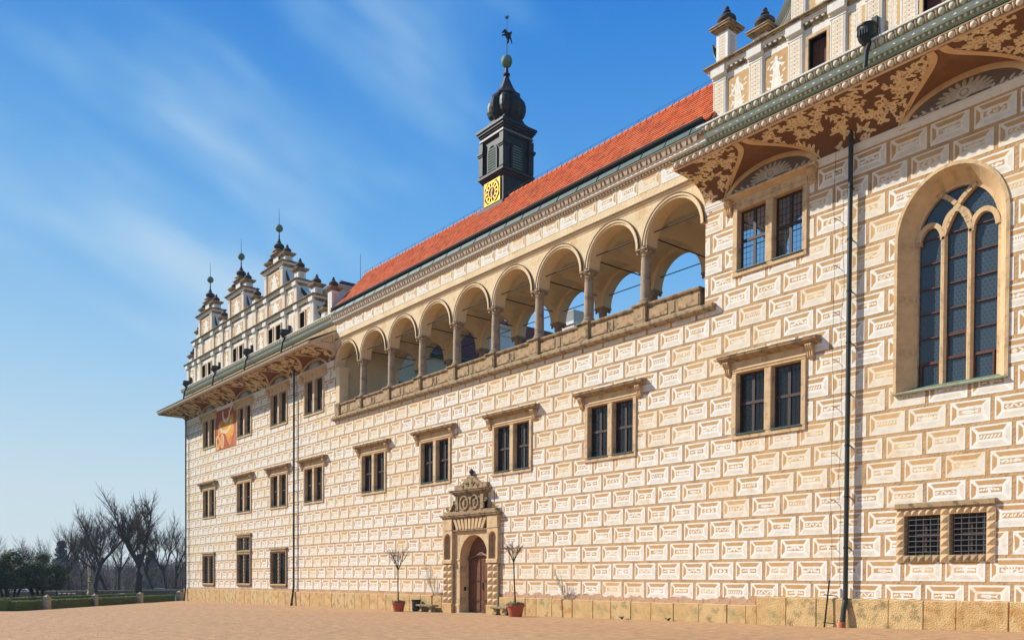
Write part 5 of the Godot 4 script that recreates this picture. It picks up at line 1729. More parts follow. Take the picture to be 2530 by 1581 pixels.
	for p in [[-0.1, 29.2], [-0.17, 29.1], [-0.22, 29.06], [-0.2, 29.01], [-0.12, 29.04], [-0.1, 28.95], [-0.2, 28.93], [-0.22, 28.85], [-0.16, 28.88], [-0.07, 28.84], [-0.03, 28.7], [0.04, 28.6], [0.02, 28.47], [-0.02, 28.42], [0.07, 28.42], [0.1, 28.58], [0.12, 28.68], [0.17, 28.5], [0.2, 28.36], [0.23, 28.4], [0.2, 28.62], [0.16, 28.78], [0.2, 28.9], [0.22, 29.02], [0.14, 28.97], [0.06, 29.0], [-0.02, 29.1], [-0.05, 29.18]]:
		pl.append(Vector2(p[0] * 1.3, p[1]))
	hs.ext(pl, -0.02, 0.02, Transform3D(Basis(Vector3(0, 1, 0), 0.6), Vector3(c.x, 0, c.z)))
	obj("horse", hs, M.iron, vn)
	var sr := MB.new()
	for k in 4:
		var a := PI * k / 4.0
		var d := Vector3(cos(a) * 0.8, sin(a), -cos(a) * 0.6) * 0.13
		sr.tube([Vector3(c.x, 29.8, c.z) - d, Vector3(c.x, 29.8, c.z) + d], [0.018, 0.018], 4)
	obj("star", sr, M.iron, vn)

# ---------------------------------------------------------------- castle: portal
func portal() -> void:
	var p := node("portal", castle)
	var gyv := -1.8
	var zf := 0.2
	var xc := -34.85
	holes.append(rectp(-36.3, -33.4, -3, 2.6))
	for sd in [[-37.22, -36.38], [-33.42, -32.58]]:
		bx("plinth_block", sd[0] - 0.03, sd[1] + 0.03, gyv - 0.2, -1.28, -0.05, zf + 0.04, M.plinth[3], p, 0.03)
		var w: float = (sd[1] - sd[0]) / 2.0
		for r in 6:
			for c in 2:
				var mb := MB.new()
				var a: float = sd[0] + c * w
				mb.pyr(a + 0.012, a + w - 0.012, -1.27 + r * 0.335, -0.96 + r * 0.335, -0.05, zf - 0.04, zf + 0.07)
				obj("diamond_block", mb, M.frame, p)
		bx("pier_core", sd[0] + 0.004, sd[1] - 0.004, -1.28, 0.74, -0.05, zf - 0.06, M.weather, p)
		bx("impost", sd[0] - 0.04, sd[1] + 0.04, 0.75, 0.97, -0.05, zf + 0.05, M.frame, p, 0.03)
		# niche
		var nb := MB.new()
		var o := PackedVector2Array([Vector2(sd[0] + 0.13, 0.9), Vector2(sd[1] - 0.13, 0.9)])
		o.append_array(arc((sd[0] + sd[1]) / 2, 1.98, (sd[1] - sd[0]) / 2 - 0.13, 0.32, 0, PI, 14))
		for q in cut(rectp(sd[0], sd[1], 0.972, 2.44), [o]): nb.ext(q, -0.04, zf)
		obj("niche_surround", nb, M.frame, p)
		var nk := MB.new()
		var xm: float = (sd[0] + sd[1]) / 2
		var r0: float = (sd[1] - sd[0]) / 2 - 0.13
		for k in 8:
			var a0 := PI * k / 8.0
			var a1 := PI * (k + 1) / 8.0
			nk.qa(Vector3(xm + r0 * cos(a0), 0.972, zf - 0.02 - 0.22 * sin(a0)), Vector3(xm + r0 * cos(a1), 0.972, zf - 0.02 - 0.22 * sin(a1)), Vector3(xm + r0 * cos(a1), 2.3, zf - 0.02 - 0.22 * sin(a1)), Vector3(xm + r0 * cos(a0), 2.3, zf - 0.02 - 0.22 * sin(a0)))
		obj("niche", nk, M.weather, p)
		bx("corner_block", sd[0], sd[1], 2.46, 3.06, -0.05, zf + 0.02, M.frame, p, 0.015)
	# flat arch of fluted voussoirs
	bx("lintel_back", -36.378, -33.422, 2.47, 3.05, -0.05, zf - 0.1, M.wood, p)
	for k in 9:
		var f0 := (k + 0.16) / 9.0
		var f1 := (k + 0.84) / 9.0
		var tp := [-36.37, -33.43]
		var bt := [-36.05, -33.75]
		var mb := MB.new()
		mb.ext(PackedVector2Array([Vector2(lerpf(bt[0], bt[1], f0), 2.48), Vector2(lerpf(bt[0], bt[1], f1), 2.48), Vector2(lerpf(tp[0], tp[1], f1), 3.04), Vector2(lerpf(tp[0], tp[1], f0), 3.04)]), zf - 0.1, zf - 0.01)
		obj("voussoir", mb, M.frame, p)
	bx("lintel_sill", -36.38, -33.42, 2.4, 2.468, -0.05, zf - 0.03, M.weather, p, 0.01)
	# round-arched door frame
	var ac := Vector2(-34.75, 1.0)
	var fr := MB.new()
	var op := PackedVector2Array([Vector2(ac.x - 1.17, -4), Vector2(ac.x + 1.17, -4)])
	op.append_array(arc(ac.x, ac.y, 1.17, 1.19, 0, PI, 28))
	for sd in [rectp(-36.37, ac.x, gyv - 0.2, 2.4), rectp(ac.x, -33.43, gyv - 0.2, 2.4)]:
		for q in cut(sd, [op]): fr.ext(q, -0.75, 0.02)
	obj("arch_frame", fr, M.frame, p)
	for s in [-1.0, 1.0]:
		bx("arch_base", ac.x + s * 1.33 - 0.2, ac.x + s * 1.33 + 0.2, gyv - 0.2, -1.3, -0.55, 0.06, M.frame, p, 0.03)
		bx("arch_impost", ac.x + s * 1.3 - 0.15, ac.x + s * 1.3 + 0.15, 0.9, 1.0, -0.7, 0.05, M.frame, p, 0.02)
	# door: one leaf, panelled tympanum and carved scroll transom
	var d := node("door", castle)
	for k in 2:
		var a := ac.x - 1.16 + k * 1.165
		var lf := MB.new()
		lf.box(a, a + 1.155, gyv - 0.1, 1.02, -0.62, -0.54)
		obj("leaf", lf, M.door, d)
		for q in [[-1.6, -1.25], [-1.1, -0.2], [-0.08, 0.92]]:
			bx("door_panel", a + 0.16, a + 1.0, q[0], q[1], -0.55, -0.515, M.door, d, 0.03)
			var mm := MB.new()
			for e in [[a + 0.12, a + 1.04, q[0] - 0.04, q[0]], [a + 0.12, a + 1.04, q[1], q[1] + 0.04], [a + 0.12, a + 0.16, q[0], q[1]], [a + 1.0, a + 1.04, q[0], q[1]]]: mm.box(e[0], e[1], e[2], e[3], -0.55, -0.5)
			obj("panel_moulding", mm, M.door, d)
	bx("handle", ac.x + 0.08, ac.x + 0.14, -0.55, -0.2, -0.54, -0.47, M.iron, d)
	var tyy := MB.new()
	tyy.ext(arc(ac.x, 1.02, 1.16, 1.16, 0, PI, 24), -0.64, -0.56)
	obj("door_tympanum", tyy, M.door, d)
	for s in [-1.0, 1.0]:
		var sc := MB.new()
		var pts := []
		var rad := []
		for k in 13:
			var f := k / 12.0
			pts.append(Vector3(ac.x + s * (0.12 + f * 1.02), 1.22 - 0.25 * f * f - 0.06 * sin(f * PI), -0.5 + 0.04 * sin(f * PI))); rad.append(0.085 - 0.03 * f)
		sc.tube(pts, rad, 8)
		obj("carved_scroll", sc, M.door, d)
	bx("carved_boss", ac.x - 0.17, ac.x + 0.17, 1.12, 1.34, -0.56, -0.42, M.door, d, 0.05)
	bx("door_bell", ac.x - 1.165, ac.x - 1.13, -0.62, -0.42, -0.35, -0.24, M.iron, p)
	bx("step", ac.x - 1.15, ac.x + 1.15, gyv - 0.2, gyv + 0.06, -0.5, 0.32, M.graystone, p, 0.02)
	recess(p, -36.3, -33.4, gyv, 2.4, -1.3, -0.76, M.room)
	# attic with two oval coats of arms
	var en := MB.new()
	en.steps(-37.2, -32.6, -0.02, zf, [[3.062, 3.12, 0.04], [3.122, 3.2, 0.1], [3.202, 3.26, 0.14]])
	obj("entablature", en, M.weather, p)
	bx("attic_foot", -37.05, -32.75, 3.262, 3.42, -0.02, zf + 0.02, M.weather, p, 0.02)
	bx("attic", -36.05, -33.65, 3.42, 4.2, -0.02, zf, M.weather, p, 0.02)
	for s in [-1.0, 1.0]:
		bx("attic_pilaster", xc + s * 1.06 - 0.13, xc + s * 1.06 + 0.13, 3.43, 4.19, -0.02, zf + 0.05, M.weather, p, 0.015)
		var ov := MB.new()
		var oc := Vector2(xc + s * 0.43, 3.8)
		arch_ring(ov, oc.x, oc.y, Vector2(0.28, 0.3), Vector2(0.37, 0.37), zf - 0.02, zf + 0.07, 28, 0, TAU)
		obj("oval_frame", ov, M.weather, p)
		var sh := MB.new()
		sh.lathe([Vector2(0.27, 0.0), Vector2(0.2, 0.03), Vector2(0.1, 0.055), Vector2(0, 0.06)], Vector3.ZERO, 20)
		var so := obj("oval_shield", sh, M.urn, p)
		so.transform = Transform3D(Basis(Vector3(1, 0, 0), Vector3(0, 0, -1), Vector3(0, 1.1, 0)), Vector3(oc.x, oc.y, zf))
		var cr := MB.new()
		cr.ext(PackedVector2Array([Vector2(oc.x - 0.11, 3.93), Vector2(oc.x + 0.11, 3.93), Vector2(oc.x + 0.1, 3.72), Vector2(oc.x, 3.6), Vector2(oc.x - 0.1, 3.72)]), zf, zf + 0.09)
		obj("coat_of_arms", cr, M.weather, p)
		# scroll beside the attic
		var vp := PackedVector2Array([Vector2(xc + s * 1.2, 3.42)])
		for k in 15:
			var f := k / 14.0
			vp.append(Vector2(xc + s * (1.2 + 0.9 * f), 4.02 - 0.62 * sin(f * PI / 2) + 0.1 * sin(f * TAU)))
		vp.append(Vector2(xc + s * 2.1, 3.42))
		var vm := MB.new()
		vm.ext(vp, -0.02, zf - 0.02)
		for q in [[1.32, 3.86, 0.11], [1.95, 3.55, 0.12]]:
			var pts := []
			var rad := []
			for k in 15:
				var a := TAU * k / 10.0
				var r: float = q[2] * (1.0 - k / 18.0)
				pts.append(Vector3(xc + s * (q[0] + r * cos(a)), q[1] + r * sin(a), zf)); rad.append(0.028)
			vm.tube(pts, rad, 5)
		obj("scroll", vm, M.weather, p)
	var c2 := MB.new()
	c2.steps(-36.15, -33.55, -0.02, zf, [[4.202, 4.26, 0.04], [4.262, 4.34, 0.1], [4.342, 4.42, 0.2], [4.422, 4.46, 0.24]])
	obj("attic_cornice", c2, M.weather, p)
	var pd := MB.new()
	var pp := PackedVector2Array([Vector2(-36.2, 4.462), Vector2(-33.5, 4.462), Vector2(-33.5, 4.72), Vector2(-33.7, 4.74), Vector2(-33.9, 4.66), Vector2(-34.3, 4.88), Vector2(-34.6, 5.08), Vector2(-34.85, 5.14), Vector2(-35.1, 5.08), Vector2(-35.4, 4.88), Vector2(-35.8, 4.66), Vector2(-36.0, 4.74), Vector2(-36.2, 4.72)])
	pd.ext(pp, -0.02, zf - 0.02)
	for s in [-1.0, 1.0]:
		for q in [[0.22, 4.72, 0.14], [0.62, 4.62, 0.11]]:
			var pts := []
			var rad := []
			for k in 13:
				var a := TAU * k / 9.0
				var r: float = q[2] * (1.0 - k / 16.0)
				pts.append(Vector3(xc + s * (q[0] + r * cos(a)), q[1] + r * sin(a), zf - 0.01)); rad.append(0.03)
			pd.tube(pts, rad, 5)
	obj("pediment", pd, M.weather, p)
	var fb := MB.new()
	fb.lathe([Vector2(0.06, 5.12), Vector2(0.09, 5.16), Vector2(0.05, 5.2), Vector2(0.12, 5.3), Vector2(0.12, 5.36), Vector2(0.05, 5.46), Vector2(0, 5.5)], Vector3(xc, 0, 0.1), 12)
	obj("finial", fb, M.urn, p)

func plinth() -> void:
	var pl := node("plinth", castle)
	var x := -78.08
	var k := 0
	while x < XR1:
		var w := rng.randf_range(0.75, 1.35)
		if x > -18.0: w = rng.randf_range(0.9, 1.5)
		var e := x + w
		if x < -37.3 and e > -37.3: e = -37.26
		if x < -18.0 and e > -18.0: e = -17.95
		if x > -37.3 and x < -32.55:
			x = -32.53
			continue
		var top := lerpf(-1.03, -0.9, clampf((x + 78) / 40.0, 0, 1)) if x < -18.0 else -0.57 + rng.randf_range(-0.01, 0.01)
		if x > -32.6 and x < -18.0: top = -0.885
		var mb := MB.new()
		var zf := 0.13 + rng.randf_range(-0.012, 0.012) + (0.02 if x > -18.0 else 0.0)
		var g := gy(x) - 0.3
		mb.bbox(x + 0.004, e - 0.004, g, top + rng.randf_range(-0.012, 0.012), -0.02, zf, 0.022)
		obj("plinth_stone", mb, M.plinth[rng.randi() % 4], pl)
		x = e
		k += 1
	# weathered bare plaster above the stones, with a broken upper edge
	for seg in [[-57.5, -37.4, -0.93], [-32.5, -18.1, -0.88], [-17.9, -9.0, -0.575], [-77.5, -58.5, -1.02]]:
		var p := PackedVector2Array([Vector2(seg[0], seg[2] - 0.04), Vector2(seg[1], seg[2] - 0.04)])
		var n := int((seg[1] - seg[0]) / 0.12)
		var f := FastNoiseLite.new()
		f.seed = int(seg[0]); f.frequency = 0.5
		for i in n + 1:
			var xx := lerpf(seg[1], seg[0], i / float(n))
			var hgt := 0.2 if seg[0] == -32.5 else (0.07 if seg[0] < -50 else 0.03)
			p.append(Vector2(xx, seg[2] + maxf(0.0, hgt + f.get_noise_1d(xx * 3.0) * hgt * 0.9 + rng.randf_range(-0.035, 0.035))))
		var mb := MB.new()
		mb.ext(p, 0.0, 0.013, Transform3D.IDENTITY, false)
		obj("bare_plaster", mb, M.rough, pl)

func downpipe(x: float, ytop: float, r: float, red: bool) -> void:
	var d := node("downpipe", castle)
	var g := gy(x)
	var z := 0.2
	var s := MB.new()
	s.tube([Vector3(x, -0.75, z), Vector3(x, ytop - 0.1, z), Vector3(x, ytop + 0.3, z), Vector3(x, ytop + 0.42, z - 0.02)], [r, r, r, r * 0.6], 14)
	obj("pipe", s, M.pipe, d)
	var y := -0.6
	while y < ytop - 0.4:
		var c := MB.new()
		c.lathe([Vector2(r, y), Vector2(r + 0.012, y), Vector2(r + 0.012, y + 0.045), Vector2(r, y + 0.045)], Vector3(x, 0, z), 14)
		c.box(x - 0.02, x + 0.02, y + 0.01, y + 0.035, 0.0, z - r)
		obj("pipe_collar", c, M.iron, d)
		y += 1.62
	var b := MB.new()
	b.tube([Vector3(x, -0.6, z), Vector3(x, g + 0.55, z + 0.1), Vector3(x, g + 0.18, z + 0.14), Vector3(x, g + 0.1, z + 0.16)], [r * 1.1, r * 1.1, r * 1.15, r * 1.3], 14)
	obj("shoe", b, M.pipe, d)
	var f := MB.new()
	f.lathe([Vector2(r * 1.35, g - 0.05), Vector2(r * 1.35, g + 0.17), Vector2(r * 1.1, g + 0.18)], Vector3(x, 0, z + 0.16), 14)
	obj("drain_socket", f, M.terra if red else M.iron, d)

func courtyard_wing() -> void:   # seen through the arcade
	var c := node("courtyard_wing", castle)
	bx("wall", -60, -53.7, -3, 16.4, -60, -4.7, M.vault, c)
	for k in 8:
		var z := -7.0 - k * 3.6
		for lv in [[1.0, 4.4], [6.4, 9.4], [11.2, 14.2]]:
			var ar := MB.new()
			var p := PackedVector2Array([Vector2(-1.25, lv[0]), Vector2(1.25, lv[0])])
			p.append_array(arc(0, lv[1] - 1.2, 1.25, 1.2, 0, PI, 14))
			ar.ext(p, -0.1, 0.02, Transform3D(Basis(Vector3(0, 0, -1), Vector3(0, 1, 0), Vector3(1, 0, 0)), Vector3(-53.7, 0, z)), false)
			obj("arcade_opening", ar, M.room, c)
			var av := MB.new()
			var xf := Transform3D(Basis(Vector3(0, 0, -1), Vector3(0, 1, 0), Vector3(1, 0, 0)), Vector3(-53.7, 0, z))
			var tmp := MB.new()
			arch_ring(tmp, 0, lv[1] - 1.2, Vector2(1.25, 1.2), Vector2(1.42, 1.37), 0, 0.08, 16)
			for i in tmp.v.size():
				av.v.append(xf * tmp.v[i]); av.n.append(xf.basis * tmp.n[i]); av.uv.append(Vector2.ZERO)
			obj("archivolt", av, M.arcade, c)
	var ev := MB.new()
	ev.box(-60, -53.3, 16.4, 16.5, -60, -4.75); ev.box(-60, -53.15, 16.5, 16.62, -60, -4.75)
	obj("eaves_cornice", ev, M.copper, c)
	var ex := 0.2
	var tr := MB.new()
	for r in 26:   # tile courses
		var a := Vector2(-53.2 - r * 0.19, 16.62 + r * 0.21)
		var b := a + Vector2(-0.19, 0.21)
		tr.q(Vector3(a.x + 0.02, a.y + 0.03, -4.8), Vector3(a.x + 0.02, a.y + 0.03, -60), Vector3(b.x, b.y, -60), Vector3(b.x, b.y, -4.8), Vector3(0.75, 0.66, 0))
		tr.q(Vector3(a.x + 0.02, a.y - 0.015, -4.8), Vector3(a.x + 0.02, a.y - 0.015, -60), Vector3(a.x + 0.02, a.y + 0.03, -60), Vector3(a.x + 0.02, a.y + 0.03, -4.8), Vector3(1, -0.2, 0).normalized())
	tr.q(Vector3(-58.2, 22.0, -4.8), Vector3(-58.2, 22.0, -60), Vector3(-64, 16.6, -60), Vector3(-64, 16.6, -4.8), Vector3(-0.7, 0.7, 0))
	obj("tile_courses", tr, M.oldtile, c)
	var dm := node("dormer_gable", c)
	var dg := MB.new()
	dg.box(-57, -54.2, 17.5, 19.95, -18.8, -15.8)
	dg.steps(-57, -54.2, -18.8, -15.8, [[19.35, 19.42, 0.08], [19.9, 20.0, 0.14], [20.0, 20.08, 0.22]])
	dm.free()
	obj("dormer_gable", dg, M.white, c)
	var dr := MB.new()
	dr.lathe([Vector2(2.1, 20.08), Vector2(1.4, 20.4), Vector2(0.5, 21.0), Vector2(0.1, 21.5)], Vector3(-55.6, 0, -17.3), 4, 0, 0, PI / 4)
	obj("dormer_roof", dr, M.tile[1], c)
	var ch := MB.new()
	ch.box(-55.2, -53.7, 16.6, 21.6, -25.8, -24.4)
	obj("chimney", ch, M.white, c)
	var ct := MB.new()
	ct.lathe([Vector2(1.06, 21.55), Vector2(1.14, 21.62), Vector2(1.06, 21.7), Vector2(1.06, 21.9), Vector2(1.45, 22.55), Vector2(1.5, 22.6), Vector2(1.5, 22.66), Vector2(0, 22.66)], Vector3(-54.45, 0, -25.1), 4, 0, 0, PI / 4)
	obj("chimney_head", ct, M.white, c)

func build_castle() -> void:
	castle = node("castle", self)
	tag(castle, "long cream castle facade of sgraffito blocks with arcade, orange roof, stepped gables and clock tower", "castle")
	for x in [-72.0, -64.4, -58.1, -52.56]:
		window2(x, 10.71, true, {"lead": false, "curtain": x == -64.4 or x == -58.1})
	window2(-17.69, 10.79, true, {"open": true})
	for x in [-72.0, -64.45, -58.07, -52.57]: window2(x, 4.88, false, {"lead": false})
	for x in [-44.75, -38.25, -31.75, -25.27]: window2(x, 4.94, false)
	window2(-17.67, 5.0, false)
	window_low(-72.02, -0.75, false)
	window_low(-64.38, -0.7, true)
	window_low(-58.02, -0.69, false)
	window_grate()
	window_gothic()
	portal()
	var wl := wall_sheet(castle, XL0, XL1, -3.2, 16.0, M.plaster)
	var wm := wall_sheet(castle, XL1, XR0, -3.2, 10.0, M.plaster)
	var wr := wall_sheet(castle, XR0, XR1, -3.2, 16.0, M.plaster)
	var sd := rectp(-70.47, -66.03, 10.33, 13.47)
	holes.append(sd)
	var ph := PackedVector2Array([Vector2(-37.2, -3), Vector2(-32.6, -3), Vector2(-32.6, 3.3), Vector2(-33.6, 3.9), Vector2(-33.6, 4.6), Vector2(-34.85, 5.05), Vector2(-36.1, 4.6), Vector2(-36.1, 3.9), Vector2(-37.2, 3.3)])
	holes.append(ph)
	plan_panels([[wl, XL0, XL1, 13.5], [wm, XL1, XR0, 9.88], [wr, XR0, XR1, 13.5]])
	build_panels()
	plinth()
	var su := MB.new()
	su.ext(sd, 0.0, 0.02, Transform3D.IDENTITY, false, Vector2(-70.47, 13.47), Vector2(1 / 4.44, -1 / 3.14))
	obj("sundial", su, M.sundial, castle)
	loggia()
	roof()
	cornice(-49.6, -20.35, 0.0, castle, false)
	cornice(XL0 - 0.3, XL1 + 0.25, 0.13, castle, true)
	cornice(XR0 - 0.2, XR1, 0.13, castle, true)
	cove(XL0, XL1, 14.38, [-72.0, -64.4, -58.1, -52.56], true, true)
	cove(XR0, XR1, 14.52, [-17.69, -11.25, -4.8, 1.65], false, false)
	gable_left()
	gable_right()
	tower()
	downpipe(-77.25, 13.9, 0.06, false)
	downpipe(-55.2, 13.9, 0.066, false)
	downpipe(-14.6, 13.75, 0.075, true)
	courtyard_wing()
	# mass of the building behind the front
	bx("rear_mass", XL0 + 0.02, XL1 - 0.3, -3.2, 16.5, -4.69, -1.35, M.plaster, castle)
	bx("rear_mass", XL0 + 0.02, -60.1, -3.2, 16.5, -14, -4.72, M.plaster, castle)
	bx("rear_mass", XL1, -12.3, -3.2, 9.85, -4.6, -1.35, M.plaster, castle)
	bx("rear_mass", XR0, XR1, -3.2, 9.8, -14, -4.7, M.plaster, castle)
	bx("rear_mass", -12.2, XR1, -3.2, 16.5, -14, -1.35, M.plaster, castle)
	bx("rear_mass", XR0, -12.2, 15.1, 16.5, -14, -0.7, M.plaster, castle)
	bx("side_wall", XL0, XL0 + 0.02, -3.2, 16.0, -14, -0.002, M.plaster, castle)

# ---------------------------------------------------------------- surroundings
func ground() -> void:
	var mb := MB.new()
	var xs := [-420.0, -300.0, -220.0, -160.0, -120.0, -100.0]
	for i in 60: xs.append(-90.0 + i * 1.6)
	for x in [10.0, 30.0, 60.0, 120.0, 300.0]: xs.append(x)
	var zs := [-420.0, -250.0, -150.0, -90.0, -50.0, -20.0, -5.0, 10.0, 30.0, 60.0, 120.0, 300.0]
	for i in xs.size() - 1:
		for j in zs.size() - 1:
			mb.q(Vector3(xs[i], gy(xs[i]) - 0.03, zs[j + 1]), Vector3(xs[i + 1], gy(xs[i + 1]) - 0.03, zs[j + 1]), Vector3(xs[i + 1], gy(xs[i + 1]) - 0.03, zs[j]), Vector3(xs[i], gy(xs[i]) - 0.03, zs[j]), Vector3(0, 1, 0))
	obj("ground", mb, M.grass, self, "structure")
	# gravel forecourt, bounded on the left by the hedge line
	var g := MB.new()
	g.colored = true
	var f := FastNoiseLite.new()
	f.seed = 4; f.frequency = 0.09; f.fractal_octaves = 4
	var step := 0.5
	var edge := func(z: float) -> float: return -78.4 + maxf(0.0, z) * 1.47 if z < 17.2 else -53.1 - (z - 17.2) * 0.85
	var z := -0.05
	while z < 60.0:
		var dz := step if z < 24.0 else 4.0
		var x := -90.0
		var row0: float = edge.call(z)
		var row1: float = edge.call(z + dz)
		var N := 110
		for i in N:
			var P := []
			for e in [[0, 1], [1, 1], [1, 0], [0, 0]]:
				var xa: float = maxf(-140.0, row0 if e[1] == 0 else row1)
				var t := pow((i + e[0]) / float(N), 0.8)
				var xx := lerpf(xa, 30.0, t)
				var zz: float = z + dz * e[1]
				P.append(Vector3(xx, gy(xx) + 0.012 * f.get_noise_2d(xx * 2.0, zz * 2.0), zz))
			var cn := f.get_noise_2d(P[0].x * 0.8, P[0].z * 2.0)
			var k := 1.0 + cn * 0.09
			g.cur = Color(k, k * (1.0 + cn * 0.02), k)
			g.q(P[0], P[1], P[2], P[3], Vector3(0, 1, 0), Vector2(P[0].x, P[0].z), Vector2(P[1].x, P[1].z), Vector2(P[2].x, P[2].z), Vector2(P[3].x, P[3].z))
		z += dz
	obj("forecourt", g, M.gravel, self, "structure")
	var pb := MB.new()   # loose pebbles
	for i in 2600:
		var x := rng.randf_range(-60, -8)
		var zz := rng.randf_range(0.25, 22.0)
		if x < -76.0 + zz * 1.5: continue
		var r := rng.randf_range(0.008, 0.022)
		pb.lathe([Vector2(0, -r * 0.3), Vector2(r, 0), Vector2(0, r * 0.7)], Vector3(x, gy(x) + 0.008, zz), 5)
	var po := obj("pebbles", pb, M.rough, self, "stuff")
	tag(po, "scattered pale pebbles lying on the gravel forecourt", "pebbles", "", "stuff")
	# far wooded hill
	var h := MB.new()
	var n := 60
	var hn := FastNoiseLite.new()
	hn.seed = 9; hn.frequency = 0.02; hn.fractal_octaves = 5
	for i in n:
		for j in 8:
			var P := []
			for e in [[0, 0], [1, 0], [1, 1], [0, 1]]:
				var sx := lerpf(-500, 900, (i + e[0]) / float(n))
				var d: float = 260.0 + (j + e[1]) * 22.0
				var p := px3(sx, 1440, d)
				var hh: float = sin((j + e[1]) / 8.0 * PI / 2) * (9.0 + 5.0 * hn.get_noise_1d(sx * 0.6) + 2.0 * hn.get_noise_2d(sx * 5.0, d))
				P.append(Vector3(p.x, -6.0 + hh + clampf((sx - 100) * 0.012, -2, 4), p.z))
			h.qa(P[0], P[1], P[2], P[3])
	obj("hill", h, M.hill, self, "structure")

func grow(w: MB, tw: MB, p: Vector3, d: Vector3, ln: float, r: float, lv: int, R: RandomNumberGenerator, spread: float) -> void:
	var pts := [p]
	var rad := [r]
	var q := p
	var dir := d
	var k := 4 if lv < 3 else 2
	for i in k:
		dir = (dir + Vector3(R.randf_range(-1, 1), R.randf_range(-0.5, 0.8), R.randf_range(-1, 1)) * 0.16).normalized()
		q += dir * ln / k
		pts.append(q)
		rad.append(r * lerpf(1.0, 0.62, (i + 1) / float(k)))
	if lv <= 2: w.tube(pts, rad, 7 if lv < 2 else 5)
	else: tw.tube(pts, rad, 3)
	if lv >= 6: return
	var nb: int = [3, 3, 3, 3, 3, 2][lv]
	for i in nb:
		var f := R.randf_range(0.45, 1.0) if lv > 0 else R.randf_range(0.7, 1.0)
		var at: Vector3 = pts[clampi(int(f * k), 1, k)]
		var side := Vector3(R.randf_range(-1, 1), 0, R.randf_range(-1, 1)).normalized()
		var nd := (dir * (1.0 - spread) + side * spread + Vector3(0, 0.28, 0)).normalized()
		grow(w, tw, at, nd, ln * R.randf_range(0.55, 0.78), r * R.randf_range(0.42, 0.6), lv + 1, R, spread)
	if lv > 0:
		grow(w, tw, q, (dir + Vector3(0, 0.12, 0)).normalized(), ln * 0.72, r * 0.6, lv + 1, R, spread)
func bare_tree(at: Vector3, height: float, tr: float, sd: int, lean: Vector3, spread: float, label: String) -> void:
	var R := RandomNumberGenerator.new()
	R.seed = sd
	var w := MB.new()
	var t := MB.new()
	w.tube([Vector3(0, -0.4, 0), Vector3(0, 0.25, 0), Vector3(0, 0.7, 0)], [tr * 1.5, tr * 1.15, tr], 9)
	grow(w, t, Vector3(0, 0.6, 0), (Vector3.UP + lean).normalized(), height * 0.3, tr, 0, R, spread)
	var top := 0.0
	for v in t.v: top = maxf(top, v.y)
	var o := node("bare_tree", self)
	o.position = at
	var s := height / maxf(top, 1.0)
	o.scale = Vector3.ONE * s
	obj("trunk", w, M.bark, o)
	obj("crown", t, M.twig, o)
	tag(o, label, "tree", "bare trees beyond the castle corner")
func leaves(mb: MB, c: Vector3, rad: Vector3, n: int, size: float, R: RandomNumberGenerator, cols: Array, shell := 0.55) -> void:
	mb.colored = true
	for i in n:
		var d := Vector3(R.randfn(), R.randfn(), R.randfn()).normalized()
		var p := c + d * rad * lerpf(shell, 1.0, pow(R.randf(), 0.6))
		var a := Vector3(R.randfn(), R.randfn(), R.randfn()).normalized()
		var b := a.cross(d + Vector3(0.01, 0.02, 0)).normalized()
		var s := size * R.randf_range(0.6, 1.3)
		mb.cur = cols[R.randi() % cols.size()]
		var nn := (d + Vector3(0, 0.3, 0)).normalized()
		mb.t(p - b * s * 0.35, p + b * s * 0.35, p + a * s, nn)
func yew(at: Vector3, s: float, sd: int, label: String) -> void:
	var R := RandomNumberGenerator.new()
	R.seed = sd
	var o := node("evergreen_tree", self)
	o.position = at
	var w := MB.new()
	var l := MB.new()
	var cols := [Color(0.04, 0.06, 0.018), Color(0.05, 0.07, 0.02), Color(0.06, 0.08, 0.024), Color(0.08, 0.095, 0.03)]
	for k in 5:
		var a := TAU * k / 5.0 + R.randf()
		var e := Vector3(cos(a) * 1.3, 2.0, sin(a) * 1.3) * s
		w.tube([Vector3(cos(a) * 0.2, -0.2, sin(a) * 0.2) * s, e * 0.5 + Vector3(0, 0.2, 0), e], [0.13 * s, 0.09 * s, 0.05 * s], 6)
	for k in 40:
		var a := R.randf() * TAU
		var rr := sqrt(R.randf()) * 2.2 * s
		var y := R.randf_range(1.5, 4.5 - rr / s * 0.75) * s
		var c := Vector3(cos(a) * rr, y, sin(a) * rr)
		leaves(l, c, Vector3(0.75, 0.5, 0.75) * s * R.randf_range(0.7, 1.15), 420, 0.13, R, cols, 0.3)
	obj("trunk", w, M.bark, o)
	obj("crown", l, M.yew, o)
	tag(o, label, "tree")
func conifer(at: Vector3, hgt: float, sd: int, label: String) -> void:
	var R := RandomNumberGenerator.new()
	R.seed = sd
	var o := node("conifer", self)
	o.position = at
	var w := MB.new()
	w.tube([Vector3(0, -0.5, 0), Vector3(0, hgt * 0.95, 0)], [0.3, 0.04], 6)
	obj("trunk", w, M.bark, o)
	var l := MB.new()
	for k in 46:
		var f := k / 46.0
		for i in 9:
			var a := R.randf() * TAU
			var rr := (1.0 - f) * hgt * 0.27 * R.randf_range(0.6, 1.1) + 0.2
			var y := hgt * (0.12 + 0.86 * f)
			var tip := Vector3(cos(a) * rr, y - rr * 0.25, sin(a) * rr)
			for b in 10:
				var p := Vector3(0, y, 0).lerp(tip, R.randf_range(0.3, 1.0))
				var s := Vector3(R.randfn(), R.randfn() * 0.4, R.randfn()) * 0.4
				l.t(p, p + s, p + Vector3(cos(a), -0.5, sin(a)) * 0.7, Vector3(0, 1, 0.2).normalized())
	obj("crown", l, M.conifer, o)
	tag(o, label, "tree", "")
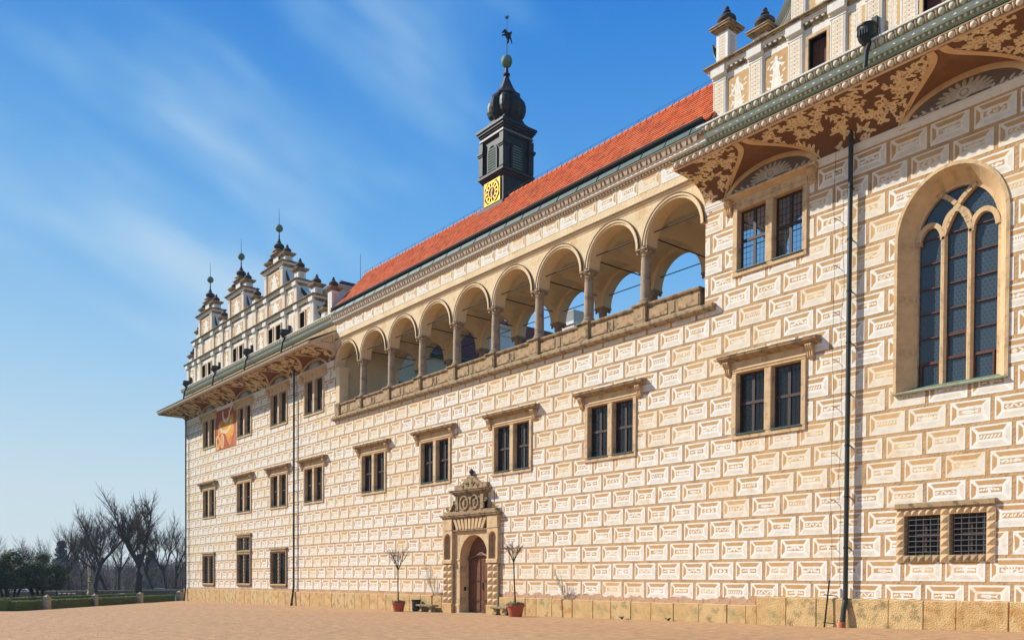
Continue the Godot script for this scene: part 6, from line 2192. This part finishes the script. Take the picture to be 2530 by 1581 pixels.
func hedge(a: Vector3, b: Vector3, wd: float, ht: float, sd: int, label: String) -> void:
	var R := RandomNumberGenerator.new()
	R.seed = sd
	var o := node("hedge", self)
	var d := (b - a)
	var L := Vector2(d.x, d.z).length()
	var u := Vector3(d.x, 0, d.z).normalized()
	var s := Vector3(-u.z, 0, u.x)
	o.position = a
	var core := MB.new()
	core.colored = true
	core.cur = Color(0.08, 0.12, 0.028)
	var xf := Transform3D(Basis(u, Vector3.UP, s * 1.0), Vector3.ZERO)
	var y1 := d.y
	var P := []
	for e in [[0, 0], [1, 0], [1, 1], [0, 1]]: P.append([Vector3(0, 0, 0) + u * (L * e[0]) + s * (wd * (e[1] - 0.5) * 0.9) + Vector3(0, y1 * e[0] - 0.1, 0), Vector3(0, ht * 0.96 + y1 * e[0], 0) + u * (L * e[0]) + s * (wd * (e[1] - 0.5) * 0.9)])
	core.qa(P[0][1], P[1][1], P[2][1], P[3][1])
	for k in 4:
		var m := (k + 1) % 4
		core.qa(P[k][0], P[m][0], P[m][1], P[k][1])
	obj("core", core, M.yew, o)
	var lv := MB.new()
	lv.colored = true
	var cols := [Color(0.08, 0.12, 0.028), Color(0.11, 0.16, 0.035), Color(0.15, 0.2, 0.05), Color(0.06, 0.09, 0.022)]
	var n := int(L * (ht * 2 + wd) * 330)
	for i in n:
		var t := R.randf()
		var pick := R.randf() * (ht * 2 + wd)
		var p := u * L * t + Vector3(0, y1 * t, 0)
		var nn := Vector3.UP
		if pick < ht: p += s * wd * 0.5 + Vector3(0, pick, 0); nn = s
		elif pick < ht * 2: p += -s * wd * 0.5 + Vector3(0, pick - ht, 0); nn = -s
		else: p += s * (pick - ht * 2 - wd * 0.5) + Vector3(0, ht, 0)
		p += nn * R.randf_range(-0.03, 0.03)
		lv.cur = cols[R.randi() % 4]
		var a2 := Vector3(R.randfn(), R.randfn(), R.randfn()).normalized() * 0.055
		var b2 := a2.cross(nn).normalized() * 0.022
		lv.t(p - b2, p + b2, p + a2, (nn + Vector3(R.randfn(), R.randfn(), R.randfn()) * 0.3).normalized())
	obj("foliage", lv, M.yew, o)
	tag(o, label, "hedge")
func bollard(at: Vector3, wd: float, ht: float, label: String) -> void:
	var o := node("stone_bollard", self)
	o.position = at
	o.rotation.y = 0.6
	var h := wd / 2
	var s := MB.new()
	s.lathe([Vector2(h * 1.41, -0.15), Vector2(h * 1.41, ht * 0.8), Vector2(h * 1.36, ht * 0.82)], Vector3.ZERO, 4, 0, 0, PI / 4)
	obj("post", s, M.graystone, o)
	var c := MB.new()
	c.lathe([Vector2(h * 1.45, ht * 0.82), Vector2(h * 1.45, ht * 0.845), Vector2(h * 0.25, ht), Vector2(0, ht)], Vector3.ZERO, 4, 0, 0, PI / 4)
	obj("pointed_cap", c, M.graystone, o)
	tag(o, label, "bollard", "stone bollards along the hedge")
func iron_fence(a: Vector3, b: Vector3, label: String) -> void:
	var o := node("iron_fence", self)
	o.position = a
	var d := b - a
	var n := int(d.length() / 0.16)
	for y in [0.35, 0.78]:
		var r := MB.new()
		r.tube([Vector3(0, y, 0), d + Vector3(0, y, 0)], [0.014, 0.014], 4)
		obj("rail", r, M.iron, o)
	var br := MB.new()
	for i in range(1, n):
		var p := d * (i / float(n))
		br.tube([p + Vector3(0, 0.1, 0), p + Vector3(0, 0.86, 0)], [0.008, 0.008], 3)
	obj("bars", br, M.iron, o, "stuff")
	tag(o, label, "fence", "low iron fences between bollards")
func potted_tree(at: Vector3, r: float, ph: float, trunk_h: float, crown: float, sd: int, lean: float, label: String) -> void:
	var R := RandomNumberGenerator.new()
	R.seed = sd
	var o := node("potted_tree", self)
	o.position = at
	var p := MB.new()
	p.lathe([Vector2(0, 0), Vector2(r * 0.72, 0), Vector2(r * 0.74, 0.03), Vector2(r * 0.93, ph - 0.1), Vector2(r * 1.02, ph - 0.1), Vector2(r * 1.04, ph - 0.02), Vector2(r, ph), Vector2(r * 0.9, ph), Vector2(r * 0.88, ph - 0.06), Vector2(0, ph - 0.05)], Vector3.ZERO, 28)
	obj("pot", p, M.terra, o)
	var m := MB.new()
	m.lathe([Vector2(r * 0.92, ph - 0.03), Vector2(r * 0.7, ph + 0.03), Vector2(0, ph + 0.06)], Vector3.ZERO, 18)
	m.colored = false
	obj("soil", m, M.moss, o)
	var mo := MB.new()
	leaves(mo, Vector3(0, ph + 0.01, 0), Vector3(r * 1.05, 0.07, r * 1.05), 900, 0.09, R, [Color(0.06, 0.06, 0.02), Color(0.1, 0.1, 0.035), Color(0.16, 0.13, 0.06)], 0.2)
	obj("moss", mo, M.yew, o)
	var w := MB.new()
	var t := MB.new()
	var topp := Vector3(lean * trunk_h, trunk_h, 0.0)
	w.tube([Vector3(0, ph - 0.05, 0), Vector3(lean * trunk_h * 0.4, trunk_h * 0.5, 0.02), topp], [0.038, 0.032, 0.03], 8)
	for k in 7:
		var a := TAU * k / 7.0 + R.randf() * 0.5
		var d := Vector3(cos(a) * 0.55, 1.0, sin(a) * 0.55).normalized()
		var l1 := crown * R.randf_range(0.3, 0.5)
		var q := topp + d * l1
		w.tube([topp - Vector3(0, 0.05, 0), topp + d * l1 * 0.5 + Vector3(0, 0.02, 0), q], [0.022, 0.016, 0.012], 5)
		for i in 5:
			var d2 := (d + Vector3(R.randfn(), R.randf_range(-0.2, 0.7), R.randfn()) * 0.35).normalized()
			var q2 := q + d2 * crown * R.randf_range(0.25, 0.5)
			t.tube([q - d * l1 * R.randf() * 0.4, q.lerp(q2, 0.5) + Vector3(R.randfn(), R.randfn(), R.randfn()) * 0.01, q2], [0.009, 0.007, 0.005], 4)
			for j in 3:
				var d3 := (d2 + Vector3(R.randfn(), R.randfn() * 0.6, R.randfn()) * 0.6).normalized()
				var b := q.lerp(q2, R.randf_range(0.3, 0.9))
				t.tube([b, b + d3 * crown * R.randf_range(0.1, 0.24)], [0.006, 0.004], 3)
	obj("trunk", w, M.bark, o)
	obj("crown", t, M.twig, o)
	tag(o, label, "potted tree", "potted trees beside the portal")
func bench(at: Vector3, ln: float, label: String) -> void:
	var o := node("stone_bench", self)
	o.position = at
	var s := MB.new()
	s.bbox(-ln / 2, ln / 2, 0.3, 0.4, -0.22, 0.22, 0.02)
	for k in 9:
		s.lathe([Vector2(0, 0.395), Vector2(0.05, 0.4), Vector2(0, 0.412)], Vector3(rng.randf_range(-ln / 2 + 0.1, ln / 2 - 0.1), 0, rng.randf_range(-0.15, 0.15)), 6)
	obj("seat", s, M.bench, o)
	for x in [-0.3, 0.3]:
		var b := MB.new()
		b.lathe([Vector2(0.2, -0.1), Vector2(0.2, 0.06), Vector2(0.13, 0.12), Vector2(0.13, 0.2), Vector2(0.19, 0.3)], Vector3(x * ln, 0, 0), 4, 0, 0, PI / 4)
		obj("support", b, M.bench, o)
	tag(o, label, "bench", "stone benches beside the portal")
func weed(at: Vector3, sd: int, label: String) -> void:
	var R := RandomNumberGenerator.new()
	R.seed = sd
	var mb := MB.new()
	mb.colored = true
	for i in 46:
		var a := R.randf() * PI * 1.0
		var d := Vector3(cos(a), 0, sin(a) * 0.5)
		var l := R.randf_range(0.1, 0.26)
		mb.cur = [Color(0.05, 0.09, 0.02), Color(0.08, 0.13, 0.03)][i % 2]
		var s := d.cross(Vector3.UP).normalized() * 0.016
		var mid := d * l * 0.5 + Vector3(0, l * 0.5, 0)
		mb.t(-s, s, mid + s * 1.4, Vector3(0, 0.7, 0.7)); mb.t(-s, mid + s * 1.4, mid - s * 1.4, Vector3(0, 0.7, 0.7)); mb.t(mid - s * 1.4, mid + s * 1.4, d * l + Vector3(0, l * 0.55, 0), Vector3(0, 0.9, 0.4))
	var o := obj("weed", mb, M.yew, self)
	o.position = at
	tag(o, label, "weed", "weeds at the foot of the wall")

func build_world() -> void:
	ground()
	var gp := func(x: float, z: float) -> Vector3: return Vector3(x, gy(x), z)
	potted_tree(gp.call(-39.85, 1.25), 0.36, 0.5, 2.25, 1.5, 3, -0.03, "bare forked young tree in terracotta pot next to the dark litter bin")
	potted_tree(gp.call(-29.68, 1.42), 0.4, 0.55, 2.45, 1.05, 4, -0.06, "bare round-headed young tree in wide terracotta pot by the short bench")
	bench(gp.call(-38.25, 0.48), 1.55, "mossy stone bench standing between litter bin and portal")
	bench(gp.call(-31.85, 0.5), 1.25, "mossy stone bench half hidden behind a terracotta pot")
	var bn := node("litter_bin", self)
	bn.position = gp.call(-39.35, 0.45)
	var bb := MB.new()
	bb.lathe([Vector2(0, 0.02), Vector2(0.2, 0.02), Vector2(0.24, 0.62), Vector2(0.22, 0.62), Vector2(0.19, 0.1), Vector2(0, 0.1)], Vector3.ZERO, 18)
	obj("drum", bb, M.plastic, bn)
	var br := MB.new()
	br.lathe([Vector2(0.245, 0.56), Vector2(0.26, 0.57), Vector2(0.26, 0.64), Vector2(0.23, 0.64)], Vector3.ZERO, 18)
	obj("rim", br, M.iron, bn)
	tag(bn, "small dark grey litter bin against the castle plinth", "bin")
	var er := node("earthing_rod", self)
	er.position = gp.call(-15.25, 0.22)
	var e1 := MB.new()
	e1.tube([Vector3(0, -0.1, 0.12), Vector3(0.1, 1.5, 0.0)], [0.028, 0.028], 8)
	obj("rod", e1, M.iron, er)
	var e2 := MB.new()
	var pts := []
	var rad := []
	for k in 30:
		pts.append(Vector3(0.1 + 0.03 * sin(k * 0.7), 1.5 + k * 0.5, -0.06 + 0.02 * cos(k * 1.3))); rad.append(0.007)
	e2.tube(pts, rad, 4)
	obj("cable", e2, M.iron, er)
	for y in [0.15, 1.05]:
		var e3 := MB.new()
		e3.tube([Vector3(-0.05, y, 0.08), Vector3(0.25, y - 0.03, -0.02), Vector3(0.25, y - 0.06, -0.2)], [0.014, 0.014, 0.014], 5)
		obj("clamp", e3, M.iron, er)
	for k in 9:
		var e4 := MB.new()
		e4.tube([Vector3(0.12, 2.6 + k * 1.5, -0.21), Vector3(0.1, 2.6 + k * 1.5, -0.02)], [0.012, 0.012], 5)
		obj("clip", e4, M.iron, er)
	tag(er, "black earthing rod with thin cable running up the wall beside the green downpipe", "earthing rod")
	weed(gp.call(-24.35, 0.2), 1, "green rosette weed growing at the foot of the plinth")
	weed(gp.call(-21.9, 0.2), 2, "smaller green weed below the eroded plinth stones")
	weed(gp.call(-31.0, 0.85), 5, "green weed growing behind the wide terracotta pot")
	# bollards, hedges and low fence on the left
	var bp := [gp.call(-55.83, 15.19), gp.call(-62.95, 10.96), gp.call(-69.7, 6.15), gp.call(-78.75, 0.25)]
	bollard(bp[0], 0.3, 0.86, "pale stone bollard with pointed cap by the end of the clipped hedge")
	bollard(bp[1], 0.3, 0.83, "stone bollard with pointed cap in front of the tall statue pedestal")
	bollard(bp[2], 0.31, 0.86, "stone bollard with pointed cap in front of the thickest tree trunk")
	bollard(bp[3], 0.42, 0.9, "broad stone bollard with pointed cap touching the castle corner")
	var fl := ["low iron fence behind the hedge near the evergreen trees", "low iron fence between the two middle bollards", "low iron fence ending at the castle corner"]
	for k in 3:
		var off := Vector3(-0.65, 0, 0.9)
		iron_fence(bp[k] + off, bp[k + 1] + off, fl[k])
	var off1 := Vector3(-0.75, 0, -0.9)
	hedge(gp.call(-53.85, 17.35), gp.call(-79.3, 0.75), 0.55, 0.52, 1, "long low clipped hedge running behind the stone bollards")
	hedge(gp.call(-53.75, 17.5), gp.call(-60.2, 25.5), 0.6, 0.62, 2, "sunlit clipped hedge turning away from the forecourt")
	hedge(gp.call(-58.5, 18.6), gp.call(-84.5, 1.8), 0.6, 0.6, 3, "second dark clipped hedge farther into the garden")
	# garden wall
	var gw := node("garden_wall", self)
	var A := px3(-260, 1470, 84); var B := px3(455, 1460, 118)
	A.y = -2.95; B.y = -2.95
	gw.position = A
	var dd := B - A
	var L := dd.length()
	var ud := dd / L
	var nrm := Vector3(ud.z, 0, -ud.x)
	if nrm.dot(CAM - A) < 0: nrm = -nrm
	var xf := Transform3D(Basis(ud, Vector3.UP, ud.cross(Vector3.UP)), Vector3.ZERO)
	var wm := MB.new()
	wm.ext(rectp(0, L, -1.0, 1.12), -0.25, 0.25, xf)
	obj("wall_core", wm, M.wallstone, gw)
	var cp := MB.new()
	cp.ext(rectp(-0.05, L, 1.125, 1.24), -0.34, 0.34, xf)
	obj("coping", cp, M.graystone, gw)
	var rs := MB.new()
	for r in 4:
		var x := rng.randf() * 0.3
		while x < L:
			var w := rng.randf_range(0.35, 0.75)
			rs.ext(rectp(x, x + w - 0.03, -0.05 + r * 0.29, 0.22 + r * 0.29), 0.24 if xf.basis.z.dot(nrm) > 0 else -0.29 - rng.randf() * 0.02, 0.29 + rng.randf() * 0.02 if xf.basis.z.dot(nrm) > 0 else -0.24, xf, false)
			x += w
	obj("wall_stones", rs, M.wallstone, gw, "stuff")
	tag(gw, "long low rubble stone wall with flat coping behind the garden", "wall")
	# statue on a baroque pedestal
	var st := node("statue_pedestal", self)
	st.position = px3(223, 1470, 88); st.position.y = -2.25
	st.scale = Vector3.ONE * 0.5
	var s1 := MB.new()
	s1.steps(-0.55, 0.55, -0.55, 0.55, [[0, 1.2, 0.1], [1.2, 1.75, 0.0], [1.75, 1.85, 0.12]])
	obj("foot", s1, M.graystone, st)
	var s2 := MB.new()
	s2.lathe([Vector2(0.78, 1.85), Vector2(0.7, 2.1), Vector2(0.55, 2.5), Vector2(0.5, 2.9), Vector2(0.62, 3.2), Vector2(0.85, 3.35), Vector2(0.85, 3.45), Vector2(0.5, 3.6)], Vector3.ZERO, 4, 0, 0, PI / 4 + 0.3)
	obj("shaft", s2, M.graystone, st)
	var s3 := MB.new()
	s3.lathe([Vector2(0.4, 3.6), Vector2(0.45, 3.9), Vector2(0.3, 4.4), Vector2(0.42, 4.75), Vector2(0.1, 4.95), Vector2(0.09, 5.1), Vector2(0, 5.15)], Vector3.ZERO, 8)
	obj("urn_figure", s3, M.wallstone, st)
	tag(st, "baroque stone pedestal with weathered figure rising above the garden wall", "monument")
	var pc := node("stone_column", self)
	pc.position = px3(219, 1470, 135); pc.position.y = -3.2
	pc.scale = Vector3.ONE * 0.67
	var c1 := MB.new()
	c1.lathe([Vector2(0.5, 0), Vector2(0.5, 1), Vector2(0.28, 1.1), Vector2(0.24, 6.2), Vector2(0.4, 6.4), Vector2(0.4, 6.6)], Vector3.ZERO, 12)
	obj("shaft", c1, M.frame, pc)
	var c2 := MB.new()
	c2.lathe([Vector2(0.3, 6.6), Vector2(0.34, 7.0), Vector2(0.3, 7.4), Vector2(0.36, 7.8), Vector2(0.14, 8.1), Vector2(0.2, 8.3), Vector2(0.16, 8.5), Vector2(0, 8.6)], Vector3.ZERO, 8)
	obj("statue", c2, M.frame, pc)
	tag(pc, "slender pale column carrying a statue, far off among the bare trees", "column")
	# lamp, barrier, bin in the garden
	var la := node("street_lamp", self)
	la.position = px3(138, 1470, 80); la.position.y = -2.5
	var l1 := MB.new()
	l1.lathe([Vector2(0.1, 0), Vector2(0.1, 0.4), Vector2(0.045, 0.5), Vector2(0.04, 2.5)], Vector3.ZERO, 10)
	l1.tube([Vector3(-0.22, 2.45, 0.2), Vector3(0.22, 2.45, -0.2)], [0.025, 0.025], 6)
	obj("post", l1, M.iron, la)
	for s in [-1.0, 1.0]:
		var l2 := MB.new()
		l2.lathe([Vector2(0.1, 2.5), Vector2(0.17, 2.52), Vector2(0.17, 2.78), Vector2(0.1, 2.82)], Vector3(s * 0.22, 0, -s * 0.2), 12)
		obj("lantern", l2, M.lampglass, la)
		var l3 := MB.new()
		l3.lathe([Vector2(0.19, 2.78), Vector2(0.19, 2.82), Vector2(0.03, 2.95)], Vector3(s * 0.22, 0, -s * 0.2), 12)
		obj("lantern_cap", l3, M.iron, la)
	tag(la, "black double street lamp with two white lanterns", "lamp")
	var ba := node("road_barrier", self)
	ba.position = px3(164, 1470, 82); ba.position.y = -2.62
	var bd := Vector3(CAMX.x, 0, CAMX.z).normalized()
	for k in 7:
		var bm := MB.new()
		var p0 := bd * (-0.78 + k * 0.222)
		bm.tube([p0 + Vector3(0, 0.95, 0), p0 + bd * 0.222 + Vector3(0, 0.95, 0)], [0.07, 0.07], 6)
		obj("stripe", bm, M.redpaint if k % 2 == 1 else M.whitepaint, ba)
	for s in [-0.8, 0.8]:
		var bm := MB.new()
		bm.tube([bd * s, bd * s + Vector3(0, 1.05, 0)], [0.04, 0.04], 6)
		obj("leg", bm, M.whitepaint, ba)
	tag(ba, "low red and white striped barrier in front of the garden wall", "barrier")
	var gb := node("litter_bin", self)
	gb.position = px3(301, 1470, 92); gb.position.y = -2.75
	var g1 := MB.new()
	g1.lathe([Vector2(0, 0), Vector2(0.24, 0), Vector2(0.26, 0.85), Vector2(0.2, 0.9), Vector2(0, 0.92)], Vector3.ZERO, 14)
	obj("drum", g1, M.graystone, gb)
	var g2 := MB.new()
	g2.lathe([Vector2(0.3, 0.86), Vector2(0.3, 0.93), Vector2(0, 1.0)], Vector3.ZERO, 14)
	obj("lid", g2, M.whitepaint, gb)
	tag(gb, "pale round litter bin with lid standing near the thickest tree", "bin")
	# far roofs and a parked van beyond the wall
	var fh := node("far_house", self)
	fh.position = px3(20, 1470, 190); fh.position.y = -7.5
	var f1 := MB.new()
	f1.box(-12, 7, 0, 3.6, -4, 4)
	obj("wall", f1, M.white, fh)
	var f2 := MB.new()
	f2.sweep([Vector2(-5, 3.4), Vector2(5, 3.4), Vector2(0, 5.6)], -12.5, 7.5)
	obj("roof", f2, M.farroof, fh)
	fh.rotation.y = -0.9
	tag(fh, "far low house with red roof glimpsed under the evergreen trees", "house")
	for k in 3:
		var v := node("parked_car", self)
		v.position = px3([28, 60, 398][k], 1470, [118.0, 121.0, 150.0][k]); v.position.y = [-3.3, -3.3, -3.4][k]
		v.rotation.y = 0.85
		var v1 := MB.new()
		v1.ext(PackedVector2Array([Vector2(-2, 0.3), Vector2(2, 0.3), Vector2(2.05, 0.75), Vector2(1.2, 0.9), Vector2(0.6, 1.4), Vector2(-1.3, 1.42), Vector2(-1.95, 0.95)]), -0.8, 0.8)
		obj("body", v1, [M.carblue, M.whitepaint, M.carblue][k], v)
		var v2 := MB.new()
		v2.ext(PackedVector2Array([Vector2(1.02, 0.93), Vector2(0.56, 1.34), Vector2(-1.2, 1.35), Vector2(-1.7, 0.95)]), -0.82, 0.82)
		obj("window", v2, M.dglass, v)
		for wx in [-1.25, 1.25]:
			for wz in [-0.72, 0.72]:
				var v3 := MB.new()
				v3.lathe([Vector2(0, -0.1), Vector2(0.32, -0.1), Vector2(0.32, 0.1), Vector2(0, 0.1)], Vector3.ZERO, 14)
				var wo := obj("wheel", v3, M.plastic, v)
				wo.transform = Transform3D(Basis(Vector3(1, 0, 0), PI / 2), Vector3(wx, 0.32, wz))
		tag(v, ["pale blue car parked beyond the garden wall under the evergreens", "white car parked beyond the garden wall under the evergreens", "pale car parked far off behind the bare trunks near the castle corner"][k], "car", "cars parked beyond the garden wall")
	# trees
	var T := [[337, 99, 13.6, 0.42, 11, Vector3(0.02, 0, 0), 0.5, "thickest bare tree with knobbly crown standing before the garden wall"],
		[232, 104, 12.6, 0.26, 12, Vector3(-0.12, 0, 0.1), 0.45, "bare tree leaning over the statue pedestal"],
		[262, 112, 11.6, 0.24, 13, Vector3(-0.22, 0, 0.2), 0.5, "bare leaning tree between pedestal and thickest trunk"],
		[166, 108, 10.6, 0.2, 14, Vector3(0, 0, 0), 0.42, "slim bare tree in front of the blue-green conifer"],
		[104, 112, 8.6, 0.18, 15, Vector3(0.05, 0, 0), 0.48, "smaller bare tree rising behind the evergreens"],
		[410, 118, 12.6, 0.24, 16, Vector3(0.03, 0, 0), 0.42, "bare tree with upright limbs close to the castle corner"],
		[432, 124, 12.2, 0.2, 17, Vector3(0.02, 0, 0), 0.4, "bare tree half hidden by the castle corner"],
		[378, 126, 12.4, 0.22, 18, Vector3(-0.18, 0, 0.15), 0.42, "bare tree with slanting trunk behind the thickest tree"],
		[292, 130, 12.0, 0.2, 19, Vector3(0.05, 0, 0), 0.42, "bare tree far behind the pedestal with dense reddish twigs"],
		[-8, 120, 10.0, 0.2, 20, Vector3(-0.05, 0, 0), 0.45, "bare tree partly cut off behind the evergreen trees"],
		[200, 140, 10.5, 0.18, 21, Vector3(0.05, 0, 0), 0.45, "distant bare tree behind the slim column"]]
	for t in T:
		var p := px3(t[0], 1470, t[1])
		p.y = -3.1
		bare_tree(p, t[2], t[3], t[4], t[5], t[6], t[7])
	var yp := [px3(24, 1470, 72), px3(92, 1470, 77), px3(-40, 1470, 70)]
	for k in 3:
		yp[k].y = -2.5
		yew(yp[k], [1.12, 1.05, 1.1][k], 30 + k, ["dark evergreen tree with many stems at the end of the clipped hedge", "ragged dark evergreen tree leaning towards the double lamp", "dark evergreen tree beyond the end of the forecourt"][k])
	var cp1 := px3(150, 1470, 205); cp1.y = -7.0
	conifer(cp1, 16.0, 41, "tall blue-green conifer far behind the slim bare tree")
	var cp2 := px3(182, 1470, 215); cp2.y = -7.0
	conifer(cp2, 12.5, 42, "shorter blue-green conifer beside the taller one")
	var cp3 := px3(372, 1470, 215); cp3.y = -6.5
	conifer(cp3, 13.5, 43, "dark conifer far behind the bare trees near the castle corner")
	# far wood
	var fw := MB.new()
	var R := RandomNumberGenerator.new()
	R.seed = 77
	for i in 900:
		var sx := R.randf_range(-200, 520)
		var d := R.randf_range(170, 300)
		var p := px3(sx, 1440, d)
		p.y = -6.0 + (d - 170) * 0.03
		var hh := R.randf_range(5, 9.5)
		fw.tube([p, p + Vector3(R.randfn() * 0.3, hh * 0.5, R.randfn() * 0.3), p + Vector3(R.randfn() * 0.8, hh, R.randfn() * 0.8)], [0.16, 0.11, 0.03], 3)
		for k in 16:
			var b := p + Vector3(0, hh * R.randf_range(0.3, 0.95), 0)
			fw.tube([b, b + Vector3(R.randfn(), R.randf_range(0.4, 1.6), R.randfn()) * 1.1], [0.05, 0.012], 3)
	var fo := obj("far_wood", fw, M.twig, self, "stuff")
	tag(fo, "hazy far wood of bare brown trees below the horizon", "wood", "", "stuff")

func opposite_building() -> void:
	var o := node("opposite_building", self)
	o.position = Vector3(-58, gy(-58), 62)
	o.rotation.y = 0.25
	var w := MB.new()
	w.box(-24, 16, -1, 9.5, 0, 12)
	obj("wall", w, M.white, o)
	var r := MB.new()
	r.sweep([Vector2(-0.6, 9.4), Vector2(12.6, 9.4), Vector2(6, 15.5)], -24.5, 16.5)
	obj("roof", r, M.tile[0], o)
	var g := MB.new()
	g.ext(PackedVector2Array([Vector2(-5, 9.3), Vector2(5, 9.3), Vector2(5, 11), Vector2(3.5, 12.2), Vector2(2.6, 14), Vector2(0, 16.5), Vector2(-2.6, 14), Vector2(-3.5, 12.2), Vector2(-5, 11)]), -0.1, 0.6)
	obj("gable", g, M.white, o)
	for x in [-20, -15, -10, -5, 0, 5, 10]:
		for y in [1.5, 5.5]:
			bx("window", x - 0.7, x + 0.7, y, y + 2.2, -0.06, 0.02, M.dglass, o)
			bx("window_frame", x - 0.9, x + 0.9, y - 0.25, y - 0.02, -0.12, 0.02, M.frame, o)
	tag(o, "white building with orange roof across the forecourt, mirrored in the castle windows", "building")

func make_sky() -> Sky:
	var W := 1024
	var H := 512
	var d := PackedByteArray()
	d.resize(W * H * 3)
	var f := FastNoiseLite.new()
	f.seed = 17; f.frequency = 1.0; f.fractal_octaves = 6; f.noise_type = FastNoiseLite.TYPE_SIMPLEX_SMOOTH; f.fractal_gain = 0.55
	var f2 := FastNoiseLite.new()
	f2.seed = 18; f2.frequency = 1.0; f2.fractal_octaves = 3
	var sun_az := atan2(-1.4, -1.0)
	var va := -1.25
	var ve := 0.42
	var ta := Vector3(cos(va), 0, sin(va))
	var te := Vector3(-sin(va) * sin(ve), cos(ve), cos(va) * sin(ve))
	var sa := (ta * 0.9 - te * 0.43).normalized()
	var sb := (ta * 0.43 + te * 0.9).normalized()
	var sc := sa.cross(sb)
	var stops := [[0.0, Color(0.87, 0.915, 0.91)], [0.1, Color(0.77, 0.87, 0.925)], [0.21, Color(0.62, 0.8, 0.94)], [0.36, Color(0.42, 0.68, 0.92)], [0.58, Color(0.22, 0.52, 0.85)], [1.0, Color(0.14, 0.4, 0.75)], [1.6, Color(0.11, 0.33, 0.68)]]
	for y in H:
		var el := PI / 2 - PI * (y + 0.5) / H
		var base := Color(0.55, 0.47, 0.38)
		if el > -0.02:
			var e := maxf(el, 0.0)
			for k in stops.size() - 1:
				if e >= stops[k][0] and e <= stops[k + 1][0]:
					base = stops[k][1].lerp(stops[k + 1][1], (e - stops[k][0]) / (stops[k + 1][0] - stops[k][0]))
		for x in W:
			var az := TAU * (x + 0.5) / W
			var c := base
			if el > -0.02:
				var da := absf(wrapf(az - sun_az, -PI, PI))
				var hz := clampf(1.0 - da / 1.35, 0, 1) * clampf(1.0 - el / 0.75, 0, 1)
				c = c.lerp(Color(0.88, 0.91, 0.9), hz * 0.5)
				# thin cirrus: noise drawn out along one direction
				var dv := Vector3(sin(az) * cos(el), sin(el), -cos(az) * cos(el))
				var n := f.get_noise_3d(dv.dot(sa) * 1.5, dv.dot(sb) * 6.5, dv.dot(sc) * 6.5) + 0.7 * f2.get_noise_3d(dv.x * 1.6, dv.y * 1.6 + 4.0, dv.z * 1.6)
				var w := smoothstep(0.0, 0.95, n) * 0.5 * smoothstep(0.02, 0.15, el)
				c = c.lerp(Color(0.93, 0.95, 0.96), w)
			var i := (y * W + x) * 3
			d[i] = int(c.r * 255); d[i + 1] = int(c.g * 255); d[i + 2] = int(c.b * 255)
	var im := Image.create_from_data(W, H, false, Image.FORMAT_RGB8, d)
	var pm := PanoramaSkyMaterial.new()
	pm.panorama = ImageTexture.create_from_image(im)
	var s := Sky.new()
	s.sky_material = pm
	return s

func _ready() -> void:
	rng.seed = 20240
	# camera, sky, sun, exposure
	var cam := Camera3D.new()
	cam.name = "camera"
	cam.projection = Camera3D.PROJECTION_FRUSTUM
	cam.near = 0.1
	cam.far = 2000.0
	cam.size = 0.1 * 1581.0 / FOC
	cam.frustum_offset = Vector2(0, 0.1 * (PCY - 790.5) / FOC)
	cam.transform = Transform3D(Basis(CAMX, CAMY, CAMZ), CAM)
	add_child(cam)
	cam.current = true
	var we := WorldEnvironment.new()
	we.name = "environment"
	var env := Environment.new()
	env.background_mode = Environment.BG_SKY
	env.sky = make_sky()
	env.background_energy_multiplier = 0.84
	env.tonemap_mode = Environment.TONE_MAPPER_LINEAR
	env.tonemap_exposure = 1.2
	env.fog_enabled = true
	env.fog_density = 0.00035
	env.fog_light_color = Color(0.72, 0.8, 0.88)
	env.sdfgi_enabled = true
	env.ssao_enabled = true
	env.ssil_enabled = true
	we.environment = env
	add_child(we)
	var sun := DirectionalLight3D.new()
	sun.name = "sun"
	sun.light_energy = 1.6
	sun.light_color = Color(1.0, 0.98, 0.94)
	sun.light_angular_distance = 0.5
	sun.shadow_enabled = true
	add_child(sun)
	sun.look_at_from_position(Vector3.ZERO, Vector3(1.4, -1.3, -1.0), Vector3.UP)
	make_materials()
	build_castle()
	build_world()
	opposite_building()
